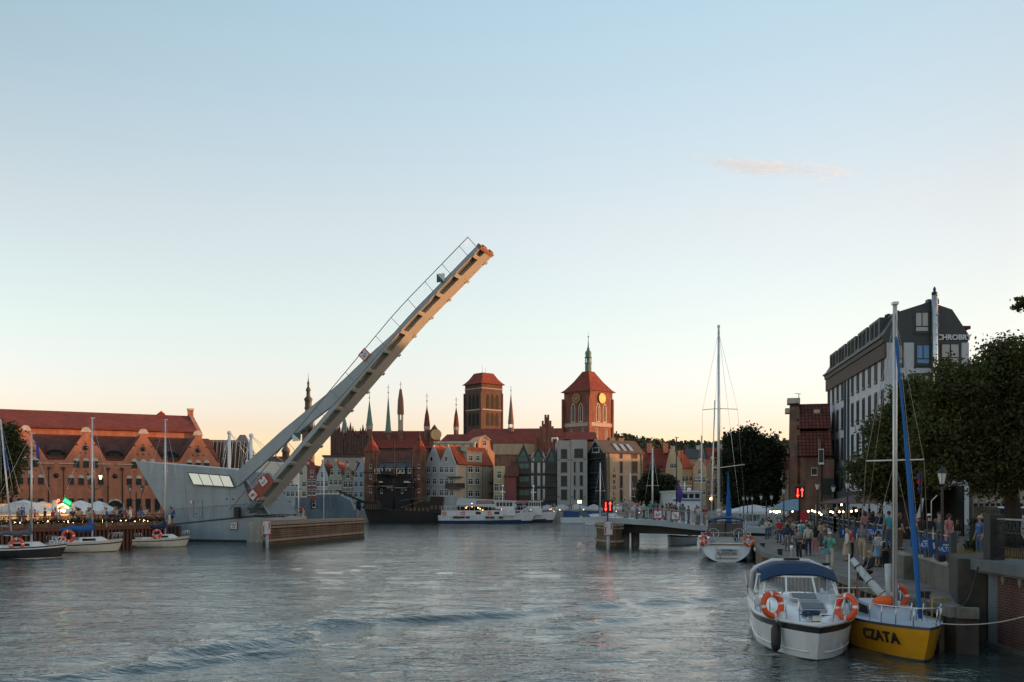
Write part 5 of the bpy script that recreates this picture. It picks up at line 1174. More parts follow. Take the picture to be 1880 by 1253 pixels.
# blocks of flats added out of view to keep low sun off the canal
def shade_flats():
    spec = [(64,-46,24,22,13,'red'),(66,-20,26,24,13,'cream'),(64,8,27,25.2,13,'red'),(66,38,26,24.2,13,'cream'),(63,68,23,25.2,13,'red'),(66,94,21,24.4,12,'cream'),(76,118,26,23.0,12,'red'),(74,147,22,20.5,12,'cream'),(72,172,21,18.6,12,'red'),(70,196,22,17.4,12,'cream'),(74,222,24,17.0,12,'red'),(80,250,26,16,12,'cream'),(84,280,26,15,12,'red')]
    for i,(x,y,L,h,w_,cn) in enumerate(spec):
        r = thing('shade_block', f'{["four","five","six"][i%3]} storey {cn} added shade block standing {["far down","along","behind"][i%3]} the right bank street, number {i+1} from the bridge', 'apartment block', (x,y,ZU), R(-12), 'unseen town blocks added for shade')
        r['label'] = f'{"red brick" if cn=="red" else "cream plastered"} town block with a tiled roof, unseen, added for shade'
        mb = MB(); hw = h-ZU-4.5; mb.box(0,w_,0,L,0,hw); mb.box(-.12,w_+.12,-.12,L+.12,hw-.4,hw); mb.build('wall', BRICKR if cn=='red' else plaster('cream',(.36,.35,.29)), r)
        mb = MB(); z1 = h-ZU; mb.sheet((-.4,-.2,hw),(-.4,L+.2,hw),(w_/2,L+.2,z1),(w_/2,-.2,z1),.2); mb.sheet((w_/2,-.2,z1),(w_/2,L+.2,z1),(w_+.4,L+.2,hw),(w_+.4,-.2,hw),.2); mb.add([(.1,0,hw),(w_-.1,0,hw),(w_/2,0,z1-.15),(.1,L,hw),(w_-.1,L,hw),(w_/2,L,z1-.15)],[(0,1,2),(5,4,3)]); mb.build('roof', TILE, r)
        for k in range(3): mb = MB(); yy = L*(k+.5)/3; mb.box(w_/2-.5,w_/2+.5,yy-.9,yy+.9,z1-1,z1+1.2); mb.build('chimney', BRICKR, r)
        nf = int(hw//3.4); nc = int(L//4)
        for fl in range(nf):
            for cc in range(nc): win(r,'cross',-.02,1.2+fl*3.4,1.2,1.7,L*(cc+.5)/nc,-math.pi/2)
shade_flats()
# ---------------------------------------------------------------- right quay furniture
def retaining():
    ln = [(15.1,34.4),(16.6,41.2)]; ln2 = [(18.2,49.0),(22.9,71),(36,132)]
    WALL = mat('retaining_concrete',(.13,.12,.098),.9,.4,scale=1.2,bump=.3)
    r = thing('low_wall', 'near stretch of low stained concrete wall under the railing with blue banners', 'wall', (0,0,0))
    mb = MB(); (x0,y0),(x1,y1) = ln; mb.slab([(x0,y0),(x1,y1),(x1+.35,y1),(x0+.35,y0)],ZQ-.3,2.12); mb.build('wall_body', WALL, r)
    mb = MB(); mb.slab([(x0-.06,y0),(x1-.06,y1),(x1+.42,y1),(x0+.42,y0)],2.12,2.2); mb.build('coping', CONC, r)
    r2 = thing('low_wall', 'far stretch of low concrete wall running along the quay past the ramp', 'wall', (0,0,0))
    for i in range(2):
        (x0,y0),(x1,y1) = ln2[i],ln2[i+1]; mb = MB(); mb.slab([(x0,y0),(x1,y1),(x1+.35,y1),(x0+.35,y0)],ZQ-.3,2.1-.0*i); mb.build('wall_body', WALL, r2)
    r3 = thing('quay_ramp', 'short ramp with concrete cheek blocks between lower quay and promenade', 'ramp', (0,0,0))
    mb = MB(); mb.add([(16.7,41.4,ZQ),(18.2,48.8,ZQ),(22.2,48.5,2.12),(20.7,41.0,2.12),(16.7,41.4,ZQ-.4),(18.2,48.8,ZQ-.4),(22.2,48.5,ZQ-.4),(20.7,41,ZQ-.4)],[(0,3,2,1),(0,1,5,4),(1,2,6,5),(2,3,7,6),(3,0,4,7)]); mb.build('slope', mat('ramp_asphalt',(.12,.11,.1),.9,.2), r3)
    mb = MB(); mb.box(15.95,16.9,40.6,41.6,ZQ-.2,2.15); mb.build('cheek_block', WALL, r3); mb = MB(); mb.box(17.6,18.7,48.6,49.6,ZQ-.2,2.2); mb.build('cheek_block', WALL, r3)
    # railings, split at the posts
    MD = mat('railing_dark',(.035,.045,.05),.5,.2)
    def rail(label, p, q, n, banners, lamp=None):
        r = thing('railing', label, 'railing', (0,0,0), 0, 'quay railings')
        p, q = Vector((*p,2.12)), Vector((*q,2.12))
        for i in range(n+1):
            t = p.lerp(q,i/n); mb = MB(); w_ = .2 if i%3==0 else .045; mb.box(t.x+.1-w_/2+.05,t.x+.1+w_/2+.05,t.y-w_/2,t.y+w_/2,2.12,3.22 if i%3 else 3.3); mb.build('post', MD, r)
        for z in (3.16,2.82,2.48,2.2):
            mb = MB(); mb.tube([(p.x+.15,p.y,z),(q.x+.15,q.y,z)],.024 if z>3 else .017,6); mb.build('rail', mat('rail_steel',(.45,.46,.47),.3,.15,metal=.6), r)
        return p, q
    rail('near railing of dark posts and steel rails hung with blue banners',(15.1,34.5),(16.55,41.1),9,4)
    rail('railing of dark posts and steel rails along the quay beyond the ramp',(18.25,49.2),(22.9,71),24,4)
    rail('most distant stretch of steel railing along the quay, half hidden by the crowd',(22.9,71),(30,103),21,0)
    BLUE = mat('banner_blue',(.008,.065,.24),.6,.12); BW = mat('banner_white',(.55,.6,.65),.6,.05)
    dirv = Vector((1.5,6.8,0)).normalized()
    def banner(px, pyt, pyb, y, label, kind, wide=.46):
        x = 15.1+(y-34.4)*.2205 if y<45 else 18.2+(y-49)*.2136; r = thing('banner', label, 'banner', (x+.02,y,2.12), 0, 'blue banners on the quay railing')
        M = Matrix.Rotation(R(-14),4,'Z'); zt = HC-(pyt-HY)*y/F-2.12; zb = HC-(pyb-HY)*y/F-2.12; h = zt-zb
        mb = MB(); mb.box(-wide/2,wide/2,-.012,.012,zb,zt,0,M); mb.build('cloth', BLUE, r)
        if kind == 't':
            for k,(s,tx) in enumerate(((.085,'STEFA'),(.17,'ULTRA'))): text(tx, s*(wide/.46), BW, r, M @ Matrix.Translation((0,-.016,zt-h*(.28+.27*k))) @ FACE, .002, .004)
            mb = MB(); mb.box(-wide*.32,-wide*.02,-.018,-.013,zb+h*.26,zb+h*.29,0,M); mb.box(wide*.06,wide*.34,-.018,-.013,zb+h*.26,zb+h*.29,0,M); mb.build('underline', BW, r)
        else: mb = MB(); mb.prism([(-.07,zb+h*.3),(.0,zb+h*.35),(-.03,zt-h*.2),(-.09,zt-h*.25)],-.018,-.013,0,M); mb.build('emblem', BW, r)
    banner(0,994,1020,35.0,'blue banner with two lines of white lettering nearest the black gate','t')
    banner(0,991,1016,36.9,'blue banner with a slim white emblem, beside the big lamp post','e',.5)
    banner(0,988,1011,38.7,'blue banner with white lettering left of the big lamp post','t')
    banner(0,984,1005,40.7,'blue banner beside the blue rolled sail of the yellow boat','e')
    for i,(y,k) in enumerate(((50.0,'t'),(53.5,'t'),(57.5,'e'),(61.5,'e'),(65,'e'))): banner(0,968,988,y,f'blue banner on the railing beyond the ramp, {["first","second","third","fourth","fifth"][i]} from the ramp',k,.55)
    # gate pier and brick wall beside us
    r = thing('pier_block', 'massive stained concrete block at the end of the lower quay', 'wall', (0,0,0))
    mb = MB(); mb.slab([(13.86,31.0),(15.08,34.4),(17,34.4),(14.9,30.7),(14.6,30.68)],-1.5,2.6); mb.build('block_body', mat('dark_concrete',(.055,.05,.039),.9,.45,scale=.9,bump=.4), r)
    r = thing('brick_quay_wall', 'red brick quay wall with grey corner post and heavy stone coping', 'wall', (0,0,0))
    NB = brick('brick_near',(.135,.045,.033),(.10,.034,.028),(.15,.12,.10),bw=.27,bh=.083,ms=.013,dirt=.35)
    mb = MB(); mb.slab([(14.62,30.3),(14.95,30.66),(18,30.66),(18,12),(14.38,12)],.12,2.2); mb.build('brick_face', NB, r)
    mb = MB(); mb.slab([(14.5,30.35),(14.75,30.67),(14.9,30.67),(14.62,30.0)],-.3,2.2); mb.build('corner_post', mat('blue_grey_post',(.12,.145,.15),.7,.2), r)
    mb = MB(); mb.slab([(14.3,30.75),(18,30.75),(18,12),(14.05,12)],2.2,2.28); mb.slab([(14.18,30.85),(18,30.85),(18,12),(13.93,12)],2.28,2.6); mb.build('coping', mat('grey_coping',(.11,.12,.12),.85,.3,scale=1,bump=.2), r)
    mb = MB(); mb.slab([(14.4,30.3),(14.7,30.6),(15,30.6),(15,12),(14.15,12)],-1,.12); mb.build('foot_ledge', mat('foot_dark',(.10,.095,.08),.9,.3), r)
    mb = MB()
    for k in range(9): y = 29.6-k*1.0; x = 14.6-(30.3-y)*.0131; mb.prism([(-.06,2.2),(.18,2.2),(.06,1.9)],0,.1,0,Matrix.Translation((x-.06,y,0)) @ Matrix.Rotation(R(-90),4,'Z'))
    mb.build('dentil', CONC, r)
    # wrought iron gate fence on the coping
    r = thing('iron_fence', 'black wrought iron fence with scrollwork on the stone coping', 'fence', (0,0,0))
    def fp(t): return Vector((14.75-t*.013, 30.5-t, 0))
    for t in (0,2.9,5.8):
        p = fp(t); mb = MB(); w_ = .22 if t==0 else .07; mb.box(p.x-w_,p.x+w_,p.y-w_,p.y+w_,2.6,3.98); mb.build('post', BLACK, r)
    for z in (2.75,3.0,3.45,3.85): a, b = fp(.1), fp(7); mb = MB(); mb.bar((a.x,a.y,z),(b.x,b.y,z),.035,.035 if z<3.8 else .05); mb.build('rail', BLACK if z<3.8 else mat('rail_steel',(.45,.46,.47)), r)
    mb = MB()
    for i in range(60): p = fp(.3+i*.11); mb.tube([(p.x,p.y,2.7),(p.x,p.y,3.85)],.011,4)
    mb.build('bars', BLACK, r)['kind'] = 'stuff'
    mb = MB(); SW = mat('scroll_grey',(.3,.31,.31),.5,.2)
    for i in range(16):
        p = fp(.5+i*.42); M = Matrix.Translation((p.x,p.y,3.65)) @ Matrix.Rotation(R(90),4,'Z'); mb.torus(.12,.014,12,5,0,M)
    mb.build('scrollwork', BLACK, r)
    mb = MB(); p = fp(2.0)
    for k in range(9): t = k*.7; mb.torus(.1,.016,10,5,0,Matrix.Translation((p.x-.04,p.y+.14*math.cos(t),3.6+.2*math.sin(t))) @ Matrix.Rotation(R(90),4,'Z'))
    mb.tube([(p.x-.04,p.y,2.7),(p.x-.04,p.y,3.6)],.02,5); mb.build('rosette', SW, r)
    # mooring bollards: square black blocks, yellow step rail, kerb timber
    for i,(px,py,l) in enumerate(((1584,1068,'small black mooring bollard between cruiser and yellow boat'),(1697,1106,'small black mooring bollard right of the blue rolled sail'),(1432,1019,'small black mooring bollard behind the cruiser canopy'),(1400,1007,'small black mooring bollard beside the white yacht stern'),(1516,1048,'small black mooring bollard at the feet of the person taking a photo'))):
        g = gpt(px,py,ZQ); r = thing('bollard', l, 'bollard', g, R(-12), 'mooring bollards'); mb = MB(); mb.box(-.13,.13,-.13,.13,0,.34); mb.build('stump', BLACK, r); mb = MB(); mb.box(-.17,.17,-.17,.17,.26,.36); mb.build('cap', BLACK, r)
    g = gpt(1722,1117,ZQ); r = thing('ladder_rail', 'yellow ladder handrail at the quay edge', 'handrail', g, R(20)); mb = MB(); mb.tube([(-.22,0,-.3),(-.22,0,.3),(.22,0,.3),(.22,0,-.3)],.035,6); mb.build('hoop', mat('safety_yellow',(.45,.28,.05),.6,.2), r)
    r = thing('quay_fender_beam', 'weathered timber kerb with hanging fender planks along the quay edge', 'kerb', (0,0,0))
    for i in range(len(edge_r)-2):
        if edge_r[i+1][1] > 110: break
        (x0,y0),(x1,y1) = edge_r[i],edge_r[i+1]; mb = MB(); mb.bar((x0,y0,ZQ+.0),(x1,y1,ZQ+.0),.36,.3); mb.build('kerb_beam', mat('kerb_timber',(.17,.155,.13),.9,.35,scale=1,bump=.3), r)
    mb = MB()
    for k in range(46): y = 29.5+k*.9; x = np.interp(y,[p[1] for p in edge_r[1:]],[p[0] for p in edge_r[1:]]); mb.box(x-.16,x-.01,y-.11,y+.11,-.6,1.0)
    mb.build('fender_planks', WOOD, r)
retaining()
# ---------------------------------------------------------------- lamps
def make_lantern(mb_g, mb_f, c, s):
    x,y,z = c
    mb_g.lathe([(.10*s,0),(.2*s,.42*s)],6,0,(x,y,z),sm=False)
    for k in range(6): a = k*math.pi/3; mb_f.bar((x+.105*s*math.cos(a),y+.105*s*math.sin(a),z),(x+.208*s*math.cos(a),y+.208*s*math.sin(a),z+.42*s),.02*s,.02*s)
    mb_f.lathe([(.24*s,.42*s),(.22*s,.45*s),(.12*s,.56*s),(.05*s,.6*s),(.03*s,.7*s),(.0,.74*s)],8,0,(x,y,z)); mb_f.lathe([(.04*s,-.1*s),(.12*s,0)],8,0,(x,y,z))
def lamp_post(label, x, y, z0, ztop, s=1.0, arms=1, lit=None):
    r = thing('street_lamp', label, 'street lamp', (x,y,z0), 0, 'old style street lamps')
    h = ztop-z0-.74*s; mb = MB(); mb.lathe([(.16*s,0),(.14*s,.5),(.1*s,.6),(.07*s,1.2),(.055*s,h*.95),(.045*s,h-.1*s)],8); mb.build('pole', BLACK, r)
    if arms == 1:
        g, f = MB(), MB(); make_lantern(g,f,(0,0,h),s); o = f.build('lamp_head', BLACK, r); g.build('glass', LAMPW, o)
    else:
        mb = MB(); 
        for sx in (-1,1): mb.tube([(0,0,h-.9*s),(sx*.35*s,0,h-1.0*s),(sx*.6*s,0,h-.75*s),(sx*.6*s,0,h-.08*s)],.035*s,6)
        mb.build('arm', BLACK, r)
        for sx in (-1,1):
            g, f = MB(), MB(); make_lantern(g,f,(sx*.6*s,0,h-.05*s),s); o = f.build('lamp_head', BLACK, r); g.build('glass', glow('lamp_lit',(1,.7,.4),.5) if lit==sx else LAMPW, o)
    return r
def L_at(label, px, pyt, d, z0, s, arms=1, lit=None): p = dpt(px,pyt,d); lamp_post(label,p.x,d,z0,p.z,s,arms,lit)
L_at('big old style street lamp rising from the railing beside the dark trees',1730,854,36,2.12,.92)
L_at('street lamp with a milky lantern left of the yellow boat mast',1619.5,876,60,ZU,.95)
L_at('street lamp whose lantern hangs before the brown awning, tallest of the three',1556,878,72,ZU,1.05)
L_at('slim street lamp between the granary annex and the brown awning',1530,888,84,ZU,.95)
L_at('street lamp standing in front of the brown granary corner',1501,882,70,ZU,.9)
L_at('street lamp in front of the beige gabled house',1439,893,92,ZU,.95)
for i,px in enumerate((1365,1372.5,1381)): L_at(['small distant lamp left of a group of three under the dark tree','small distant lamp in the middle of three under the dark tree','small distant lamp right of a group of three under the dark tree'][i],px,909,112,ZU,.8)
L_at('double headed lamp post under the big dark tree',1407,905,104,ZU,.9,2)
L_at('tall black lamp post in front of the leftmost brick gable',54,858,110,ZL,1.1)
L_at('double lamp post with one lantern lit beside the white parasols',173,866,112,ZL,1.15,2,1)
L_at('double lamp post with unlit lanterns near the grey prow',250,889,114,ZL,1.1,2)
L_at('slim lamp on the far quay in front of the cream house',550,896,214,ZU,1.3)
# ---------------------------------------------------------------- terraces, awnings, parasols
def awning():
    r = thing('awning', 'long dark red terrace awning on posts under the hotel', 'awning', (0,0,0))
    A, B, Cc, D = Vector((25.6,84,4.2)), Vector((24.2,66,4.3)), Vector((30,66,5.6)), Vector((33,84,5.8))
    mb = MB(); mb.sheet(A,B,Cc,D,.08); mb.build('canvas', mat('awning_red_brown',(.075,.035,.035),.85,.2), r)
    mb = MB()
    for k in range(6): p = A.lerp(B,k/5); mb.tube([(p.x,p.y,ZU),(p.x,p.y,p.z-.1)],.04,6)
    mb.build('support_post', mat('pole_grey',(.3,.3,.28),.5,.1), r)
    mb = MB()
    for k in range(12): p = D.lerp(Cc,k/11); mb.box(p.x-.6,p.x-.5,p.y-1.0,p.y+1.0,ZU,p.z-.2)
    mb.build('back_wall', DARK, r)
    BB = glow('terrace_bulb',(1,.66,.34),3)
    pts = [(1484,939),(1491,938),(1496,940),(1504,942),(1508,945),(1525,940),(1529,941),(1541,940),(1548,940),(1556,940),(1563,939),(1572,938),(1545,927),(1426,942)]
    for i,(px,py) in enumerate(pts):
        p = dpt(px,py,66+ (i%5)*2.5); r = thing('hanging_bulb', 'warm round bulb hanging under the dark red awning', 'lamp', p, 0, 'bulbs under the awning'); mb = MB(); mb.ball((0,0,0),.062,8); mb.build('bulb', BB, r); mb = MB(); mb.tube([(0,0,.08),(0,0,.3)],.012,4); mb.build('cord', BLACK, r)
awning()
def parasol(label, x, y, z0, w_, ztop, zedge, m, sq=True, group='terrace parasols'):
    r = thing('parasol', label, 'parasol', (x,y,z0), 0, group); n = 4 if sq else 8
    rr = w_/2*(math.sqrt(2) if sq else 1.05); a = math.pi/4 if sq else 0
    mb = MB(); H0, H1 = zedge-z0, ztop-z0; mb.lathe([(rr*.995,H0-.32),(rr,H0),(rr*.42,H0+(H1-H0)*.62),(rr*.4,H0+(H1-H0)*.70),(.08,H1)],n,0,sm=False,rot=a); mb.lathe([(rr*.98,H0-.3),(rr*.98,H0-.02),(rr*.4,H0+(H1-H0)*.6),(.05,H1-.1)],n,0,sm=False,rot=a); mb.build('canopy', m, r)
    mb = MB(); mb.tube([(0,0,0),(0,0,H1)],.04,6); mb.build('pole', mat('pole_wood',(.2,.14,.09),.7,.2), r)
    return r
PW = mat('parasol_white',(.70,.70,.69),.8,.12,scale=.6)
for (px,pyt,pye,w_,d,l) in ((44,918,939,5.0,100,'wide white square parasol on the quay terrace, farthest left'),(78,921,940,4.4,106,'second wide white parasol partly behind the leftmost one'),(148,919,939,3.7,104,'white parasol with a dark seam beside the blue sail cover'),(181,920,939,3.6,112,'white parasol nearest the arched doorway')):
    p = dpt(px,pyt,d); parasol(l,p.x,d,ZL,w_,p.z,dpt(px,pye,d).z,PW)
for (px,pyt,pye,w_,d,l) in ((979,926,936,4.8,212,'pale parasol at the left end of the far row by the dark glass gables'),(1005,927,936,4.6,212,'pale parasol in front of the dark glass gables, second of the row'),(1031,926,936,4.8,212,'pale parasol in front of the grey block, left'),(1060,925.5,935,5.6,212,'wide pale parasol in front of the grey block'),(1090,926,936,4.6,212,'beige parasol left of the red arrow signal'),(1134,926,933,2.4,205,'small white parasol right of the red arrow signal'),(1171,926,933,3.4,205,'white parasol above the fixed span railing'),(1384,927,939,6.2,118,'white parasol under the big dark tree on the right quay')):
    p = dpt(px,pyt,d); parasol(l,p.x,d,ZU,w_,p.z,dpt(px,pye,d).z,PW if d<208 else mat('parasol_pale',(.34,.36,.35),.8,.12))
def closed_parasol():
    p = dpt(100,918,101); r = thing('parasol', 'tall closed white parasol beside the neon gable sign', 'parasol', (p.x,101,ZL), 0, 'terrace parasols')
    h = p.z-ZL; mb = MB(); mb.lathe([(.22,.9),(.34,1.2),(.3,h*.6),(.24,h*.95),(.05,h)],7,0,sm=False); mb.build('canopy', PW, r); mb = MB(); mb.tube([(0,0,0),(0,0,1)],.04,6); mb.build('pole', WHITE, r)
closed_parasol()
def blue_awning():
    r = thing('awning','pale blue shop awning glowing underneath beside the beige gabled house','awning',(0,0,0)); d = 100
    A,B,Cc,D = dpt(1411,937,96),dpt(1466,937,96),dpt(1466,915,104),dpt(1436,921,104); mb = MB(); mb.sheet(A,B,Cc,D,.08); mb.build('canvas', mat('awning_blue',(.16,.26,.33),.8,.15), r)
    for k in range(2): mb = MB(); p = A.lerp(B,.1+k*.8); mb.tube([(p.x,p.y,ZU),p],.05,6); mb.build('post', BLACK, r)
    BB = glow('terrace_bulb',(1,.66,.34),3)
    for i,px in enumerate((1415,1421,1426,1431,1455)): p = dpt(px,939.5,98); t = thing('hanging_bulb','warm round bulb hanging under the pale blue awning','lamp',p,0,'bulbs under the blue awning'); mb = MB(); mb.ball((0,0,0),.10 if i<4 else .07,8); mb.build('bulb',BB,t)
    r = thing('terrace_canopy','long pale canopy roof over the lit far terrace','canopy',(0,0,0)); d = 214
    A,B = dpt(838,922,d),dpt(948,925,d); mb = MB(); mb.sheet((A.x,d-2,A.z-.6),(B.x,d-2,B.z-.9),(B.x,d+5,B.z+.6),(A.x,d+5,A.z+.9),.2); mb.build('roof', mat('canopy_grey',(.33,.35,.33),.6,.15), r)
    for k in range(8): mb = MB(); p = A.lerp(B,k/7); mb.tube([(p.x,d-1.8,ZU),(p.x,d-1.8,p.z-.9)],.07,6); mb.build('post', BLACK, r)
    mb = MB(); mb.box(A.x,B.x,d+4.5,d+5,ZU,A.z); mb.build('back_wall', mat('terrace_red',(.09,.022,.015),.8,.5,scale=.6), r)
    FB = glow('far_bulb',(1,.45,.15),.9)
    rr = random.Random(4)
    for i in range(22): t = thing('hanging_bulb','tiny warm bulb glowing under the long far terrace canopy','lamp',dpt(rr.uniform(852,935),rr.uniform(924,938),d+rr.uniform(-1,3)),0,'bulbs under the far canopy'); mb = MB(); mb.ball((0,0,0),rr.uniform(.1,.17),6); mb.build('bulb', FB, t)
    for i in range(26): t = thing('hanging_bulb','tiny warm bulb among the far parasols','lamp',dpt(rr.uniform(965,1180),rr.uniform(935,945),206+rr.uniform(-1,3)),0,'bulbs among the far parasols'); mb = MB(); mb.ball((0,0,0),rr.uniform(.07,.12),6); mb.build('bulb', FB, t)
    for i in range(9): t = thing('hanging_bulb','tiny warm bulb in front of the far pastel houses','lamp',dpt(rr.uniform(548,640),rr.uniform(915,924),226),0,'bulbs before the pastel houses'); mb = MB(); mb.ball((0,0,0),rr.uniform(.12,.2),6); mb.build('bulb', FB, t)
blue_awning()
def terrace_left():
    # sheet pile quay front, dark timber piles, planters, string of bulbs, neon kiosk
    r = thing('sheet_pile_wall','rust brown sheet pile front of the left quay','wall',(0,0,0)); RU = mat('rusty_sheet_pile',(.12,.052,.03),.85,.45,scale=1.2,bump=.2)
    pl = [(-46,76),(-42.2,82),(-33.3,97.6)]
    mb = MB()
    for i in range(2):
        a, b = Vector(pl[i]), Vector(pl[i+1]); n = int((b-a).length/.42); nn = Vector(((b-a).y,-(b-a).x)).normalized()
        for k in range(n):
            p = a.lerp(b,k/n); q = a.lerp(b,(k+.5)/n); s = a.lerp(b,(k+1)/n)
            vs = [p+nn*.02,p+nn*.26,q+nn*.26,q+nn*.02,s+nn*.02]
            mb.add([(v.x,v.y,-.8) for v in vs]+[(v.x,v.y,ZL-.22) for v in vs],[(j,j+1,6+j,5+j) for j in range(4)],0)
    mb.build('sheet_piles', RU, r)
    mb = MB()
    for i in range(2): a,b = pl[i],pl[i+1]; mb.bar((a[0],a[1],ZL-.06),(b[0],b[1],ZL-.06),.7,.36)
    mb.build('capping_beam', mat('capping_red',(.13,.05,.03),.85,.3), r)
    for i in range(7):
        px = 314+i*2.6; g = (px-CX)*97.0/F; t = thing('mooring_pile','dark upright timber pile in the cluster beside the grey prow','pile',(g,97.0+.25*(i%3),-1),0,'timber piles by the prow'); mb = MB(); mb.lathe([(.17,0),(.17,2.95-.1*(i%3)),(.12,3.0)],8); mb.build('shaft', mat('wet_pile',(.06,.036,.026),.8,.3), t)
    BW_ = Vector((-42.2,82)); BE = Vector((-33.4,97.4))
    F1 = leafmat('flower_box_leaves',(.055,.06,.022),.6); F2 = leafmat('flower_box_red',(.16,.05,.035),.6)
    rr = random.Random(9)
    for k in range(14):
        p = BW_.lerp(BE,(k+.5)/14); t = thing('flower_box','long planter of mixed flowers along the terrace edge','planter',(p.x-.5,p.y+.3,ZL),math.atan2(15.4,8.8),'planters along the terrace edge')
        mb = MB(); mb.box(-.55,.55,-.18,.18,0,.42); mb.build('box', WOOD, t)
        for m in (F1,F2):
            vs = []; fs = []
            for i in range(130 if m is F1 else 60):
                c = Vector((rr.uniform(-.6,.6),rr.uniform(-.25,.25),.45+abs(rr.gauss(0,.22)))); n = Vector((rr.gauss(0,1),rr.gauss(0,1),rr.gauss(0,1))).normalized(); u = n.orthogonal()*.06; w_ = n.cross(u); b = len(vs); vs += [c+u,c+w_,c-u,c-w_]; fs.append((b,b+1,b+2,b+3))
            mb = MB(); mb.add(vs,fs); mb.build('foliage', m, t)
    r = thing('string_lights','wire carrying a row of warm bulbs along the terrace edge','string lights',(0,0,0),0)
    mb = MB(); z = 3.3
    a,b = dpt(12,959,84.5),dpt(276,954.5,97.2); mb.tube([a,b],.012,4); mb.build('wire', BLACK, r)
    for i in range(29): p = a.lerp(b,(i+.5)/29); mb = MB(); mb.ball((p.x,p.y,p.z-.06),.1,8); mb.build('bulb', glow('string_bulb',(1,.6,.28),5), r)
    t = thing('railing','terrace railing of thin dark bars behind the flower boxes','railing',(0,0,0))
    mb = MB(); A = Vector((-43.4,80,ZL)); B = Vector((-33.9,97,ZL)); mb.tube([A+Vector((0,0,1.1)),B+Vector((0,0,1.1))],.03,5); mb.build('rail', BLACK, t)
    for k in range(15): p = A.lerp(B,k/14); mb = MB(); mb.tube([p,p+Vector((0,0,1.1))],.025,5); mb.build('post', BLACK, t)
    p = dpt(115,918,103); r = thing('kiosk','small food kiosk with an orange and green neon gable sign','kiosk',(p.x,103,ZL)); h = p.z-ZL
    mb = MB(); mb.box(-2.6,.8,0,2.2,0,h-1.15); mb.box(-2.7,.9,-.5,2.3,h-1.3,h-1.15); mb.build('body', mat('kiosk_wood',(.2,.1,.05),.7,.3), r)
    mb = MB(); mb.box(-2.4,.6,-.02,0,.9,h-1.5); mb.build('counter_window', glow('kiosk_light',(1,.45,.18),.35), r)
    NY = glow('neon_cream',(1,.75,.4),1.2); NG = glow('neon_green',(.05,1,.3),.5); NR = glow('neon_orange',(1,.25,.06),.6)
    mb = MB(); mb.tube([(-.75,-.3,h-1.05),(.1,-.3,h-.4),(.9,-.3,h-.95)],.055,6); mb.build('neon_tube', NY, r)
    mb = MB(); mb.prism([(.15,h-.3),(1.0,h-.9),(1.05,h-.15),(.25,h+.35)],-.22,-.2); mb.build('sign_board', mat('neon_board',(.0,.18,.06),.5,0,emit=.08,ecol=(0,.5,.14)), r)
    text('JON', .42, NG, r, Matrix.Translation((.6,-.27,h-.22)) @ Matrix.Rotation(R(32),4,'Y') @ FACE, .01, .015); text('BISO', .38, NR, r, Matrix.Translation((-.5,-.27,h-.22)) @ Matrix.Rotation(R(-36),4,'Y') @ FACE, .01, .015)
    for i,px in enumerate((110,117)): p = dpt(px,938,100); t = thing('hanging_bulb',['big warm lamp left under the neon gable','big warm lamp right under the neon gable'][i],'lamp',p); mb = MB(); mb.ball((0,0,0),.14,8); mb.build('bulb', BULB, t)
    m = mat('tent_flap',(.42,.36,.26),.8,.1)
    r = thing('terrace_tent','warm glowing open tent front behind the leftmost parasols','tent',(dpt(60,940,103).x,103,ZL)); mb = MB(); mb.box(-4.5,4.2,0,.1,0,2.1); mb.build('back_panel', mat('glow_canvas',(.4,.2,.09),.8,.35,scale=.7,emit=.09,ecol=(1,.5,.22)), r)  # warm lamplight put into the canvas as a faint glow of its own
    mb = MB(); mb.tube([(-1,-.3,1.25),(2.5,-.3,1.3)],.05,6); mb.build('light_tube', glow('tube_warm',(1,.7,.45),2.5), r)
terrace_left()
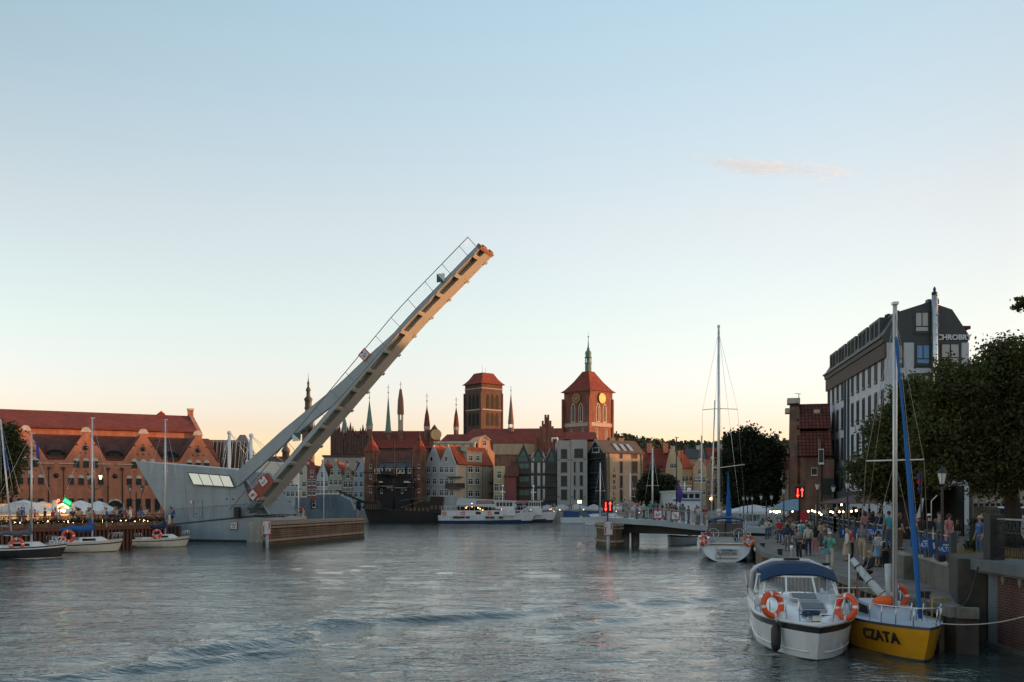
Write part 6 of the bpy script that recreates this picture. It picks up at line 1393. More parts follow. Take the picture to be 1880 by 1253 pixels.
# flags, boards, hedge, cars
def misc():
    FL = {'purple':mat('flag_purple',(.10,.06,.28),.7,.25),'blue':mat('flag_blue',(.03,.07,.32),.7,.15),'white':mat('flag_white',(.5,.5,.48),.7,.1),'red':mat('flag_red',(.4,.03,.04),.7,.1)}
    p = dpt(1242,803,150); r = thing('flagpole','tall dark flagpole with a limp purple and orange flag above the bridge crowd','flagpole',(p.x,150,ZU)); mb = MB(); mb.tube([(0,0,0),(0,0,p.z-ZU)],.09,6); mb.tube([(-.3,0,p.z-ZU),(.35,0,p.z-ZU-.1)],.05,5); mb.build('pole', BLACK, r)
    mb = MB(); vs=[]; fs=[]
    for i in range(8):
        z = (HC-(880-HY)*150/F)-ZU-i*.48; w_ = .25+.75*math.sin(min(i,5)/5*1.5)*(1 if i<6 else .6)
        vs += [(.1,.05*math.sin(i),z),(w_,.18*math.sin(i*1.3),z-.3)]
    for i in range(7): fs.append((i*2,i*2+1,i*2+3,i*2+2))
    mb.add(vs,fs,0,True); mb.build('flag', [FL['purple']], r)
    for px,pyt,d,l in ((1198,822,140,'white mast with radar bars left of the flagpole'),(1288,800,135,'thin pale mast right of the white ship'),(1157,868,170,'thin pale mast before the beige granary side'),(1102,850,180,'pale mast in front of the granary glass gable')):
        p = dpt(px,pyt,d); r = thing('boat_mast',l,'mast',(p.x,d,0),0,'bare masts beyond the fixed span'); mb = MB(); mb.tube([(0,0,0.4),(0,0,p.z)],[.14,.09],8); mb.build('pole', ALU, r); mb = MB(); mb.tube([(-.9,0,p.z*.55),(.9,0,p.z*.55)],.04,5); mb.tube([(0,0,p.z*.98),(1.6,0,1)],.012,3); mb.tube([(0,0,p.z*.98),(-1.6,0,1)],.012,3); mb.build('rigging', STEEL, r)
        mb = MB(); hull_into(mb,5.5,1.9,.75,mi_side=0); o = mb.build('hull', [GEL,mat('boot_dark',(.03,.035,.045),.5,.1),GEL], r)
    p = dpt(1691,868,42); r = thing('flagpole','flagpole with a limp striped flag before the dark trees','flagpole',(p.x,42,ZU)); mb = MB(); mb.tube([(0,0,0),(0,0,p.z-ZU)],.03,6); mb.build('pole', BLACK, r)
    for j,(z0,h,c) in enumerate(((867,13,'purple'),(879,14,'red'),(893,12,'blue'))):
        zz = HC-(z0-HY)*42/F-ZU; mb = MB(); vs=[]; fs=[]
        for i in range(5): vs += [(-.02,.02*i,zz-i*h/4*42/F),(-.13-.05*math.sin(i+j),.04*math.sin(i*2),zz-.06-i*h/4*42/F)]
        for i in range(4): fs.append((i*2,i*2+1,i*2+3,i*2+2))
        mb.add(vs,fs,0,True); mb.build('flag', FL[c], r)
    r = thing('feather_banner','slim white feather banner by the flagpole','banner',(dpt(1691,930,43).x,43,ZU)); z = lambda py: HC-(py-HY)*43/F-ZU; mb = MB(); mb.prism([(-.22,z(952)),(.0,z(950)),(.12,z(915)),(.04,z(915))],-.01,.01); mb.build('cloth', FL['white'], r); mb = MB(); mb.tube([(.1,0.03,0),(.1,.03,z(915))],.02,5); mb.build('pole', BLACK, r)
    r = thing('feather_banner','red and white upright banner by the tall signal post','banner',(dpt(1476,938,80).x,80,ZU)); z = lambda py: HC-(py-HY)*80/F-ZU; mb = MB(); mb.prism([(-.3,z(965)),(.3,z(965)),(.33,z(943)),(0,z(939)),(-.33,z(943))],-.02,.02); mb.build('cloth', FL['red'], r); mb = MB(); mb.tube([(0,.05,0),(0,.05,z(940))],.04,5); mb.build('pole', WHITE, r)
    g = gpt(1440,985,ZQ); r = thing('info_board','dark stand up board with a blue poster on the quay','sign',(g[0],g[1],ZQ)); mb = MB(); mb.box(-.45,.45,-.25,.25,0,.25); mb.box(-.42,.42,-.12,.12,.25,1.4); mb.build('stand', BLACK, r); mb = MB(); mb.box(-.36,.36,-.14,-.121,.4,1.3); mb.build('poster', mat('poster_blue',(.08,.2,.25),.4,.6,scale=3), r)
    g = gpt(1710,960,ZU); r = thing('white_board','white easel board among people on the upper promenade','sign',(14.2*1.35,45,ZU)); r.location = (dpt(1710,945,45).x,45,ZU); mb = MB(); mb.box(-.2,.2,-.03,.03,.6,1.35); mb.tube([(-.1,0,0),(0,0,1.5)],.02,5); mb.tube([(0,0,1.35),(0,0,2.3),(.22,-.1,2.55)],.025,5); mb.build('panel', FL['white'], r)
    # hedge and dry grass beyond the railing
    rr = random.Random(12)
    def hedge(label, x0,x1,y0,y1,z1,n,m,name='hedge',s=.07):
        r = thing(name,label,'hedge',(0,0,0)); vs=[]; fs=[]
        for i in range(n):
            f_ = rr.random(); x = rr.uniform(x0,x1); y = rr.uniform(y0,y1); z = ZU+rr.uniform(0,z1)
            k = rr.random()
            if k<.45: y = y0+rr.gauss(0,.05)
            elif k<.7: z = ZU+z1+rr.gauss(0,.06)
            c = Vector((x,y,z)); nn = Vector((rr.gauss(0,1),rr.gauss(0,1),rr.gauss(0,1))).normalized(); u = nn.orthogonal()*s*rr.uniform(.6,1.4); w_ = nn.cross(u)*.7; b=len(vs); vs += [c+u,c+w_,c-u,c-w_]; fs.append((b,b+1,b+2,b+3))
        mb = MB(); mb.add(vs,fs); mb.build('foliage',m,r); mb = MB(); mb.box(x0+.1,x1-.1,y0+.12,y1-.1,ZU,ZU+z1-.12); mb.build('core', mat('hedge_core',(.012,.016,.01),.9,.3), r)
    hedge('long clipped dark green hedge behind the black iron fence',21.2,32,44.5,46.5,1.35,14000,leafmat('hedge_leaves',(.03,.045,.02),.5))
    hedge('small dark shrub in the dry grass behind the railing',18.4,19.6,39.8,40.6,.55,1500,leafmat('hedge_leaves',(.03,.045,.02)),name='shrub')
    vs=[]; fs=[]
    for i in range(6000):
        x = rr.uniform(16.4,24); y = rr.uniform(37.0,41.0); 
        if x < 15.9+(y-34.4)*.22: continue
        h = rr.uniform(.18,.5); a = rr.uniform(0,6.3); dx,dy = math.cos(a)*.02,math.sin(a)*.02; lx,ly = rr.gauss(0,.07),rr.gauss(0,.07); b=len(vs); vs += [(x-dx,y-dy,ZU),(x+dx,y+dy,ZU),(x+lx,y+ly,ZU+h)]; fs.append((b,b+1,b+2))
    mb = MB(); mb.add(vs,fs); tag(mb.build('grass', leafmat('dry_grass',(.28,.20,.085),.45)),'strip of dry yellow grass behind the railing',None,None,'stuff')
    # parked cars under the trees
    def car(label,px,d,col,van=False,rz=0):
        p = dpt(px,920,d); r = thing('parked_car',label,'car',(p.x,d,ZU),rz,'cars parked under the trees'); Lc,W,H = 4.3,1.75,1.45 if not van else 1.95
        m = mat('car_'+str(col),col,.25,.05,coat=.5)
        mb = MB(); prof = [(-Lc/2,.35),(-Lc/2,.8),(-Lc/2+.1,.9),(-Lc*.2,.95),(-Lc*.08,H-.05),(Lc*.05,H),(Lc*.36,H-.03),(Lc*.47,.95),(Lc/2,.85),(Lc/2,.35)] if not van else [(-Lc/2,.35),(-Lc/2,.95),(-Lc*.38,1.05),(-Lc*.28,H-.1),(-Lc*.2,H),(Lc*.48,H),(Lc/2,H-.3),(Lc/2,.35)]
        mb.prism(prof,-W/2,W/2); mb.build('body', m, r)
        for s in (-1,1):
            mb = MB(); y = s*(W/2+.005); q = [(-Lc*.17,.97),(-Lc*.07,H-.12),(Lc*.34,H-.12),(Lc*.42,.97)] if not van else [(-Lc*.33,1.08),(-Lc*.26,H-.18),(Lc*.42,H-.18),(Lc*.42,1.08)]
            mb.prism(q,min(y,y-s*.02),max(y,y-s*.02)); mb.build('window', GLASS, r)
            for x in (-Lc*.31,Lc*.31): mb = MB(); mb.lathe([(.31,-.1),(.31,.1)],14,0,(0,0,0),False,0,Matrix.Translation((x,s*(W/2-.09),.31)) @ Matrix.Rotation(math.pi/2,4,'X')); w_ = mb.build('wheel', BLACK, r); mb = MB(); mb.lathe([(.19,-.11),(.19,.11)],10,0,(0,0,0),False,0,Matrix.Translation((x,s*(W/2-.09),.31)) @ Matrix.Rotation(math.pi/2,4,'X')); mb.build('rim', STEEL, w_)
            mb = MB(); mb.ball((-Lc/2+.04,s*.6,.72),.11,8,0,(.4,1,.7)); mb.build('headlight', SIGNW, r)
    car('dark teal van parked behind the hedge',1843,62,(.02,.05,.06),True,R(90)); car('white car parked right of the big trunk',1876,60,(.5,.5,.5),False,R(80)); car('pale silver car parked left of the dark van',1822,66,(.3,.33,.35),False,R(70))
    f = Fac(1840,103,ZU); r = thing('terrace_house','pale stone house with arched windows far behind the tree trunks','house',f.loc()); u=f.u; z=lambda py: f.z(1840,py)
    mb = MB(); mb.box(u(1786),u(1905),0,10,0,6.2); mb.build('wall', plaster('pinkbeige',(.35,.26,.19)), r); gable_roof(r,u(1786),u(1905),6.2,9,0,10,TILE,'x')
    for i in range(10):
        for zz in (.8,3.6): win(r,'arch',u(1791)+i*.62*.9*1.0+.3*i*.1,zz,.4,1.9)
# ---------------------------------------------------------------- boats
def hull_sections(L, B, fb, bow_rise=.35, transom=.75, full=.55, tr_rake=.12, depth=.45, flare=.25, n=18, k=9, rs=0.):
    """rows of points from stern to bow; boat points along +x, waterline z=0"""
    rows = []
    for i in range(n+1):
        t = i/n; x = -L/2+L*t
        if t < full: w_ = transom+(1-transom)*math.sin(t/full*math.pi/2)
        else: s = (t-full)/(1-full); w_ = (1-s**2.1)**.9 if s < 1 else 0
        b = B/2*w_; zs = fb*(1+bow_rise*t**2+.06*(1-t)**2)
        dp = depth*(1-.9*max(0,(t-.62)/.38)**2)
        row = []
        for j in range(k+1):
            q = j/k                           # 0 sheer, 1 keel; one row lies just above the waterline
            kt = k-3; z = zs+(.03-zs)*j/kt if j <= kt else .03+(-dp-.03)*(j-kt)/3
            if z > 0: y = b*(1-flare*(1-z/zs)*(.25+.75*max(0,(t-.5)*2)))
            else: y = b*(1-flare*(.25+.75*max(0,(t-.5)*2)))*math.sqrt(max(0,1-(z/-dp)**2)) if dp > 0 else 0
            if rs and t < .6:
                q2 = max(0,1-((zs-z)/(zs+.1))**2.3)**.5 if z > -.1 else 0; g = rs*(1-t/.6); y = y*(1-g)+b*q2*g
            xx = x+ (tr_rake*(1-2*0)*(-(z)) if i==0 else 0) - (max(0,(t-.75)/.25)**2)*(.20*L*.35)*(1-(z+dp)/(zs+dp))**1.2
            row.append((xx,y,z))
        rows.append(row)
    return rows
def hull_into(mb, L, B, fb, mi_side=0, stripe=(0,0), boot=.12, **kw):
    """sides + deck: material 0 topsides, 1 boot/stripe, 2 deck"""
    rows = hull_sections(L,B,fb,**kw); n = len(rows)-1; k = len(rows[0])-1; vs=[]; fs=[]; ms=[]
    for row in rows:
        vs += [(x,y,z) for x,y,z in row]+[(x,-y,z) for x,y,z in row]
    w_ = 2*(k+1)
    for i in range(n):
        for j in range(k):
            a = i*w_+j; zz = (rows[i][j][2]+rows[i][j+1][2])/2; sh = rows[i][0][2]; m = mi_side
            if zz < max(.02,boot*.5): m = 1
            if stripe[0] < (sh-zz)/sh < stripe[1]: m = 1
            fs.append((a,a+1,a+w_+1,a+w_)); ms.append(m); b = a+k+1; fs.append((b,b+w_,b+w_+1,b+1)); ms.append(m)
    fs.append(tuple(range(k+1))+tuple(range(2*k+1,k,-1))); ms.append(mi_side)
    b0 = len(mb.f); mb.add(vs,fs,0,True)
    for i,m in enumerate(ms): mb.m[b0+i] = m
    mb.s[b0+len(fs)-1] = False
    for i in range(n): a = i*w_; mb.add([rows[i][0],(rows[i][0][0],-rows[i][0][1],rows[i][0][2]),(rows[i+1][0][0],-rows[i+1][0][1],rows[i+1][0][2]),rows[i+1][0]],[(0,1,2,3)],2)
    return rows
def sheer_at(rows, x):
    xs = [r[0][0] for r in rows]; return float(np.interp(x,xs,[r[0][1] for r in rows])), float(np.interp(x,xs,[r[0][2] for r in rows]))
NAVY = mat('canvas_navy',(.012,.03,.085),.8,.2); CBLUE = mat('canvas_blue',(.015,.10,.30),.75,.2,scale=2); CGREY = mat('canvas_grey',(.10,.11,.13),.8,.2); CWHITE = mat('canvas_white',(.42,.46,.46),.75,.2,scale=2); ABLUE = mat('bright_blue_canvas',(.005,.095,.30),.7,.15)
CBLUE2 = mat('canopy_navy_blue',(.006,.032,.085),.75,.2,scale=2)
HULLB = mat('hull_black',(.02,.023,.026),.3,.15); HULLY = mat('hull_yellow',(.62,.29,.012),.35,.12); ANTI = mat('antifoul_dark',(.018,.022,.03),.6,.2); TEAK = mat('teak',(.2,.12,.06),.7,.2)
def cabin_shape(mb, rows, x0, x1, h, w_=.62, mi=0, slope=.5):
    z0 = sheer_at(rows,x0)[1]-.03; z1 = sheer_at(rows,x1)[1]-.03; b0 = sheer_at(rows,x0)[0]*w_; b1 = sheer_at(rows,x1)[0]*w_
    vs = [(x0,-b0,z0),(x0,b0,z0),(x1,b1,z1),(x1,-b1,z1),(x0,-b0*.8,z0+h),(x0,b0*.8,z0+h),(x1-slope,b1*.75,z1+h*.8),(x1-slope,-b1*.75,z1+h*.8)]
    mb.add(vs,[(4,5,6,7),(0,4,7,3),(1,2,6,5),(0,1,5,4),(3,7,6,2)],mi)
    return z0, z1, b0, b1
def lifebuoy(label, M, R0=.30, group='lifebuoys'):
    r = thing('lifebuoy', label, 'lifebuoy', (0,0,0), 0, group); r.matrix_world = M
    mb = MB(); mb.torus(R0,R0*.29,28,8,0,None,lambda i: 1 if (i%7)==0 else 0); mb.build('ring', [ORANGE,BUOYW], r)
    mb = MB(); pts = [(R0*1.33*math.cos(t),-.01,R0*1.33*math.sin(t)) for t in np.linspace(0,2*math.pi,17)]; mb.tube(pts,.012,4); mb.build('grab_line', ROPE, r)
def WM(x, y, z, rz=0, rx=0): return Matrix.Translation((x,y,z)) @ Matrix.Rotation(rz,4,'Z') @ Matrix.Rotation(rx,4,'X')
def pulpit(r, rows, L, x0, x1, h=.55, m=None, name='pulpit', n=4):
    mb = MB()
    for s in (-1,1):
        xs = np.linspace(x0,x1,n); top = []
        for x in xs: b,z = sheer_at(rows,x); p = (x,s*b*.93,z); t = (x+(.1 if x1>0 else -.02),s*b*.95,z+h); mb.tube([p,t],.018,5); top.append(t)
        mb.tube(top,.02,5)
    b,z = sheer_at(rows,x1); mb.tube([(x1+.1,b*.95,z+h),(x1+.1,-b*.95,z+h)],.02,5)
    return mb.build(name, m or STEEL, r)
def sailboat(label, x, y, rz, L, B, fb, hm, cover, mast_top, mast_x=.08, boom_len=.42, cov_z=1.5, cabin=GEL, transom=.7, decks=GEL, heel=0, spreader=.55, boomcol=None, shroud=True, name='sailing_boat', bootm=None, stripe=(.18,.3), cover_d=.18):
    r = thing(name, label, 'sailboat', (x,y,0), rz, 'moored sailing boats'); r.rotation_euler = (heel,0,rz)
    mb = MB(); rows = hull_into(mb,L,B,fb,stripe=stripe,transom=transom,rs=.9,k=12); mb.build('hull', [hm,bootm or ANTI,decks], r)
    mb = MB(); z0,z1,b0,b1 = cabin_shape(mb,rows,-L*.12,L*.28,.42); c = mb.build('cabin', cabin, r)
    for s in (-1,1):
        mb = MB(); xa,xb = -L*.08,L*.1; mb.add([(xa,s*(b0*.93+.01),z0+.12),(xb,s*(b0*.9+.0),z0+.14),(xb-.05,s*(b0*.86),z0+.32),(xa,s*(b0*.86+.02),z0+.33)],[(0,1,2,3) if s<0 else (3,2,1,0)]); mb.add([(xa,s*(b0*.93+.012),z0+.12),(xa,s*(b0*.86+.022),z0+.33),(xb-.05,s*(b0*.86+.002),z0+.32)],[(0,1,2)]); mb.build('cabin_window', DARK, c)
    mb = MB(); bb,zz = sheer_at(rows,-L*.3); mb.box(-L*.44,-L*.13,-bb*.6,bb*.6,zz-.02,zz+.02); mb.box(-L*.46,-L*.12,-bb*.75,-bb*.55,zz-.02,zz+.2,1); mb.box(-L*.46,-L*.12,bb*.55,bb*.75,zz-.02,zz+.2,1); mb.build('cockpit', [DARK,decks], r)
    mx = L*mast_x; zb = sheer_at(rows,mx)[1]+.3
    mb = MB(); mb.tube([(mx,0,zb-.3),(mx,0,mast_top)],[.085,.055],10); mb.box(mx-.12,mx+.25,-.02,.02,mast_top-.02,mast_top+.05); mb.build('mast', ALU, r)
    zs = zb+(mast_top-zb)*spreader; mb = MB(); mb.tube([(mx,-B*.36,zs),(mx,0,zs+.05),(mx,B*.36,zs)],.022,5); mb.build('spreader', ALU, r)
    if boom_len:
        bz = cov_z; mb = MB(); mb.tube([(mx,0,bz),(mx-L*boom_len,0,bz+.02)],.05,6); mb.build('boom', ALU, r)
        mb = MB(); n = 12; pts=[]; rs=[]
        for i in range(n+1): t = i/n; pts.append((mx-.04-L*boom_len*t*.97,0.02*math.sin(i*1.7),bz+.16+.06*math.sin(i*1.1)-(.05 if t>.9 else 0))); rs.append(cover_d*(1.25-.55*t)+.02*math.sin(i*2.3))
        mb.tube(pts,rs,9); mb.tube([(mx-.1,0,bz+.1),(mx-.08,0,bz+1.0)],[cover_d*1.2,.07],8); mb.build('sail_cover', cover, r)
    if shroud:
        mb = MB(); bow = rows[-1][0]; mb.tube([(mx,0,mast_top-.1),(bow[0]-.1,0,bow[2])],.008,4); mb.tube([(mx,0,mast_top-.05),(-L/2,0,fb)],.008,4)
        for s in (-1,1): mb.tube([(mx,0,mast_top*.93),(mx,s*B*.36,zs),(mx-.05,s*sheer_at(rows,mx)[0],sheer_at(rows,mx)[1])],.008,4)
        mb.build('rigging', STEEL, r)
    pulpit(r,rows,L,L*.33,L*.47); pulpit(r,rows,L,-L*.36,-L*.48,name='stern_rail')
    mb = MB(); mb.box(-L/2-.22,-L/2-.05,-.05,.05,-.3,fb*.95); mb.build('rudder', decks, r)
    return r, rows
# three boats on the left quay
sailboat('small black hulled sailboat with a white cabin and grey sail cover', -36.6-1.2,76.6,R(27),6.6,2.2,.78,HULLB,CGREY,9.6,cov_z=1.75,bootm=BUOYW,stripe=(.12,.2),mast_x=.12)
sailboat('cream hulled sailboat with a bright blue sail cover', -36.9,86.4,R(38),6.2,2.3,.8,mat('hull_cream',(.58,.53,.43),.35,.1),CBLUE,11.6,cov_z=1.8,transom=.8,cover_d=.26)
sailboat('little cream sailboat with a dark blue sail cover nearest the grey prow', -33.7,95.6,R(36),5.6,2.1,.74,mat('hull_cream',(.58,.53,.43)),NAVY,12.2,cov_z=1.75,transom=.85,cover_d=.2)
def lean_mast():
    a = dpt(1,770,79); b = dpt(24,990,79); r = thing('boat_mast','leaning white mast with a blue flag at the left edge','mast',(b.x,79,0)); mb = MB(); mb.tube([(0,0,.5),(a.x-b.x,0,a.z)],[.08,.055],8); mb.build('pole', ALU, r); mb = MB()
    for s in (-.9,.7,1.6): mb.tube([(a.x-b.x,0,a.z-.1),(s,0,1.0)],.008,4)
    mb.tube([(-1.0,0,2.4),(-.4,0,2.4)],.03,5); mb.build('rigging', STEEL, r)
    z = HC-(825-HY)*79/F; mb = MB(); vs=[];fs=[]; x0=(a.x-b.x)*.75
    for i in range(7): vs += [(x0-.12+.03*i,.02,z-i*.28),(x0+.18+.04*math.sin(i*1.5)+.03*i,-.06*math.sin(i),z-.08-i*.28)]
    for i in range(6): fs.append((i*2,i*2+1,i*2+3,i*2+2))
    mb.add(vs,fs,0,True); mb.build('flag', mat('flag_blue',(.03,.07,.32)), r)
    mb = MB(); hull_into(mb,5,1.8,.7); o = mb.build('hull', [HULLB,ANTI,GEL], r); o.location = (-1.2,-.3,0); o.rotation_euler = (0,0,R(30))
lean_mast()
lifebuoy('orange lifebuoy on the stern of the black hulled sailboat',WM(*dpt(31,1000,75.8),R(25)),.4)
lifebuoy('faded pink lifebuoy on the stern of the cream sailboat with blue cover',WM(*dpt(125,985,84.8),R(25)),.42)
lifebuoy('pinkish lifebuoy on the little cream sailboat nearest the prow',WM(*dpt(288,981,94.6),R(40)),.36)
lifebuoy('small orange ring hanging by the sheet piles left of the little sailboat',WM(*dpt(243,980,95.5),R(10)),.28)
r = thing('flag_on_mast','small blue flag on the white mast before the leftmost gable','flag',dpt(66,825,77)); mb = MB(); mb.add([(0,0,.9),(.2,.02,.2),(.32,0,-.8),(.02,0,-.7)],[(0,1,2,3)]); mb.add([(0,.015,.9),(.02,.015,-.7),(.32,.015,-.8),(.2,.035,.2)],[(0,1,2,3)]); mb.build('cloth', mat('flag_blue',(.03,.07,.32)), r)
# sailing yacht seen from astern by the right quay
def yacht():
    L, B = 11.0, 3.9; x, y = (1329-CX)*73/F, 72.2; rz = math.atan2(1,.19)
    r = thing('sailing_yacht','white cruising yacht seen from astern with a navy bimini and swim steps','sailboat',(x+.19*L/2,y+L/2*.98,0),rz,'moored sailing boats')
    mb = MB(); rows = hull_into(mb,L,B,1.25,transom=.9,full=.4,tr_rake=-.35,stripe=(.08,.14),depth=.5,rs=1.,k=14); mb.build('hull', [GEL,ANTI,GEL], r)
    xs = -L/2
    mb = MB(); 
    for i in range(3): mb.box(xs-.14-.0*i,xs+.25,-.75,.75,.28+.3*i,.33+.3*i,0)
    for i in range(3): mb.box(xs-.2,xs-.1,-.7+.5*i,-.3+.5*i,.62,.66,1)
    mb.tube([(xs-.3,.45,.2),(xs-.25,.45,1.1),(xs-.25,.75,1.1),(xs-.3,.75,.2)],.02,5,2); mb.build('swim_steps', [GEL,SEAM,STEEL], r)
    text('GDANSK', .2, SEAM, r, Matrix.Translation((xs-.36,0,.85)) @ Matrix.Rotation(-math.pi/2,4,'Z') @ FACE, .003, .004)
    mb = MB(); mb.box(xs+.3,xs+3.2,-1.2,1.2,1.2,1.26,0); mb.box(xs+.3,xs+3.2,-1.65,-1.2,1.2,1.6,1); mb.box(xs+.3,xs+3.2,1.2,1.65,1.2,1.6,1); mb.build('cockpit', [TEAK,GEL], r)
    mb = MB(); cabin_shape(mb,rows,xs+3.2,xs+7.5,.5,.7); mb.build('cabin', GEL, r)
    for s in (-.9,.9): mb = MB(); mb.lathe([(.03,0),(.03,.9)],6,0,(xs+1.2,s,1.3)); M = Matrix.Translation((xs+1.05,s,2.0)) @ Matrix.Rotation(math.pi/2,4,'Z'); mb.torus(.38,.02,18,5,0,M); mb.build('steering_wheel', STEEL, r)
    mb = MB(); n=8; vs=[]; fs=[]
    for i in range(n+1):
        t = i/n; yy = -1.35+2.7*t; z = 3.05+.22*math.sin(math.pi*t)
        for k,xx in enumerate((xs+.5,xs+1.6,xs+2.8)): vs.append((xx,yy,z-(.12 if k!=1 else 0)))
    for i in range(n):
        for k in range(2): a=i*3+k; fs.append((a,a+1,a+4,a+3))
    mb.add(vs,fs,0,True); mb.add([(a,b,c-.07) for a,b,c in vs],[f[::-1] for f in fs],0,True); mb.build('bimini', NAVY, r)
    mb = MB()
    for xx in (xs+.5,xs+1.6,xs+2.8): mb.tube([(xs+1.6,-1.5,1.5),(xx,-1.35,3.0)],.018,5); mb.tube([(xs+1.6,1.5,1.5),(xx,1.35,3.0)],.018,5)
    mb.build('bimini_frame', STEEL, r)
    mb = MB(); mb.box(xs+3.0,xs+3.05,-1.25,1.25,1.7,2.7); mb.build('sprayhood', mat('clear_vinyl',(.12,.13,.14),.15,.1), r)
    mb = MB(); mb.bar((xs+3.0,-1.3,1.7),(xs+3.2,-1.2,2.8),.08,.08); mb.bar((xs+3.0,1.3,1.7),(xs+3.2,1.2,2.8),.08,.08); mb.bar((xs+3.0,0,1.7),(xs+3.0,0,2.8),.1,.1); mb.bar((xs+3.2,-1.25,2.8),(xs+3.2,1.25,2.8),.1,.1); mb.build('sprayhood_frame', NAVY, r)
    mt = 18.0; mx = xs+6.4; mb = MB(); mb.tube([(mx,.45,1.6),(mx,.45,mt)],[.12,.085],10); mb.ball((mx,.45,mt+.15),.14,6); mb.build('mast', ALU, r)
    mb = MB(); zs = 11.6; mb.tube([(mx,-1.0,zs),(mx,.45,zs+.08),(mx,1.7,zs)],.03,5); zs2=7.0; mb.tube([(mx,-1.55,zs2+.25),(mx,.45,zs2),(mx,1.0,zs2)],.035,5); mb.build('spreader', ALU, r)
    mb = MB()
    for s,e in ((-1.0,-1.75),(1.7,1.75)): mb.tube([(mx,.45,mt-.3),(mx,s,zs),(mx,e,1.4)],.011,4)
    mb.tube([(mx,.45,mt-.1),(rows[-1][0][0],0,1.8)],.011,4); mb.tube([(mx,.45,mt-.1),(xs,1.2,1.5)],.011,4); mb.tube([(mx,.45,mt-.1),(xs,-1.2,1.5)],.011,4); mb.build('rigging', STEEL, r)
    mb = MB(); mb.tube([(mx,.45,3.4),(xs+1.8,.45,3.4)],.08,8); mb.tube([(mx,.45,3.62),(xs+2,.45,3.6)],[.2,.12],8,1); mb.build('boom', [ALU,CWHITE], r)
    pulpit(r,rows,L,-L*.3,-L*.495,.75,name='stern_rail',n=3)
    for s,l in ((-1.55,'orange lifebuoy on the right stern rail of the white yacht'),(1.62,'orange lifebuoy on the left stern rail of the white yacht')):
        p = r.matrix_basis @ Vector((xs-.12,s,1.52)); lifebuoy(l,WM(p.x,p.y,p.z,R(8 if s<0 else 50)),.33)
    p = r.matrix_basis @ Vector((xs-.1,-2.15,.95)); t = thing('fender','round white boat fender hung beside the white yacht','fender',p); mb = MB(); mb.ball((0,0,0),.26,10); mb.build('ball', GEL, t)
    mb = MB(); p = r.matrix_basis @ Vector((xs-.2,1.4,2.0)); t = thing('ensign','small red flag on the stern rail of the white yacht','flag',p); mb.add([(0,0,.3),(.28,0,.1),(.25,.03,-.15),(.02,0,-.05)],[(0,1,2,3)]); mb.tube([(0,0,-.6),(0,0,.4)],.012,4); mb.build('cloth', mat('flag_red',(.4,.03,.04)), t)
    # second thin mast and tall blue banner just beyond
    p = dpt(1306.5,660,96); t = thing('boat_mast','thinner shorter mast just left of the white yacht mast','mast',(p.x,96,0),0,'bare masts beyond the fixed span'); mb = MB(); mb.tube([(-.1,0,.5),(.3,0,HC+(HY-735)*96/F)],[.1,.05],8); mb.build('pole', ALU, t); mb = MB(); hull_into(mb,7,2.4,.9); o = mb.build('hull',[GEL,ANTI,GEL],t); o.rotation_euler=(0,0,R(80)); mb = MB(); mb.ball((-.12,-.2,HC+.2),.1,6); mb.build('deck_light', BULB, t)
    d = 79; z = lambda py: HC-(py-HY)*d/F; x = lambda px: (px-CX)*d/F
    t = thing('feather_banner','tall tapering bright blue banner behind the yacht bimini','banner',(0,0,0)); mb = MB(); cx = x(1338); vs=[]; fs=[]
    for i in range(11):
        s = i/10; py = 866+s*98; w_ = (.05+.52*s); zz = z(py)
        for a in range(10): an = a*math.pi/5; vs.append((x(1337+s*1.0)+w_/2*math.cos(an)+.02*math.sin(i*2),d+w_*.3*math.sin(an),zz))
    for i in range(10):
        for a in range(10): fs.append((i*10+a,i*10+(a+1)%10,(i+1)*10+(a+1)%10,(i+1)*10+a))
    mb.add(vs,fs,0,True); mb.build('cloth', ABLUE, t); mb = MB(); mb.tube([(x(1337),d+.1,ZQ),(x(1337),d+.1,z(866))],.04,5); mb.build('pole', BLACK, t)
yacht()
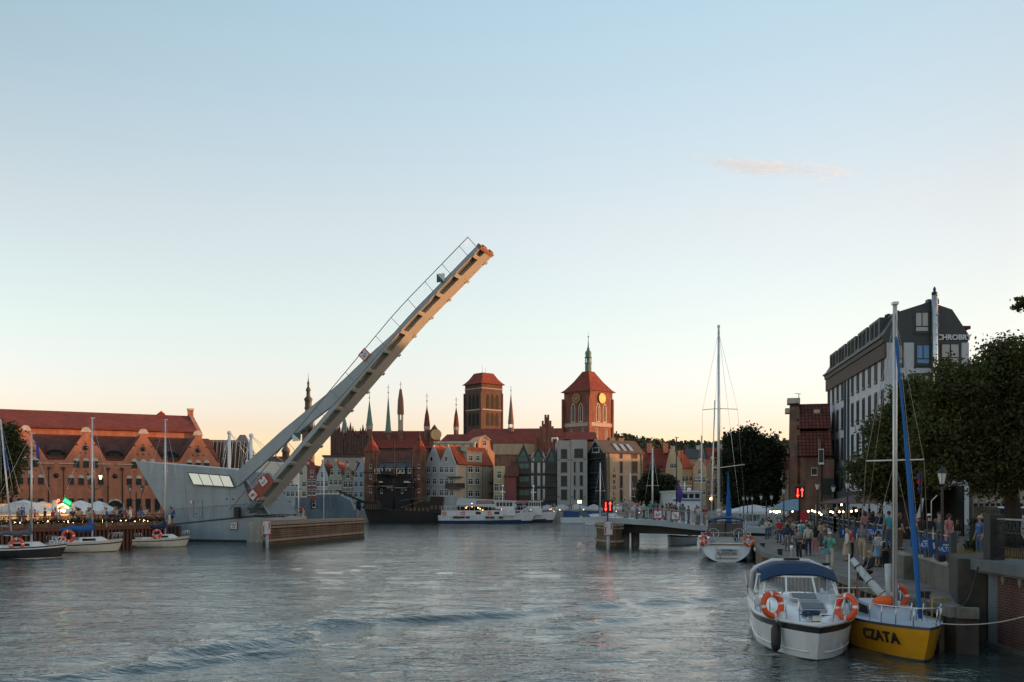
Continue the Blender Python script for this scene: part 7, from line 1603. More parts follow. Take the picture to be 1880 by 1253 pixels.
# motor cruiser, bow towards us
def cruiser():
    L, B = 8.2, 2.92; hx,hy = -.165,-.9863; bow = Vector((8.38,27.35)); ctr = bow-Vector((hx,hy))*(L/2-.45)
    rz = math.atan2(hy,hx); r = thing('motor_cruiser','white motor cruiser with a navy canopy and black rub strake','motorboat',(ctr.x,ctr.y,0),rz)
    mb = MB(); rows = hull_into(mb,L,B,1.02,stripe=(.1,.27),boot=.06,transom=.92,full=.5,flare=.3,bow_rise=.06,depth=.35,n=26,k=14,tr_rake=0); mb.build('hull', [GEL,HULLB,GEL], r)
    mb = MB()
    for s in (-1,1): mb.tube([(x,s*y,z-.06) for (x,y,z) in [q[0] for q in rows]],.05,6)
    mb.build('rub_rail', mat('rail_white',(.6,.6,.6),.4,.1), r)
    mb = MB()
    for s in (-1,1): mb.tube([(q[9][0],s*(q[9][1]+.01),q[9][2]) for q in rows[:-1]],.022,5)
    mb.build('spray_rail', GEL, r)
    # raised foredeck
    mb = MB(); vs=[]; fs=[]; st = [(3.55,.18,.02),(3.1,.5,.10),(2.4,.86,.2),(1.6,1.08,.30),(.6,1.16,.40),(-.2,1.2,.46),(-.55,1.2,.47)]
    for x,w_,h in st:
        zb = sheer_at(rows,x)[1]-.03
        vs += [(x,-w_-.1,zb),(x,-w_,zb+h*.85),(x,-w_*.5,zb+h*1.05),(x,0,zb+h*1.1),(x,w_*.5,zb+h*1.05),(x,w_,zb+h*.85),(x,w_+.1,zb)]
    for i in range(len(st)-1):
        for j in range(6): a=i*7+j; fs.append((a,a+1,a+8,a+7))
    mb.add(vs,fs,0,True); mb.build('foredeck', GEL, r)
    zc = sheer_at(rows,-.4)[1]+.45
    mb = MB(); mb.box(-3.6,-.5,-1.05,1.05,.75,.8); mb.box(-3.6,-.4,-1.38,-1.05,.7,1.4,1); mb.box(-3.6,-.4,1.05,1.38,.7,1.4,1); mb.box(-3.5,-3.0,-1.0,1.0,.8,1.25,2); mb.box(-1.6,-1.1,.25,.85,.8,1.35,2); mb.build('cockpit', [mat('cockpit_floor',(.3,.26,.2),.7,.1),GEL,mat('seat_cream',(.4,.37,.3),.6,.1)], r)
    # windscreen
    zt = zc+.5; base = [(-1.5,-1.3),(-.35,-1.12),(0.05,-.45),(0.05,.45),(-.35,1.12),(-1.5,1.3)]; top = [(-1.7,-1.18),(-.95,-1.0),(-.62,-.4),(-.62,.4),(-.95,1.0),(-1.7,1.18)]
    mb = MB(); g = MB()
    for i in range(6): mb.bar((*base[i],zc-.06),(*top[i],zt),.05,.05)
    for i in range(5): mb.bar((*base[i],zc-.04),(*base[i+1],zc-.04),.05,.05); mb.bar((*top[i],zt),(*top[i+1],zt),.05,.05)
    w_ = mb.build('windscreen', WHITE, r)
    CG = mat('clear_glass',(.9,.95,.95),.02,0,trans=.0,alpha=.13,spec=.6)
    for i in range(5): g = MB(); g.add([(*base[i],zc-.04),(*base[i+1],zc-.04),(*top[i+1],zt),(*top[i],zt)],[(0,1,2,3)]); g.build('pane', CG, w_)
    mb = MB(); mb.bar((-.05,-.6,zc+.0),(-.35,-.25,zc+.25),.02,.02); mb.bar((-.05,.2,zc),(-.3,-.1,zc+.22),.02,.02); mb.build('wiper', BLACK, r)
    # canopy on a white arch
    zcan = 2.42; mb = MB(); vs=[]; fs=[]; n=10
    for i in range(n+1):
        t = i/n; y = -1.14+2.28*t; e = abs(2*t-1)
        for k,x in enumerate((-.62,-1.1,-2.2,-3.1)): vs.append((x,y*(1.05 if k==0 else 1.0),zcan-.26*e**3-(.34 if k==0 else .02*k)))
    for i in range(n):
        for k in range(3): a=i*4+k; fs.append((a,a+4,a+5,a+1))
    mb.add(vs,fs,0,True); mb.add([(a,b,c-.03) for a,b,c in vs],[f[::-1] for f in fs],0,True); mb.build('canopy', CBLUE2, r)
    for s in (-1,1):
        mb = MB(); mb.prism([(-.95,zcan-.45),(-1.25,zcan-.3),(-2.9,zcan-.3),(-3.1,zc-.1),(-2.6,zc-.1),(-2.5,zcan-.5),(-1.35,zcan-.55),(-1.75,zc+.42),(-1.72,zc+.3)],s*1.09-.015,s*1.09+.015)
        mb.build('side_curtain', CBLUE2, r)
    CV = mat('clear_vinyl_side',(.55,.45,.33),.1,.1,alpha=.5)
    for s in (-1,1): mb = MB(); mb.add([(-2.5,s*1.09,zcan-.5),(-1.4,s*1.09,zcan-.55),(-1.75,s*1.09,zc+.32),(-2.6,s*1.09,zc-.05)],[(0,1,2,3)]); mb.build('side_window', CV, r)
    mb = MB()
    for s in (-1,1): mb.tube([(-3.2,s*1.3,1.2),(-3.0,s*1.24,2.0),(-2.75,s*1.16,zcan-.28)],.1,8)
    mb.tube([(-3.2,-1.14,zcan-.3),(-3.2,-.6,zcan-.06),(-3.2,.6,zcan-.06),(-3.2,1.14,zcan-.3)],.07,8); mb.build('radar_arch', GEL, r)
    mb = MB(); mb.box(-2.9,-2.6,-.25,.25,zcan-.02,zcan+.06,0); mb.lathe([(.03,0),(.03,.3),(.05,.31),(.05,.42)],8,1,(-2.75,0,zcan+.05)); mb.build('mast_light', [BLACK,WHITE], r)
    # hatches
    for x0,x1,y0,y1,h in ((.85,1.42,-.45,.35,.40),(1.95,2.6,-.32,.42,.22)):
        xm = (x0+x1)/2; zb = sheer_at(rows,xm)[1]+h; M = Matrix.Translation((xm,(y0+y1)/2,zb+.1)) @ Matrix.Rotation(R(14),4,'Y'); wx,wy = (x1-x0)/2,(y1-y0)/2
        mb = MB(); mb.box(-wx,wx,-wy,wy,-.08,0,0,M); mb.box(-wx*.8,wx*.8,-wy*.85,wy*.85,0,.012,1,M); mb.build('hatch', [mat('hatch_frame',(.35,.35,.36),.4,.1),GLASS], r)
    # side ports, pulpit, cleat, rope heap, fenders
    for s in (-1,1):
        mb = MB(); xs = (.2,1.5); P = [(.25,.84),(.9,.86),(1.5,.80),(1.1,.74)]; mb.add([(x,s*(sheer_at(rows,x)[0]*(1-.0)-.105+(.02)),z+.38) for x,z in P],[(0,1,2,3)]); mb.add([(x,s*(sheer_at(rows,x)[0]-.08),z+.38) for x,z in P],[(3,2,1,0)]); mb.build('side_port', GLASS, r)
    mb = MB()
    for s in (-1,1):
        top=[]
        for x in (.2,1.1,2.0,2.9,3.45): b,z = sheer_at(rows,x); p=(x,s*(b-.06),z); t=(x+.12,s*(b-.0),z+.62 if x>.5 else z+.42); mb.tube([p,t],.016,5); top.append(t)
        mb.tube(top,.018,6)
    mb.build('pulpit', STEEL, r)
    mb = MB(); rr = random.Random(2); pts=[]
    for i in range(46): a = i*1.1; q = .05+.1*rr.random(); pts.append((3.0+q*math.cos(a)*1.6,q*math.sin(a)*2-.1,sheer_at(rows,3)[1]+.1+.14*rr.random()))
    mb.tube(pts,.022,5); mb.tube([(3.0,.2,1.18),(2.7,.6,1.15),(2.5,1.0,1.15)],.02,5); mb.build('rope_heap', mat('rope_blue',(.03,.06,.12),.9,.3), r)
    mb = MB(); mb.box(3.3,3.6,-.12,.12,1.1,1.22); mb.tube([(3.2,-.25,1.16),(3.7,-.25,1.16)],.02,5); mb.build('anchor_fitting', STEEL, r)
    def world(x,y,z): return r.matrix_basis @ Vector((x,y,z))
    x = 2.7; b,z = sheer_at(rows,x)
    t = thing('fender','black boat fender hanging over the side of the motor cruiser','fender',world(x,-(b+.12),.12),rz); mb = MB(); mb.lathe([(.03,-.02),(.12,.06),(.14,.2),(.14,.62),(.09,.74),(.03,.8)],12); mb.build('tube', BLACK, t); mb = MB(); mb.tube([(0,0,.78),(0,.1,1.1)],.012,4); mb.build('line', ROPE, t)
    x = 2.4; b,z = sheer_at(rows,x); p = world(x,-(b+.07),z+.34); lifebuoy('orange lifebuoy on the left bow rail of the motor cruiser',WM(p.x,p.y,p.z,rz+math.pi/2+R(32),R(-8)),.31)
    x = 2.8; b,z = sheer_at(rows,x); p = world(x,b+.05,z+.34); lifebuoy('orange lifebuoy on the right bow rail of the motor cruiser',WM(p.x,p.y,p.z,rz+math.pi/2-R(48),R(-6)),.31)
    p = world(-3.7,-1.35,1.2); t = thing('ensign','white and red flag on a short staff at the cruiser stern','flag',p); mb = MB(); mb.tube([(0,0,-.3),(-.12,0,.75)],.014,5,2); mb.add([(-.1,0,.7),(.16,.02,.35),(.14,.02,.1),(-.04,0,.28)],[(0,1,2,3)],0); mb.add([(-.05,0,.28),(.14,.02,.1),(.12,.02,-.2),(-.0,0,-.1)],[(0,1,2,3)],1); mb.build('cloth', [mat('flag_white',(.5,.5,.48)),mat('flag_red',(.4,.03,.04)),STEEL], t)
cruiser()
def yellow_boat():
    L, B = 6.7, 2.45; bow = Vector((11.32,27.3)); h = Vector((-.045,-.999)); ctr = bow-h*(L/2-.35); rz = math.atan2(h.y,h.x)
    r = thing('sailing_boat','yellow hulled sailboat with painted name, furled white sail and blue rolled jib','sailboat',(ctr.x,ctr.y,0),rz,'moored sailing boats')
    mb = MB(); rows = hull_into(mb,L,B,.88,stripe=(-.01,.06),boot=.05,transom=.75,full=.5,flare=.42,bow_rise=.1,depth=.4,n=26,k=14); mb.build('hull', [HULLY,mat('rub_grey',(.08,.09,.1),.5,.1),mat('deck_pale',(.42,.46,.5),.5,.1)], r)
    mb = MB(); cabin_shape(mb,rows,-1.5,1.25,.42,.66,0,.7); c = mb.build('cabin', mat('deck_pale',(.42,.46,.5)), r)
    for s in (-1,1): mb = MB(); b,z = sheer_at(rows,-.2); mb.prism([(-.75,z+.06),(.25,z+.08),(.15,z+.3),(-.72,z+.33)],s*(b*.58)-.012,s*(b*.58)+.012); mb.build('cabin_window', DARK, c)
    mx = .55; zb = 1.35; MT = HC+(HY-566)*30.4/F
    mb = MB(); mb.tube([(mx,0,.95),(mx-.0,.18*0,MT)],[.075,.065],12); mb.box(mx-.1,mx+.1,-.08,.08,MT-.03,MT+.05); mb.build('mast', ALU, r)
    mb = MB(); zs = HC+(HY-847)*30.4/F; mb.tube([(mx,-.85,zs-.02),(mx,0,zs),(mx,.85,zs+.02)],.024,6); mb.build('spreader', WHITE, r)
    # lowered boom: furled white sail hangs from the mast and rises outboard
    pts = [(mx-.12,-.02,1.66),(mx-.22,-.12,1.42),(mx-.5,-.38,1.72),(mx-.85,-.66,2.15),(mx-1.15,-.92,2.6)]
    mb = MB(); mb.tube(pts,[.12,.15,.13,.12,.08],8); mb.tube([(mx-.15,-.1,1.5),(mx-.2,-.12,1.95),(mx-.15,-.14,2.5)],[.12,.1,.12],7); mb.build('furled_sail', CWHITE, r)
    for a,b in zip(pts[1:],pts[2:]): mb = MB(); m_ = Vector(a).lerp(Vector(b),.5); d_ = (Vector(b)-Vector(a)).normalized(); mb.tube([m_-d_*.012,m_+d_*.012],.145,8); mb.build('sail_tie', NAVY, r)
    mb = MB(); mb.tube([(-.65,-1.0,1.0),(-.65,-1.0,2.75)],.025,6); mb.build('boom_crutch', WHITE, r)
    # blue rolled jib on the forestay
    bw = rows[-1][0]; top = Vector((mx+.05,-.0,HC+(HY-625)*30.3/F)); bot = Vector((bw[0]-.6,-.05,1.15)); n=16; pts=[bot.lerp(top,i/n)+Vector((.1*math.sin(math.pi*i/n),0,0)) for i in range(n+1)]
    mb = MB(); mb.tube(pts,[.042+.038*math.sin(math.pi*min(1,i/n*1.25+.12)) for i in range(n+1)],8); mb.build('rolled_jib', ABLUE, r)
    mb = MB(); mb.tube([(mx,0,MT-.1),(bw[0]-.2,0,1.1)],.008,4); mb.tube([(mx,0,MT-.1),(-L/2,0,1.0)],.008,4)
    for s in (-1,1):
        mb.tube([(mx,0,MT*.97),(mx,s*.85,zs),(mx-.1,s*1.1,1.0)],.008,4); mb.tube([(mx,0,zs),(mx-.3,s*1.1,1.0)],.008,4)
    mb.tube([(mx+.09,-.05,1.2),(mx+.09,-.02,MT-.3)],.014,4); mb.build('rigging', mat('rigging_wire',(.25,.22,.18),.5,.1), r)
    mb = MB(); mb.tube([(-1.2,-.6,1.1),(-1.2,-.6,2.0)],.02,5); mb.tube([(-1.0,.6,1.0),(-1.0,.6,1.9)],.02,5); mb.build('red_stay', mat('rope_red',(.3,.06,.05),.8,.1), r)
    pulpit(r,rows,L,L*.2,L*.44,.5); pulpit(r,rows,L,-L*.3,-L*.48,.55,name='stern_rail')
    mb = MB()
    for i in range(3): mb.tube([(L*.36,-.2+.16*i,1.05),(L*.38,-.2+.16*i,1.55)],.02,5)
    rr = random.Random(8); mb.tube([(1.2+.25*math.cos(i*.9)*rr.uniform(.6,1),.3+.25*math.sin(i*.9)*rr.uniform(.6,1),1.22+.05*rr.random()) for i in range(26)],.014,4); mb.build('deck_gear', STEEL, r)
    # painted name on both bows
    for s in (-1,1):
        xs = [2.36,2.06,1.76,1.47,1.15]
        for ch,x in zip('CZATA',xs[::-1] if s<0 else xs):
            bq = sheer_at(rows,x)[0]; bp = sheer_at(rows,x+.2)[0]; ang = math.atan2((bq-bp),.2); k = int(len(rows)*.5)
            xx = [q[0][0] for q in rows]; yo = float(np.interp(x,xx,[q[5][1] for q in rows])); zo = float(np.interp(x,xx,[q[5][2] for q in rows]))
            y2 = float(np.interp(x,xx,[q[2][1] for q in rows])); z2 = float(np.interp(x,xx,[q[2][2] for q in rows])); tilt = math.atan2(y2-yo,z2-zo)
            if s < 0: M = Matrix.Translation((x,-(yo+.03),zo)) @ Matrix.Rotation(math.pi*0+ang,4,'Z') @ Matrix.Rotation(tilt,4,'X') @ FACE
            else: M = Matrix.Translation((x,(yo+.03),zo)) @ Matrix.Rotation(math.pi-ang,4,'Z') @ Matrix.Rotation(tilt,4,'X') @ FACE
            text(ch,.44,HULLB,r,M,.012,.012)
    def world(x,y,z): return r.matrix_basis @ Vector((x,y,z))
    for i,(x,y,z,l) in enumerate(((.1,.22,1.5,'upright orange lifebuoy at the mast foot of the yellow sailboat'),(.5,-.05,1.36,''))):
        p = world(x,y,z)
        if i == 0: lifebuoy(l,WM(p.x,p.y,p.z,R(8)),.3)
        else: t = thing('life_jacket','bright orange rolled life jacket on the cabin roof of the yellow sailboat','life jacket',(p.x-.28,p.y,p.z),R(5)); mb = MB(); mb.tube([(-.3,0,.02),(-.1,0,.06),(.15,0,.05),(.3,0,.0)],[.1,.15,.15,.08],9); mb.build('foam', mat('vest_orange',(.9,.13,.02),.6,.1), t)
    # mooring lines
    t = thing('mooring_line','pale mooring rope from the yellow bow up across the brick wall','rope',(0,0,0)); a = world(bw[0]-.4,.2,1.05); b = Vector((14.3,25.4,1.9)); pts=[]
    for i in range(13): s=i/12; p=a.lerp(b,s); p.z -= .28*math.sin(math.pi*s); pts.append(p)
    mb = MB(); mb.tube(pts,.016,5); mb.build('strand', ROPE, t)
    t = thing('mooring_line','dark rope hanging in a curve down the concrete block','rope',(0,0,0)); a = Vector((14.35,30.6,2.62)); b = Vector((13.0,28.9,1.3)); mb = MB(); mb.tube([a+(b-a)*(i/10)-Vector((.05,.12,.34*math.sin(math.pi*i/10))) for i in range(11)],.022,5); mb.build('strand', BLACK, t)
yellow_boat()
# vessels by the far quay
def ferry(label,x0,x1,d,wl,hz,stripe,two=True,rz=0.,sh=0):
    xa,xb = (x0-CX)*d/F,(x1-CX)*d/F; L=xb-xa; r = thing('excursion_ship',label,'ship',((xa+xb)/2,d,0),rz,'white excursion ships'); B=5.2
    mb = MB(); rows = hull_into(mb,L,B,1.5,stripe=(2,3),boot=1.2,transom=.75,full=.3,bow_rise=.55,depth=.6,n=20,k=12); mb.build('hull',[GEL,stripe,mat('deck_grey',(.3,.31,.32),.7,.1)],r)
    mb = MB(); mb.box(-L*.47,L*.16,-B*.43,B*.43,1.4,2.5); mb.box(L*.16,L*.28,-B*.4,B*.4,1.5,2.9); mb.build('superstructure', GEL, r)
    mb = MB(); mb.box(L*.08,L*.26,-B*.3,B*.3,2.8,4.25); mb.sheet((L*.06,-B*.36,4.25),(L*.3,-B*.36,4.3),(L*.3,B*.36,4.3),(L*.06,B*.36,4.25),-.15); w_ = mb.build('wheelhouse', GEL, r)
    for k in range(5): mb = MB(); x=L*.09+k*L*.034; mb.box(x,x+L*.026,-B*.3-.02,-B*.3,3.35,4.05); mb.build('window', GLASS, w_)
    for x in (-.35,-.31,-.27,-.22,-.02,.03,.12): mb = MB(); mb.box(L*x,L*x+.75,-B*.445-.3,-B*.41,.95,1.45) if False else mb.box(L*x,L*x+.75,-B*.5-.02,-B*.3,1.0,1.38); mb.build('window', GLASS, r)
    for x in (-.12,.07): mb = MB(); mb.box(L*x,L*x+1.0,-B*.43-.02,-B*.42,1.75,2.3); mb.build('window', GLASS, r)
    mb = MB(); mb.tube([(-L*.47,-B*.42,3.35),(L*.06,-B*.42,3.35)],.035,5)
    for k in range(12): x=-L*.47+k*L*.048; mb.tube([(x,-B*.42,2.5),(x,-B*.42,3.35)],.03,5)
    mb.build('railing', WHITE, r)
    mb = MB(); mb.sheet((-L*.12,-B*.45,3.8),(L*.06,-B*.45,3.8),(L*.06,0,4.4),(-L*.12,0,4.4),-.1); mb.sheet((-L*.12,0,4.4),(L*.06,0,4.4),(L*.06,B*.45,3.8),(-L*.12,B*.45,3.8),-.1); mb.build('awning', mat('ship_awning',(.22,.08,.06),.8,.2), r)
    mb = MB(); mb.tube([(L*.15,0,4.2),(L*.15,0,7.6)],.09,6); mb.box(L*.15-.6,L*.15+.6,-.05,.05,6.1,6.25); mb.ball((L*.15,0,7.4),.25,6); mb.build('mast', WHITE, r)
    for x,n in ((-.44,'left'),(-.25,'middle'),(.02,'right')):
        p = r.matrix_basis @ Vector((L*x,-B*.43-.12,2.0)); lifebuoy(f'small red lifebuoy on the side of the {label.split(" ")[0]} excursion ship, {n} one',WM(p.x,p.y,p.z),.3,'lifebuoys on the ships')
ferry('long white excursion ship with a dark blue waterline and red awning',807,985,197,960,0,mat('hull_navy',(.012,.03,.09),.4,.15),rz=R(-1.5))
ferry('short white excursion ship behind the bow of the longer one',900,1022,205,960,0,mat('hull_dark2',(.02,.022,.03),.5,.1),rz=R(-2.5))
def motorboat(label,px,d,L,B,rz,cover=NAVY,small=False,hm=GEL):
    x=(px-CX)*d/F; r=thing('motorboat',label,'motorboat',(x,d,0),rz,'small motorboats')
    mb=MB(); rows=hull_into(mb,L,B,.8 if small else 1.1,stripe=(-.01,.12) if small else (.15,.22),boot=.08,transom=.9); mb.build('hull',[hm,HULLB if small else NAVY,mat('deck_grey',(.3,.31,.32))],r)
    if small:
        mb=MB(); mb.box(-L*.38,-L*.3,-B*.4,B*.4,.7,.85); mb.box(0,.25,-B*.42,B*.42,.7,.86); mb.build('thwart', TEAK, r)
        mb=MB(); mb.box(-L/2-.35,-L/2+.05,-.15,.15,.7,1.25); mb.box(-L/2-.28,-L/2-.1,-.06,.06,-.3,.7); mb.build('outboard', BLACK, r)
    else:
        mb=MB(); cabin_shape(mb,rows,-L*.1,L*.33,.6,.75); mb.build('cabin', GEL, r)
        mb=MB(); cabin_shape(mb,rows,-L*.14,L*.12,1.25,.72,0,.9); mb.build('windscreen', mat('tinted',(.05,.08,.11),.08,0), r)
        mb=MB(); cabin_shape(mb,rows,-L*.45,-L*.14,1.35,.8,0,-.2); mb.build('canopy', cover, r)
        pulpit(r,rows,L,L*.15,L*.46,.6)
motorboat('white motorboat with a blue canopy moored at the far quay',1074,196,9.5,3.2,R(-2),mat('canvas_far_blue',(.02,.06,.16),.8,.2))
motorboat('second white motorboat behind the one with the blue canopy',1108,203,9,3.0,R(4),mat('canvas_far_blue',(.02,.06,.16)))
motorboat('small open grey white motorboat under the fixed span',1248,100,5.0,2.0,R(-122),small=True,hm=mat('hull_pale_grey',(.40,.43,.44),.4,.1))
def white_ship():
    d=172; c=lambda px:(px-CX)*d/F; z=lambda py: HC-(py-HY)*d/F; L=16; r=thing('excursion_ship','white and pale blue passenger ship seen end on behind the bridge crowd','ship',(c(1262),d+6,0),R(-84),'white excursion ships')
    mb=MB(); rows=hull_into(mb,L,5.4,1.9,boot=.6,transom=.8); mb.build('hull',[GEL,mat('ship_blue',(.05,.14,.26),.4,.1),GEL],r)
    mb=MB(); mb.box(-7,4.5,-2.5,2.5,1.8,z(925)); mb.build('superstructure', GEL, r)
    mb=MB(); mb.box(-6,4.2,-2.4,2.4,z(925),z(904)); mb.box(-6.4,4.6,-2.6,2.6,z(904),z(901)); mb.box(4.1,4.3,-2.65,2.65,z(920),z(917),1); w_=mb.build('wheelhouse',[GEL,mat('ship_blue',(.05,.14,.26))],r)
    for k in range(4): mb=MB(); y=-2.0+k*1.08; mb.box(4.2,4.24,y,y+.82,z(915),z(907)); mb.build('window',GLASS,w_)
    mb=MB(); mb.tube([(2,0,z(901)),(2,0,z(885))],.12,6); mb.box(1.9,2.1,-1.3,1.3,z(892),z(891)); mb.ball((2,.8,z(899)),.4,8); mb.build('mast', WHITE, r)
white_ship()
def galleon():
    d=203; c=lambda px:(px-CX)*d/F; z=lambda py: HC-(py-HY)*d/F; xa,xb=c(668),c(806); L=xb-xa; r=thing('galleon','black wooden galleon with carved stern and bowsprit moored before the crane gate','ship',((xa+xb)/2,d,0),math.pi)
    m=mat('tarred_timber',(.018,.015,.013),.7,.35,scale=.8); gm=mat('gilded_carving',(.14,.09,.045),.6,.5,scale=3)
    mb=MB(); rows=hull_into(mb,L,5.5,2.2,stripe=(2,3),boot=-5,transom=.7,full=.35,bow_rise=.5,depth=.8,n=20); mb.build('hull',[m,m,m],r)
    mb=MB(); x0=-L/2; mb.prism([(x0-.6,1.8),(x0-1.0,5.2),(x0+1.4,5.3),(x0+1.8,4.3),(x0+4.0,4.0),(x0+4.4,3.0),(x0+7.5,2.9),(x0+7.5,2.0)],-2.3,2.3); mb.build('sterncastle', m, r)
    mb=MB()
    for k in range(9): x=x0-.6+k*.85; zz=2.3+(.4 if k<3 else 0); mb.box(x,x+.45,2.31,2.36,zz,zz+.75); mb.box(x,x+.45,-2.36,-2.31,zz,zz+.75)
    for k in range(5): mb.box(x0-1.0+.1*k,x0-.95+.1*k,-2.2+k*.9,-1.7+k*.9,3.6,5.0)
    mb.tube([(x0-1.0,2.3,5.2),(x0+1.4,2.35,5.3),(x0+4,2.35,4.1),(x0+7.5,2.35,3.0)],.12,5); mb.build('carving', gm, r)
    mb=MB(); mb.prism([(L*.28,2.2),(L*.3,4.2),(L*.46,4.6),(L*.5,3.0)],-1.7,1.7); 
    for k in range(7): mb.box(L*.3+k*.4,L*.3+k*.4+.2,1.72,1.78,2.6,3.7,1)
    mb.build('forecastle',[m,gm],r)
    mb=MB(); mb.tube([(L*.42,0,3.6),(L*.5+5.5,0,6.6)],[.28,.14],8); mb.tube([(L*.46,1,2.6),(L*.5+3,0,4.6)],.1,5); mb.build('bowsprit', m, r)
    for x,h in ((-L*.14,15.0),(L*.1,17.0),(L*.34,14.2)):
        mb=MB(); mb.tube([(x,0,2),(x,0,h)],[.24,.12],8); mb.build('mast', m, r)
        mb=MB(); mb.tube([(x-2.6,0,h*.72),(x+2.6,0,h*.72)],.1,6); mb.lathe([(.6,0),(.8,.6)],8,0,(x,0,h*.55)); mb.build('yard', m, r)
        mb=MB()
        for k in range(-4,5): mb.tube([(x,0,h*.58),(x+k*.5,2.3,2.3)],.02,3)
        mb.build('shroud_lines', m, r)
    mb=MB(); mb.sheet((x0+3,-2,5.2),(x0+8,-2,4.4),(x0+8,2,4.4),(x0+3,2,5.2),.05); mb.build('sun_sail', mat('tarp_blue',(.16,.25,.32),.8,.15), r)
    for k,px in enumerate((700,733)): pass
galleon()
def barge():
    d=190; c=lambda px:(px-CX)*d/F; z=lambda py: HC-(py-HY)*d/F
    BB=mat('barge_blue',(.11,.155,.19),.6,.2,scale=.6)
    r=thing('pontoon_barge','blue grey steel barge with a tall slanted wall behind the timber fender','barge',(0,0,0))
    mb=MB(); mb.slab([(c(560),d),(c(655),d),(c(650),d+6),(c(560),d+6)],-.3,z(936)); mb.build('deck_hull', BB, r)
    mb=MB(); mb.prism([(c(577),z(936)),(c(577),z(909)),(c(620),z(908)),(c(640),z(918)),(c(648),z(936))],d+1.5,d+4.5)
    for k in range(12): x=c(579+k*4.6); mb.box(x,x+.1,d+1.42,d+1.5,z(936),z(911 if k<9 else 920)); 
    mb.box(c(540),c(566),d+1,d+4,z(936),z(914)); mb.build('wall', BB, r)
    mb=MB(); mb.tube([(c(577),d+1.5,z(907)),(c(620),d+1.5,z(906))],.08,5)
    for k in range(14): x=c(577+k*3.2); mb.tube([(x,d+1.5,z(909)),(x,d+1.5,z(907))],.05,4)
    mb.build('railing', WHITE, r)
    sailboat('small white sailboat with a thin tall mast behind the long fender', (592-CX)*150/F,151,R(100),6.5,2.3,.85,GEL,CGREY,HC+(HY-840)*150/F,boom_len=0,mast_x=0)
barge()

misc()
# ---------------------------------------------------------------- trees
def tree(label, blobs, d, trunk, n, s, col, lm='leaf', dense=.62, seed=1, zb=ZU, br=True, ws=None, group='trees along the quays', dep=1.0):
    """blobs: (px,py,rx,ry) lumps of the crown in photo pixels at distance d; trunk: (px, radius)"""
    r = np.random.RandomState(seed); k = d/F; tx = (trunk[0]-CX)*k
    o = thing('tree', label, 'tree', (tx,d,zb), 0, group)
    B = [((px-CX)*k-tx, 0.0+r.uniform(-.8,.8)*dep, HC-(py-HY)*k-zb, rx*k, min(rx,ry)*k*1.05*dep, ry*k) for px,py,rx,ry in blobs]
    vol = np.array([b[3]*b[4]*b[5] for b in B])**.8; vol = vol if ws is None else np.array(ws,float); vol /= vol.sum(); P = []
    for b,v in zip(B,vol):
        m = int(n*v); nc = max(10,m//70)
        dv = r.normal(size=(nc,3)); dv /= np.linalg.norm(dv,axis=1)[:,None]; rad = r.uniform(dense**2,1.12,nc)**.5
        rad *= 1+.24*np.sin(dv[:,0]*5+seed)*np.sin(dv[:,2]*6)
        c = dv*rad[:,None]; idx = r.randint(0,nc,m); p = c[idx]+r.normal(size=(m,3))*np.minimum(np.array([.55/b[3],.55/b[4],.45/b[5]]),.45)*(.9 if d<90 else 1.4)*.62
        P.append(p*np.array(b[3:6])+np.array(b[:3]))
    P = np.concatenate(P); m = len(P); nn = r.normal(size=(m,3)); nn[:,2] += .5; nn /= np.linalg.norm(nn,axis=1)[:,None]
    u = np.cross(nn,r.normal(size=(m,3))); u /= np.linalg.norm(u,axis=1)[:,None]; w_ = np.cross(nn,u); sz = s*r.uniform(.55,1.35,(m,1))
    V = np.stack([P+u*sz,P+w_*sz*.62,P-u*sz,P-w_*sz*.62],1).reshape(-1,3)
    me = bpy.data.meshes.new('crown'); me.vertices.add(4*m); me.vertices.foreach_set('co',V.ravel()); me.loops.add(4*m); me.loops.foreach_set('vertex_index',np.arange(4*m)); me.polygons.add(m); me.polygons.foreach_set('loop_start',np.arange(0,4*m,4)); me.polygons.foreach_set('loop_total',np.full(m,4)); me.update(calc_edges=True)
    me.materials.append(leafmat(lm,col,.34)); link('crown',me,o)
    mb = MB(); R0 = trunk[1]; top = max(b[2] for b in B)*.55; mb.tube([(0,0,-.2),(0.05,0,top*.3),(-.05,.05,top*.65),(.05,0,top)],[R0*1.25,R0,R0*.8,R0*.5],9)
    if br:
        for b in B: mid = Vector((b[0]*.45,b[1]*.4,top*.55+(b[2]-top*.55)*.5)); mb.tube([(0,0,top*.45),mid,(b[0]*.85,b[1],b[2]*.98)],[R0*.5,R0*.33,R0*.1],6)
    mb.build('trunk', mat('bark',(.035,.027,.02),.95,.35,scale=2,bump=.4), o)
    return o
LC = (.078,.088,.03)
tree('biggest dark leafy tree in front of the hotel gable end',[(1843,676,46,54),(1757,714,50,46),(1775,775,82,70),(1865,745,62,95),(1835,845,92,58),(1722,815,48,62),(1890,690,40,70)],52,(1858,.42),85000,.1,LC,seed=2,dense=.4)
tree('lower dark tree covering the hotel left wall behind the yellow boat mast',[(1668,738,34,36),(1652,795,46,46),(1626,836,34,34),(1655,868,78,46),(1702,790,40,80),(1612,884,26,28)],60,(1668,.32),56000,.105,(.06,.07,.026),seed=5)
tree('round very dark tree beyond the white yacht mast',[(1366,832,38,40),(1402,852,32,46),(1350,884,26,46),(1386,902,46,34),(1345,850,18,26)],125,(1384,.45),42000,.19,(.026,.036,.017),'leaf_dark',seed=3)
tree('small round dark tree in front of the ochre gabled house',[(1205,892,28,26),(1192,908,18,22),(1224,906,14,24)],185,(1205,.3),9000,.3,(.026,.036,.017),'leaf_dark',seed=4)
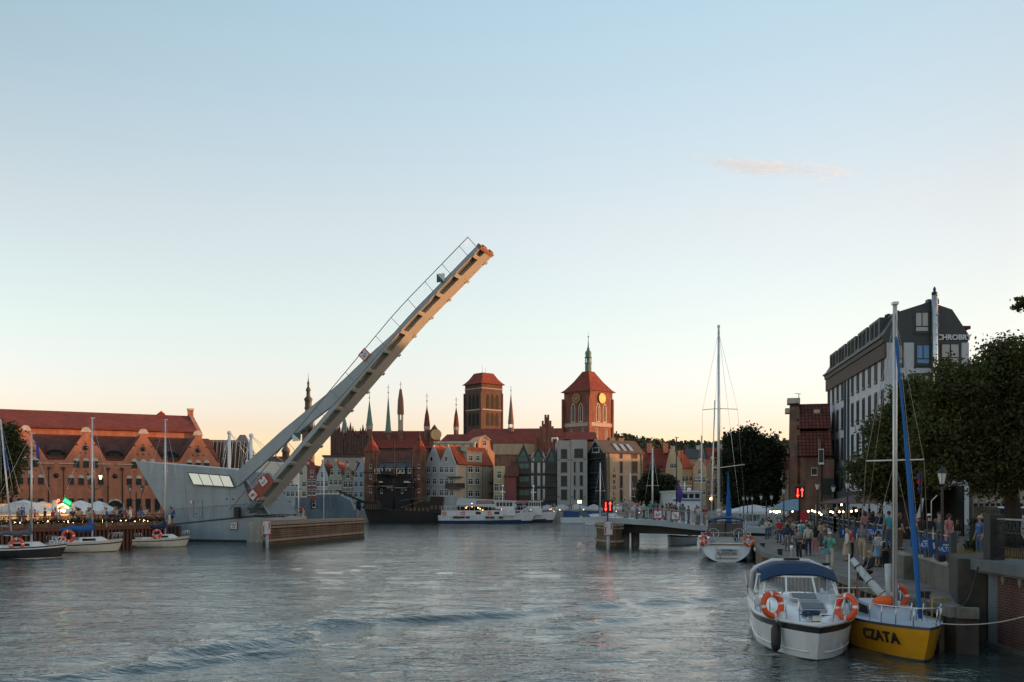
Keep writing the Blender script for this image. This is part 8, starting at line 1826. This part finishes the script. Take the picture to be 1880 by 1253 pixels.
tree('tree at the left edge with a branch before the leftmost gable',[(6,822,24,36),(30,832,18,30),(-26,850,42,60),(22,800,14,18),(22,876,16,14),(24,905,7,7)],95,(-30,.35),14000,.15,(.05,.062,.02),'leaf_left',zb=ZL,seed=6)
tree('tall tree whose topmost twig reaches in at the right edge',[(2010,565,66,70),(2060,640,90,90),(1890,556,20,13),(1912,566,26,18),(2030,700,60,80)],40,(2040,.4),16000,.1,LC,seed=8,ws=[3,4,.13,.22,2])
tree('dark tree behind the long hedge at the right edge',[(1935,800,60,90),(1960,720,50,70)],58,(1940,.3),16000,.13,LC,seed=9)
# ---------------------------------------------------------------- people
def skin(pts, edges, rad, root=0, sub=1):
    me = bpy.data.meshes.new('s'); me.from_pydata(pts, edges, []); o = bpy.data.objects.new('s', me); C.objects.link(o)
    md = o.modifiers.new('skin','SKIN'); md.use_smooth_shade = True
    if not me.skin_vertices:
        bpy.context.view_layer.objects.active = o
    sv = me.skin_vertices[0].data
    for i,r in enumerate(rad): sv[i].radius = r if hasattr(r,'__len__') else (r,r); sv[i].use_root = (i==root)
    if sub: s2 = o.modifiers.new('sub','SUBSURF'); s2.levels = sub; s2.render_levels = sub
    bpy.context.view_layer.update()
    m2 = bpy.data.meshes.new_from_object(o.evaluated_get(bpy.context.evaluated_depsgraph_get()))
    bpy.data.objects.remove(o); bpy.data.meshes.remove(me); return m2
def joints(pose):
    J = dict(pel=(0,0,.95),spi=(0,.01,1.1),che=(0,.0,1.3),nec=(0,0,1.47),hd0=(0,-.012,1.545),hd1=(0,-.02,1.63),hd2=(0,-.005,1.70))
    for s,n in ((1,'l'),(-1,'r')):
        J['sh'+n]=(s*.175,0,1.405); J['el'+n]=(s*.235,.03,1.13); J['wr'+n]=(s*.235,-.07,.9)
        J['hi'+n]=(s*.095,0,.88); J['kn'+n]=(s*.105,-.02,.5); J['an'+n]=(s*.11,.03,.09)
    def up(dy,dz=0,lean=0):
        for k in list(J):
            if k[:2] in ('sp','ch','ne','hd','sh','el','wr'): x,y,z=J[k]; J[k]=(x,y+dy-lean*(z-.95),z+dz)
    if pose == 'walk':
        J['knl']=(.1,-.16,.53); J['anl']=(.1,-.24,.1); J['knr']=(-.1,.06,.5); J['anr']=(-.1,.3,.16); J['wrl']=(.24,.12,.93); J['wrr']=(-.22,-.22,.97); J['elr']=(-.235,-.03,1.13)
    if pose == 'photo':
        for s,n in ((1,'l'),(-1,'r')): J['el'+n]=(s*.25,-.16,1.2); J['wr'+n]=(s*.09,-.3,1.5)
    if pose == 'akimbo':
        J['ell']=(.36,.06,1.16); J['wrl']=(.2,-.06,1.0)
    if pose == 'phone':
        J['elr']=(-.24,-.05,1.13); J['wrr']=(-.1,-.26,1.2); J['ell']=(.24,-.02,1.13); J['wrl']=(.06,-.27,1.18); J['hd1']=(0,-.05,1.62); J['hd2']=(0,-.045,1.69)
    if pose == 'lean':
        up(0,-.04,.28)
        for s,n in ((1,'l'),(-1,'r')): J['el'+n]=(s*.24,-.3,1.1); J['wr'+n]=(s*.15,-.48,1.12)
    if pose == 'sit':
        for k in J: x,y,z=J[k]; J[k]=(x,y,z-.43)
        for s,n in ((1,'l'),(-1,'r')): J['kn'+n]=(s*.12,-.42,.5); J['an'+n]=(s*.12,-.4,.09); J['hi'+n]=(s*.1,-.03,.49); J['el'+n]=(s*.24,-.08,.72); J['wr'+n]=(s*.12,-.3,.6)
    return J
ARCH = {}
def arch(pose, sleeve, bottom):
    key = (pose,sleeve,bottom)
    if key in ARCH: return ARCH[key]
    J = joints(pose); V = lambda k: Vector(J[k]); out = {}
    if ('body',pose) not in ARCH:
        names = ['pel','spi','che','nec','hd0','hd1','hd2']; pts = [J[n] for n in names]; ed = [(i,i+1) for i in range(6)]; rad = [(.125,.1),(.115,.09),(.13,.1),.055,.06,(.078,.09),.05]
        fing = MB()
        for n,s in (('l',1),('r',-1)):
            b = len(pts); w_ = V('wr'+n); e = V('el'+n); h = w_+(w_-e).normalized()*.085
            pts += [J['sh'+n],J['el'+n],J['wr'+n],tuple(h)]; rad += [.06,.045,.028,(.034,.024)]; ed += [(2,b),(b,b+1),(b+1,b+2),(b+2,b+3)]
            b = len(pts); a = V('an'+n); toe = a+Vector((s*.02,-.17,-.055)); pts += [J['hi'+n],J['kn'+n],J['an'+n],tuple(toe)]; rad += [.085,.058,.04,.034]; ed += [(0,b),(b,b+1),(b+1,b+2),(b+2,b+3)]
            dr = (w_-e).normalized(); sd = dr.cross(Vector((0,-1,.2))).normalized(); nm = sd.cross(dr)
            for q,l in ((-.027,.062),(-.009,.075),(.009,.08),(.027,.07)):
                p0 = h+sd*q-dr*.02; fing.tube([p0,p0+dr*l*.55+nm*.006,p0+dr*l*.85+nm*.022,p0+dr*l+nm*.04],[.0095,.009,.008,.006],5)
            p0 = w_+dr*.03+sd*.025*s; fing.tube([p0,p0+sd*.03*s+dr*.02,p0+sd*.042*s+dr*.05+nm*.012],[.012,.0105,.008],5)
        hd = V('hd1'); fing.lathe([(.018,-.03),(.016,-.01),(.006,.025)],6,0,(hd.x,hd.y-.088,hd.z-.01))
        for s in (-1,1): fing.ball((hd.x+s*.078,hd.y+.01,hd.z-.005),.03,6,0,(.35,.7,1)); fing.ball((hd.x+s*.03,hd.y-.082,hd.z+.018),.011,5,1)
        fing.box(hd.x-.022,hd.x+.022,hd.y-.088,hd.y-.08,hd.z-.052,hd.z-.044,2)
        me = skin(pts,ed,rad); nv = len(me.vertices); b = MB(); b.v = [tuple(v.co) for v in me.vertices]; b.f = [tuple(p.vertices) for p in me.polygons]; b.m = [0]*len(b.f); b.s = [True]*len(b.f); b.add(fing.v,fing.f,0,True)
        for i in range(len(fing.f)): b.m[-len(fing.f)+i] = fing.m[i]
        o = b.build('body',[WHITE,DARK,REDP]); m_ = o.data; bpy.data.objects.remove(o); ARCH[('body',pose)] = m_
        hb = MB(); c = hd+Vector((0,.012,.022)); hb.ball(tuple(c),.097,10,0,(.9,1.0,1.0)); hb.f = hb.f; 
        keep = [i for i,f in enumerate(hb.f) if sum(hb.v[j][2] for j in f)/len(f) > c.z-.01 or sum(hb.v[j][1] for j in f)/len(f) > c.y+.02]; hb.f=[hb.f[i] for i in keep]; hb.m=[0]*len(keep); hb.s=[True]*len(keep)
        o = hb.build('hair',[DARK]); ARCH[('hair',pose)] = o.data; bpy.data.objects.remove(o)
        lb = MB(); lb.ball(tuple(c),.1,10,0,(.92,1.0,1.0)); lb.lathe([(.055,-.2),(.085,-.1),(.09,.0)],8,0,(c.x,c.y+.045,c.z)); o = lb.build('hair',[DARK])
        me2 = o.data; ARCH[('long',pose)] = me2; bpy.data.objects.remove(o)
        hb = MB(); hb.lathe([(.1,.0),(.098,.05),(.07,.09),(.01,.105)],10,0,tuple(hd+Vector((0,.005,.03)))); hb.box(hd.x-.06,hd.x+.06,hd.y-.17,hd.y-.06,hd.z+.03,hd.z+.042); o = hb.build('cap',[DARK]); ARCH[('cap',pose)] = o.data; bpy.data.objects.remove(o)
        sb = MB()
        for n in 'lr': a = V('an'+n); sb.tube([a+Vector((0,.06,-.045)),a+Vector((0,-.06,-.045)),a+Vector((0,-.19,-.062))],[.045,.05,.034],7)
        o = sb.build('shoes',[DARK]); ARCH[('shoes',pose)] = o.data; bpy.data.objects.remove(o)
    if ('top',pose,sleeve) not in ARCH:
        pts = [tuple(V('pel')+Vector((0,0,-.03))),J['spi'],J['che'],tuple(V('nec')-Vector((0,0,.03)))]; ed=[(0,1),(1,2),(2,3)]; rad=[(.15,.12),(.135,.108),(.15,.118),.068]
        for n in 'lr':
            b=len(pts); e=V('el'+n); s_=V('sh'+n)
            if sleeve=='long': pts += [J['sh'+n],J['el'+n],tuple(V('wr'+n))]; rad += [.075,.058,.045]; ed += [(2,b),(b,b+1),(b+1,b+2)]
            else: pts += [J['sh'+n],tuple(s_.lerp(e,.75))]; rad += [.075,.066]; ed += [(2,b),(b,b+1)]
        ARCH[('top',pose,sleeve)] = skin(pts,ed,rad)
    if ('bot',pose,bottom) not in ARCH:
        if bottom in ('trousers','shorts'):
            pts=[tuple(V('pel')+Vector((0,0,.05))),J['pel']]; rad=[(.14,.115),(.145,.118)]; ed=[(0,1)]
            for n in 'lr':
                b=len(pts); h=V('hi'+n); k=V('kn'+n); a=V('an'+n)
                if bottom=='trousers': pts += [tuple(h-Vector((0,0,.02))),tuple(k),tuple(a+Vector((0,0,.0)))]; rad += [.098,.075,.06]; ed += [(1,b),(b,b+1),(b+1,b+2)]
                else: pts += [tuple(h-Vector((0,0,.02))),tuple(h.lerp(k,.85))]; rad += [.1,.088]; ed += [(1,b),(b,b+1)]
            ARCH[('bot',pose,bottom)] = skin(pts,ed,rad)
        else:
            p = V('pel'); mb = MB(); zb = .28 if bottom=='skirt' else .48
            mb.lathe([(.24,zb),(.235,zb+.1),(.2,.7),(.165,.9),(.14,1.04)],14,0,(p.x,p.y,0)) if pose!='sit' else mb.tube([p+Vector((0,.02,.08)),p+Vector((0,-.2,.04)),V('knl').lerp(V('knr'),.5),V('anl').lerp(V('anr'),.5)+Vector((0,0,.2))],[.15,.17,.17,.2],10)
            o = mb.build('skirt',[DARK]); ARCH[('bot',pose,bottom)] = o.data; bpy.data.objects.remove(o)
    ARCH[key] = True; return True
COL = {'white':(.55,.56,.56),'black':(.014,.014,.016),'grey':(.13,.14,.15),'navy':(.02,.03,.07),'red':(.38,.03,.035),'pink':(.42,.16,.17),'teal':(.05,.24,.28),'light blue':(.14,.3,.45),'beige':(.38,.31,.22),'olive':(.09,.1,.05),'mint':(.12,.36,.28),'blue':(.03,.1,.3),'brown':(.1,.06,.035),'denim':(.06,.09,.15),'orange':(.5,.16,.04),'cream':(.45,.42,.34)}
cm = lambda c: mat('cloth_'+c.replace(' ','_'), COL[c], .85, .12, scale=6)
SKINM = [mat('skin_fair',(.42,.25,.18),.55,.06),mat('skin_tan',(.30,.17,.11),.55,.06)]
HAIR = {'dark':mat('hair_dark',(.02,.014,.01),.6,.2),'blond':mat('hair_blond',(.38,.24,.1),.6,.2),'grey':mat('hair_grey',(.3,.3,.3),.6,.2),'auburn':mat('hair_auburn',(.14,.05,.02),.6,.2)}
PR = random.Random(21)
def person(label, x, y, z, rz, pose='stand', top='white', bottom='black', kind='trousers', sleeve='short', hair='dark', hl='hair', cap=None, h=1.0, group=None, extra=None, shoes=True):
    arch(pose,sleeve,kind); r = thing('person', label, 'person', (x,y,z), rz, group); r.scale = (h,h,h)
    def put(n, me, m):
        o = link(n, me, r); o.material_slots[0].link = 'OBJECT'; o.material_slots[0].material = m; return o
    def ens(me):
        if not me.materials: me.materials.append(DARK)
        return me
    put('body', ARCH[('body',pose)], PR.choice(SKINM))
    put('shirt' if sleeve=='short' else 'jacket', ens(ARCH[('top',pose,sleeve)]), cm(top)); put(kind, ens(ARCH[('bot',pose,kind)]), cm(bottom))
    if cap: put('cap', ARCH[('cap',pose)], cm(cap))
    put('hair', ARCH[('long' if hl=='long' else 'hair',pose)], HAIR[hair])
    if shoes: put('shoes', ARCH[('shoes',pose)], cm(PR.choice(['black','white','brown'])))
    if extra == 'backpack': mb = MB(); mb.box(-.15,.15,.1,.26,1.02,1.42); mb.box(-.11,.11,.26,.31,1.06,1.25); mb.build('backpack', cm('black'), r)
    if extra == 'mintbag': mb = MB(); mb.tube([(.15,-.02,1.42),(0,-.14,1.2),(-.16,-.06,.95)],.012,5); mb.box(-.24,-.02,-.2,-.12,.72,.98); mb.build('shoulder_bag', cm('teal'), r)
    if extra == 'camera': mb = MB(); mb.box(-.07,.07,-.42,-.34,1.5,1.6); mb.lathe([(.035,0),(.035,.07)],8,0,(0,0,0),False,0,Matrix.Translation((0,-.42,1.55)) @ Matrix.Rotation(math.pi/2,4,'X')); mb.build('camera', BLACK, r)
    if extra == 'bag': mb = MB(); mb.box(.24,.34,-.18,.14,.55,.85); mb.tube([(.29,-.1,.85),(.26,-.02,1.35),(.29,.06,.85)],.012,5); mb.build('shoulder_bag', BLACK, r)
    return r
def at(px, d, z): return ((px-CX)*d/F, d, z)
def atf(px, py, z=ZQ): return gpt(px,py,z)
Q = 'people on the near quay'
person('person in a dark grey jacket with a black bag, looking down at the quay edge',*atf(1467,1027),R(-60),'phone','grey','black',sleeve='long',hair='grey',extra='bag',group=Q)
person('person seen from behind in a pale grey sweater and dark jeans',*atf(1484,1020),R(178),'stand','cream','navy',sleeve='long',h=1.05,group=Q)
person('person in a black top and pink trousers beside the pale sweater',*atf(1496,1018),R(160),'stand','black','pink',hl='long',group=Q)
person('person in white cap and pale trousers with a mint jacket, taking a photo',*atf(1524,1046),R(-35),'photo','mint','cream',sleeve='long',cap='white',extra='mintbag',h=1.0,group=Q)
person('person with long blond hair in a white blouse and long beige skirt',*atf(1555,1030),R(-100),'stand','white','beige','skirt',sleeve='long',hair='blond',hl='long',group=Q)
person('person in a red top and black trousers just behind the beige skirt',*atf(1563,1028),R(95),'stand','red','black',hair='auburn',group=Q)
person('person in a grey shirt and shorts walking down the concrete ramp',*at(1583,47.5,1.62),R(-25),'walk','grey','beige','shorts',group=Q)
person('person with blond hair in black sitting on the ramp block edge',*at(1597,38.2,ZQ),R(-75),'sit','black','black',sleeve='long',hair='blond',hl='long',group=Q)
person('person in a white blouse and blue patterned skirt facing the small group',*atf(1612,1041),R(30),'stand','white','light blue','dress',hair='dark',hl='long',group=Q)
person('child in white with a black backpack',*atf(1625,1042),R(170),'stand','white','black',h=.86,extra='backpack',group=Q)
person('person in a grey shirt and red cap beside the child with the backpack',*atf(1635,1039),R(-70),'akimbo','grey','navy',cap='red',h=1.06,group=Q)
U = 'people on the upper promenade'
person('person in a pink top standing at the head of the ramp',*at(1588,56,ZU),R(190),'stand','pink','black',hl='long',group=U)
person('person in a dark jacket raising both hands to the face near the ramp',*at(1614,52,ZU),R(20),'photo','navy','denim',sleeve='long',group=U)
person('person in black beside the dark jacket, seen from behind',*at(1603,55,ZU),R(170),'stand','black','grey',hl='long',group=U)
person('person seen from behind in a teal t-shirt left of the boat mast',*at(1632,47,ZU),R(185),'stand','teal','denim',h=1.05,group=U)
person('person with auburn hair half hidden by the yellow boat mast',*at(1652,47,ZU),R(100),'stand','black','brown',hair='auburn',hl='long',group=U)
person('person in a bright red shirt leaning towards the railing',*at(1685,46,ZU),R(-160),'stand','red','denim',h=1.0,group=U)
person('person in a red cap and black coat leaning on the railing',*at(1690,43.2,ZU),R(-80),'lean','black','black',sleeve='long',cap='red',group=U)
person('person in a black jacket with a white cap and white trousers, back turned',*at(1706,42.5,ZU),R(165),'stand','black','white',sleeve='long',cap='white',group=U)
person('person in a grey t-shirt and teal trousers left of the big lamp post',*at(1724,43,ZU),R(10),'stand','grey','teal',h=1.05,group=U)
person('person in a pink floral dress right of the big lamp post',*at(1742,44,ZU),R(30),'akimbo','pink','pink','dress',hl='long',group=U)
person('person in a blue shirt and jeans beside the black gate post',*at(1799,38.5,ZU),R(-80),'stand','blue','denim',hair='grey',group=U)
person('person in dark clothes sitting under the trees beyond the dry grass',*at(1758,56,ZU),R(-40),'sit','black','grey',sleeve='long',group=U)
person('person in a white shirt bending behind the hedge',*at(1797,60,ZU),R(60),'lean','white','denim',group=U)
person('person sitting in the cockpit of the white yacht in a pale shirt',(1347-CX)*75.2/F,75.2,1.28,R(20),'sit','cream','navy',group='people aboard')
person('person in dark clothes standing under the yacht bimini',(1352-CX)*76/F,76,1.26,R(200),'stand','black','black',h=.93,group='people aboard')
TOPS = ['white','black','grey','navy','red','pink','teal','light blue','beige','olive','blue','cream']; BOTS = [('black','trousers'),('denim','trousers'),('beige','shorts'),('navy','shorts'),('grey','trousers'),('white','trousers')]
combos = [(t,b) for t in TOPS for b in BOTS]
def crowd(n, place, group, f, seed):
    q = random.Random(seed); cs = combos[:]; q.shuffle(cs)
    for i in range(n):
        t,(b,k) = cs[i%len(cs)]; x,y,z = f(q); hair = q.choice(['dark','dark','dark','blond','grey','auburn']); ln = q.random()<.35
        person(f'person in a {t} top and {b} {k} {place}',x,y,z,q.uniform(-3.1,3.1),q.choice(['stand','stand','walk','walk','phone','akimbo','photo']),t,b,k,'long' if q.random()<.35 else 'short',hair,'long' if ln else 'hair',h=q.uniform(.92,1.07),group=group,shoes=y<110)
def f_quay(q): y = q.uniform(62,98); e = np.interp(y,[p[1] for p in edge_r[1:]],[p[0] for p in edge_r[1:]]); return (e+q.uniform(1.4,4.6),y,ZQ)
crowd(42,'in the lower quay crowd','crowd on the lower quay',f_quay,1)
def f_up(q): y = q.uniform(74,100); e = np.interp(y,[34,71,132],[15.1,22.9,36]); return (e+q.uniform(.8,4.5),y,ZU)
crowd(34,'before the lit awnings','crowd before the awnings',f_up,2)
def f_br(q): s = q.uniform(.06,.62); u,z = SPAN_AT(s); return SPAN.world(u,q.uniform(.5,3.6),z)
crowd(26,'on the fixed bridge span','crowd on the fixed span',f_br,3)
def f_lq(q): px = q.uniform(498,560); y = q.uniform(128,152); return ((px-CX)*y/F,y,ZL)
crowd(18,'beyond the raised bridge','people beyond the raised bridge',f_lq,4)
def f_lt(q): y = q.uniform(95,112); px = q.uniform(205,318); return ((px-CX)*y/F,y,ZL)
crowd(20,'before the arched doorway','people on the hall plaza',f_lt,5)
def f_te(q): y = q.uniform(86,100); px = q.uniform(20,205); return ((px-CX)*y/F-1.0,y+1.5,ZL)
crowd(22,'under the white parasols','people on the parasol terrace',f_te,6)
def f_fq(q): px = q.uniform(955,1180); return ((px-CX)*209/F,209+q.uniform(-1,3),ZU)
crowd(20,'before the far granaries','people on the far quay',f_fq,7)
end_protos()
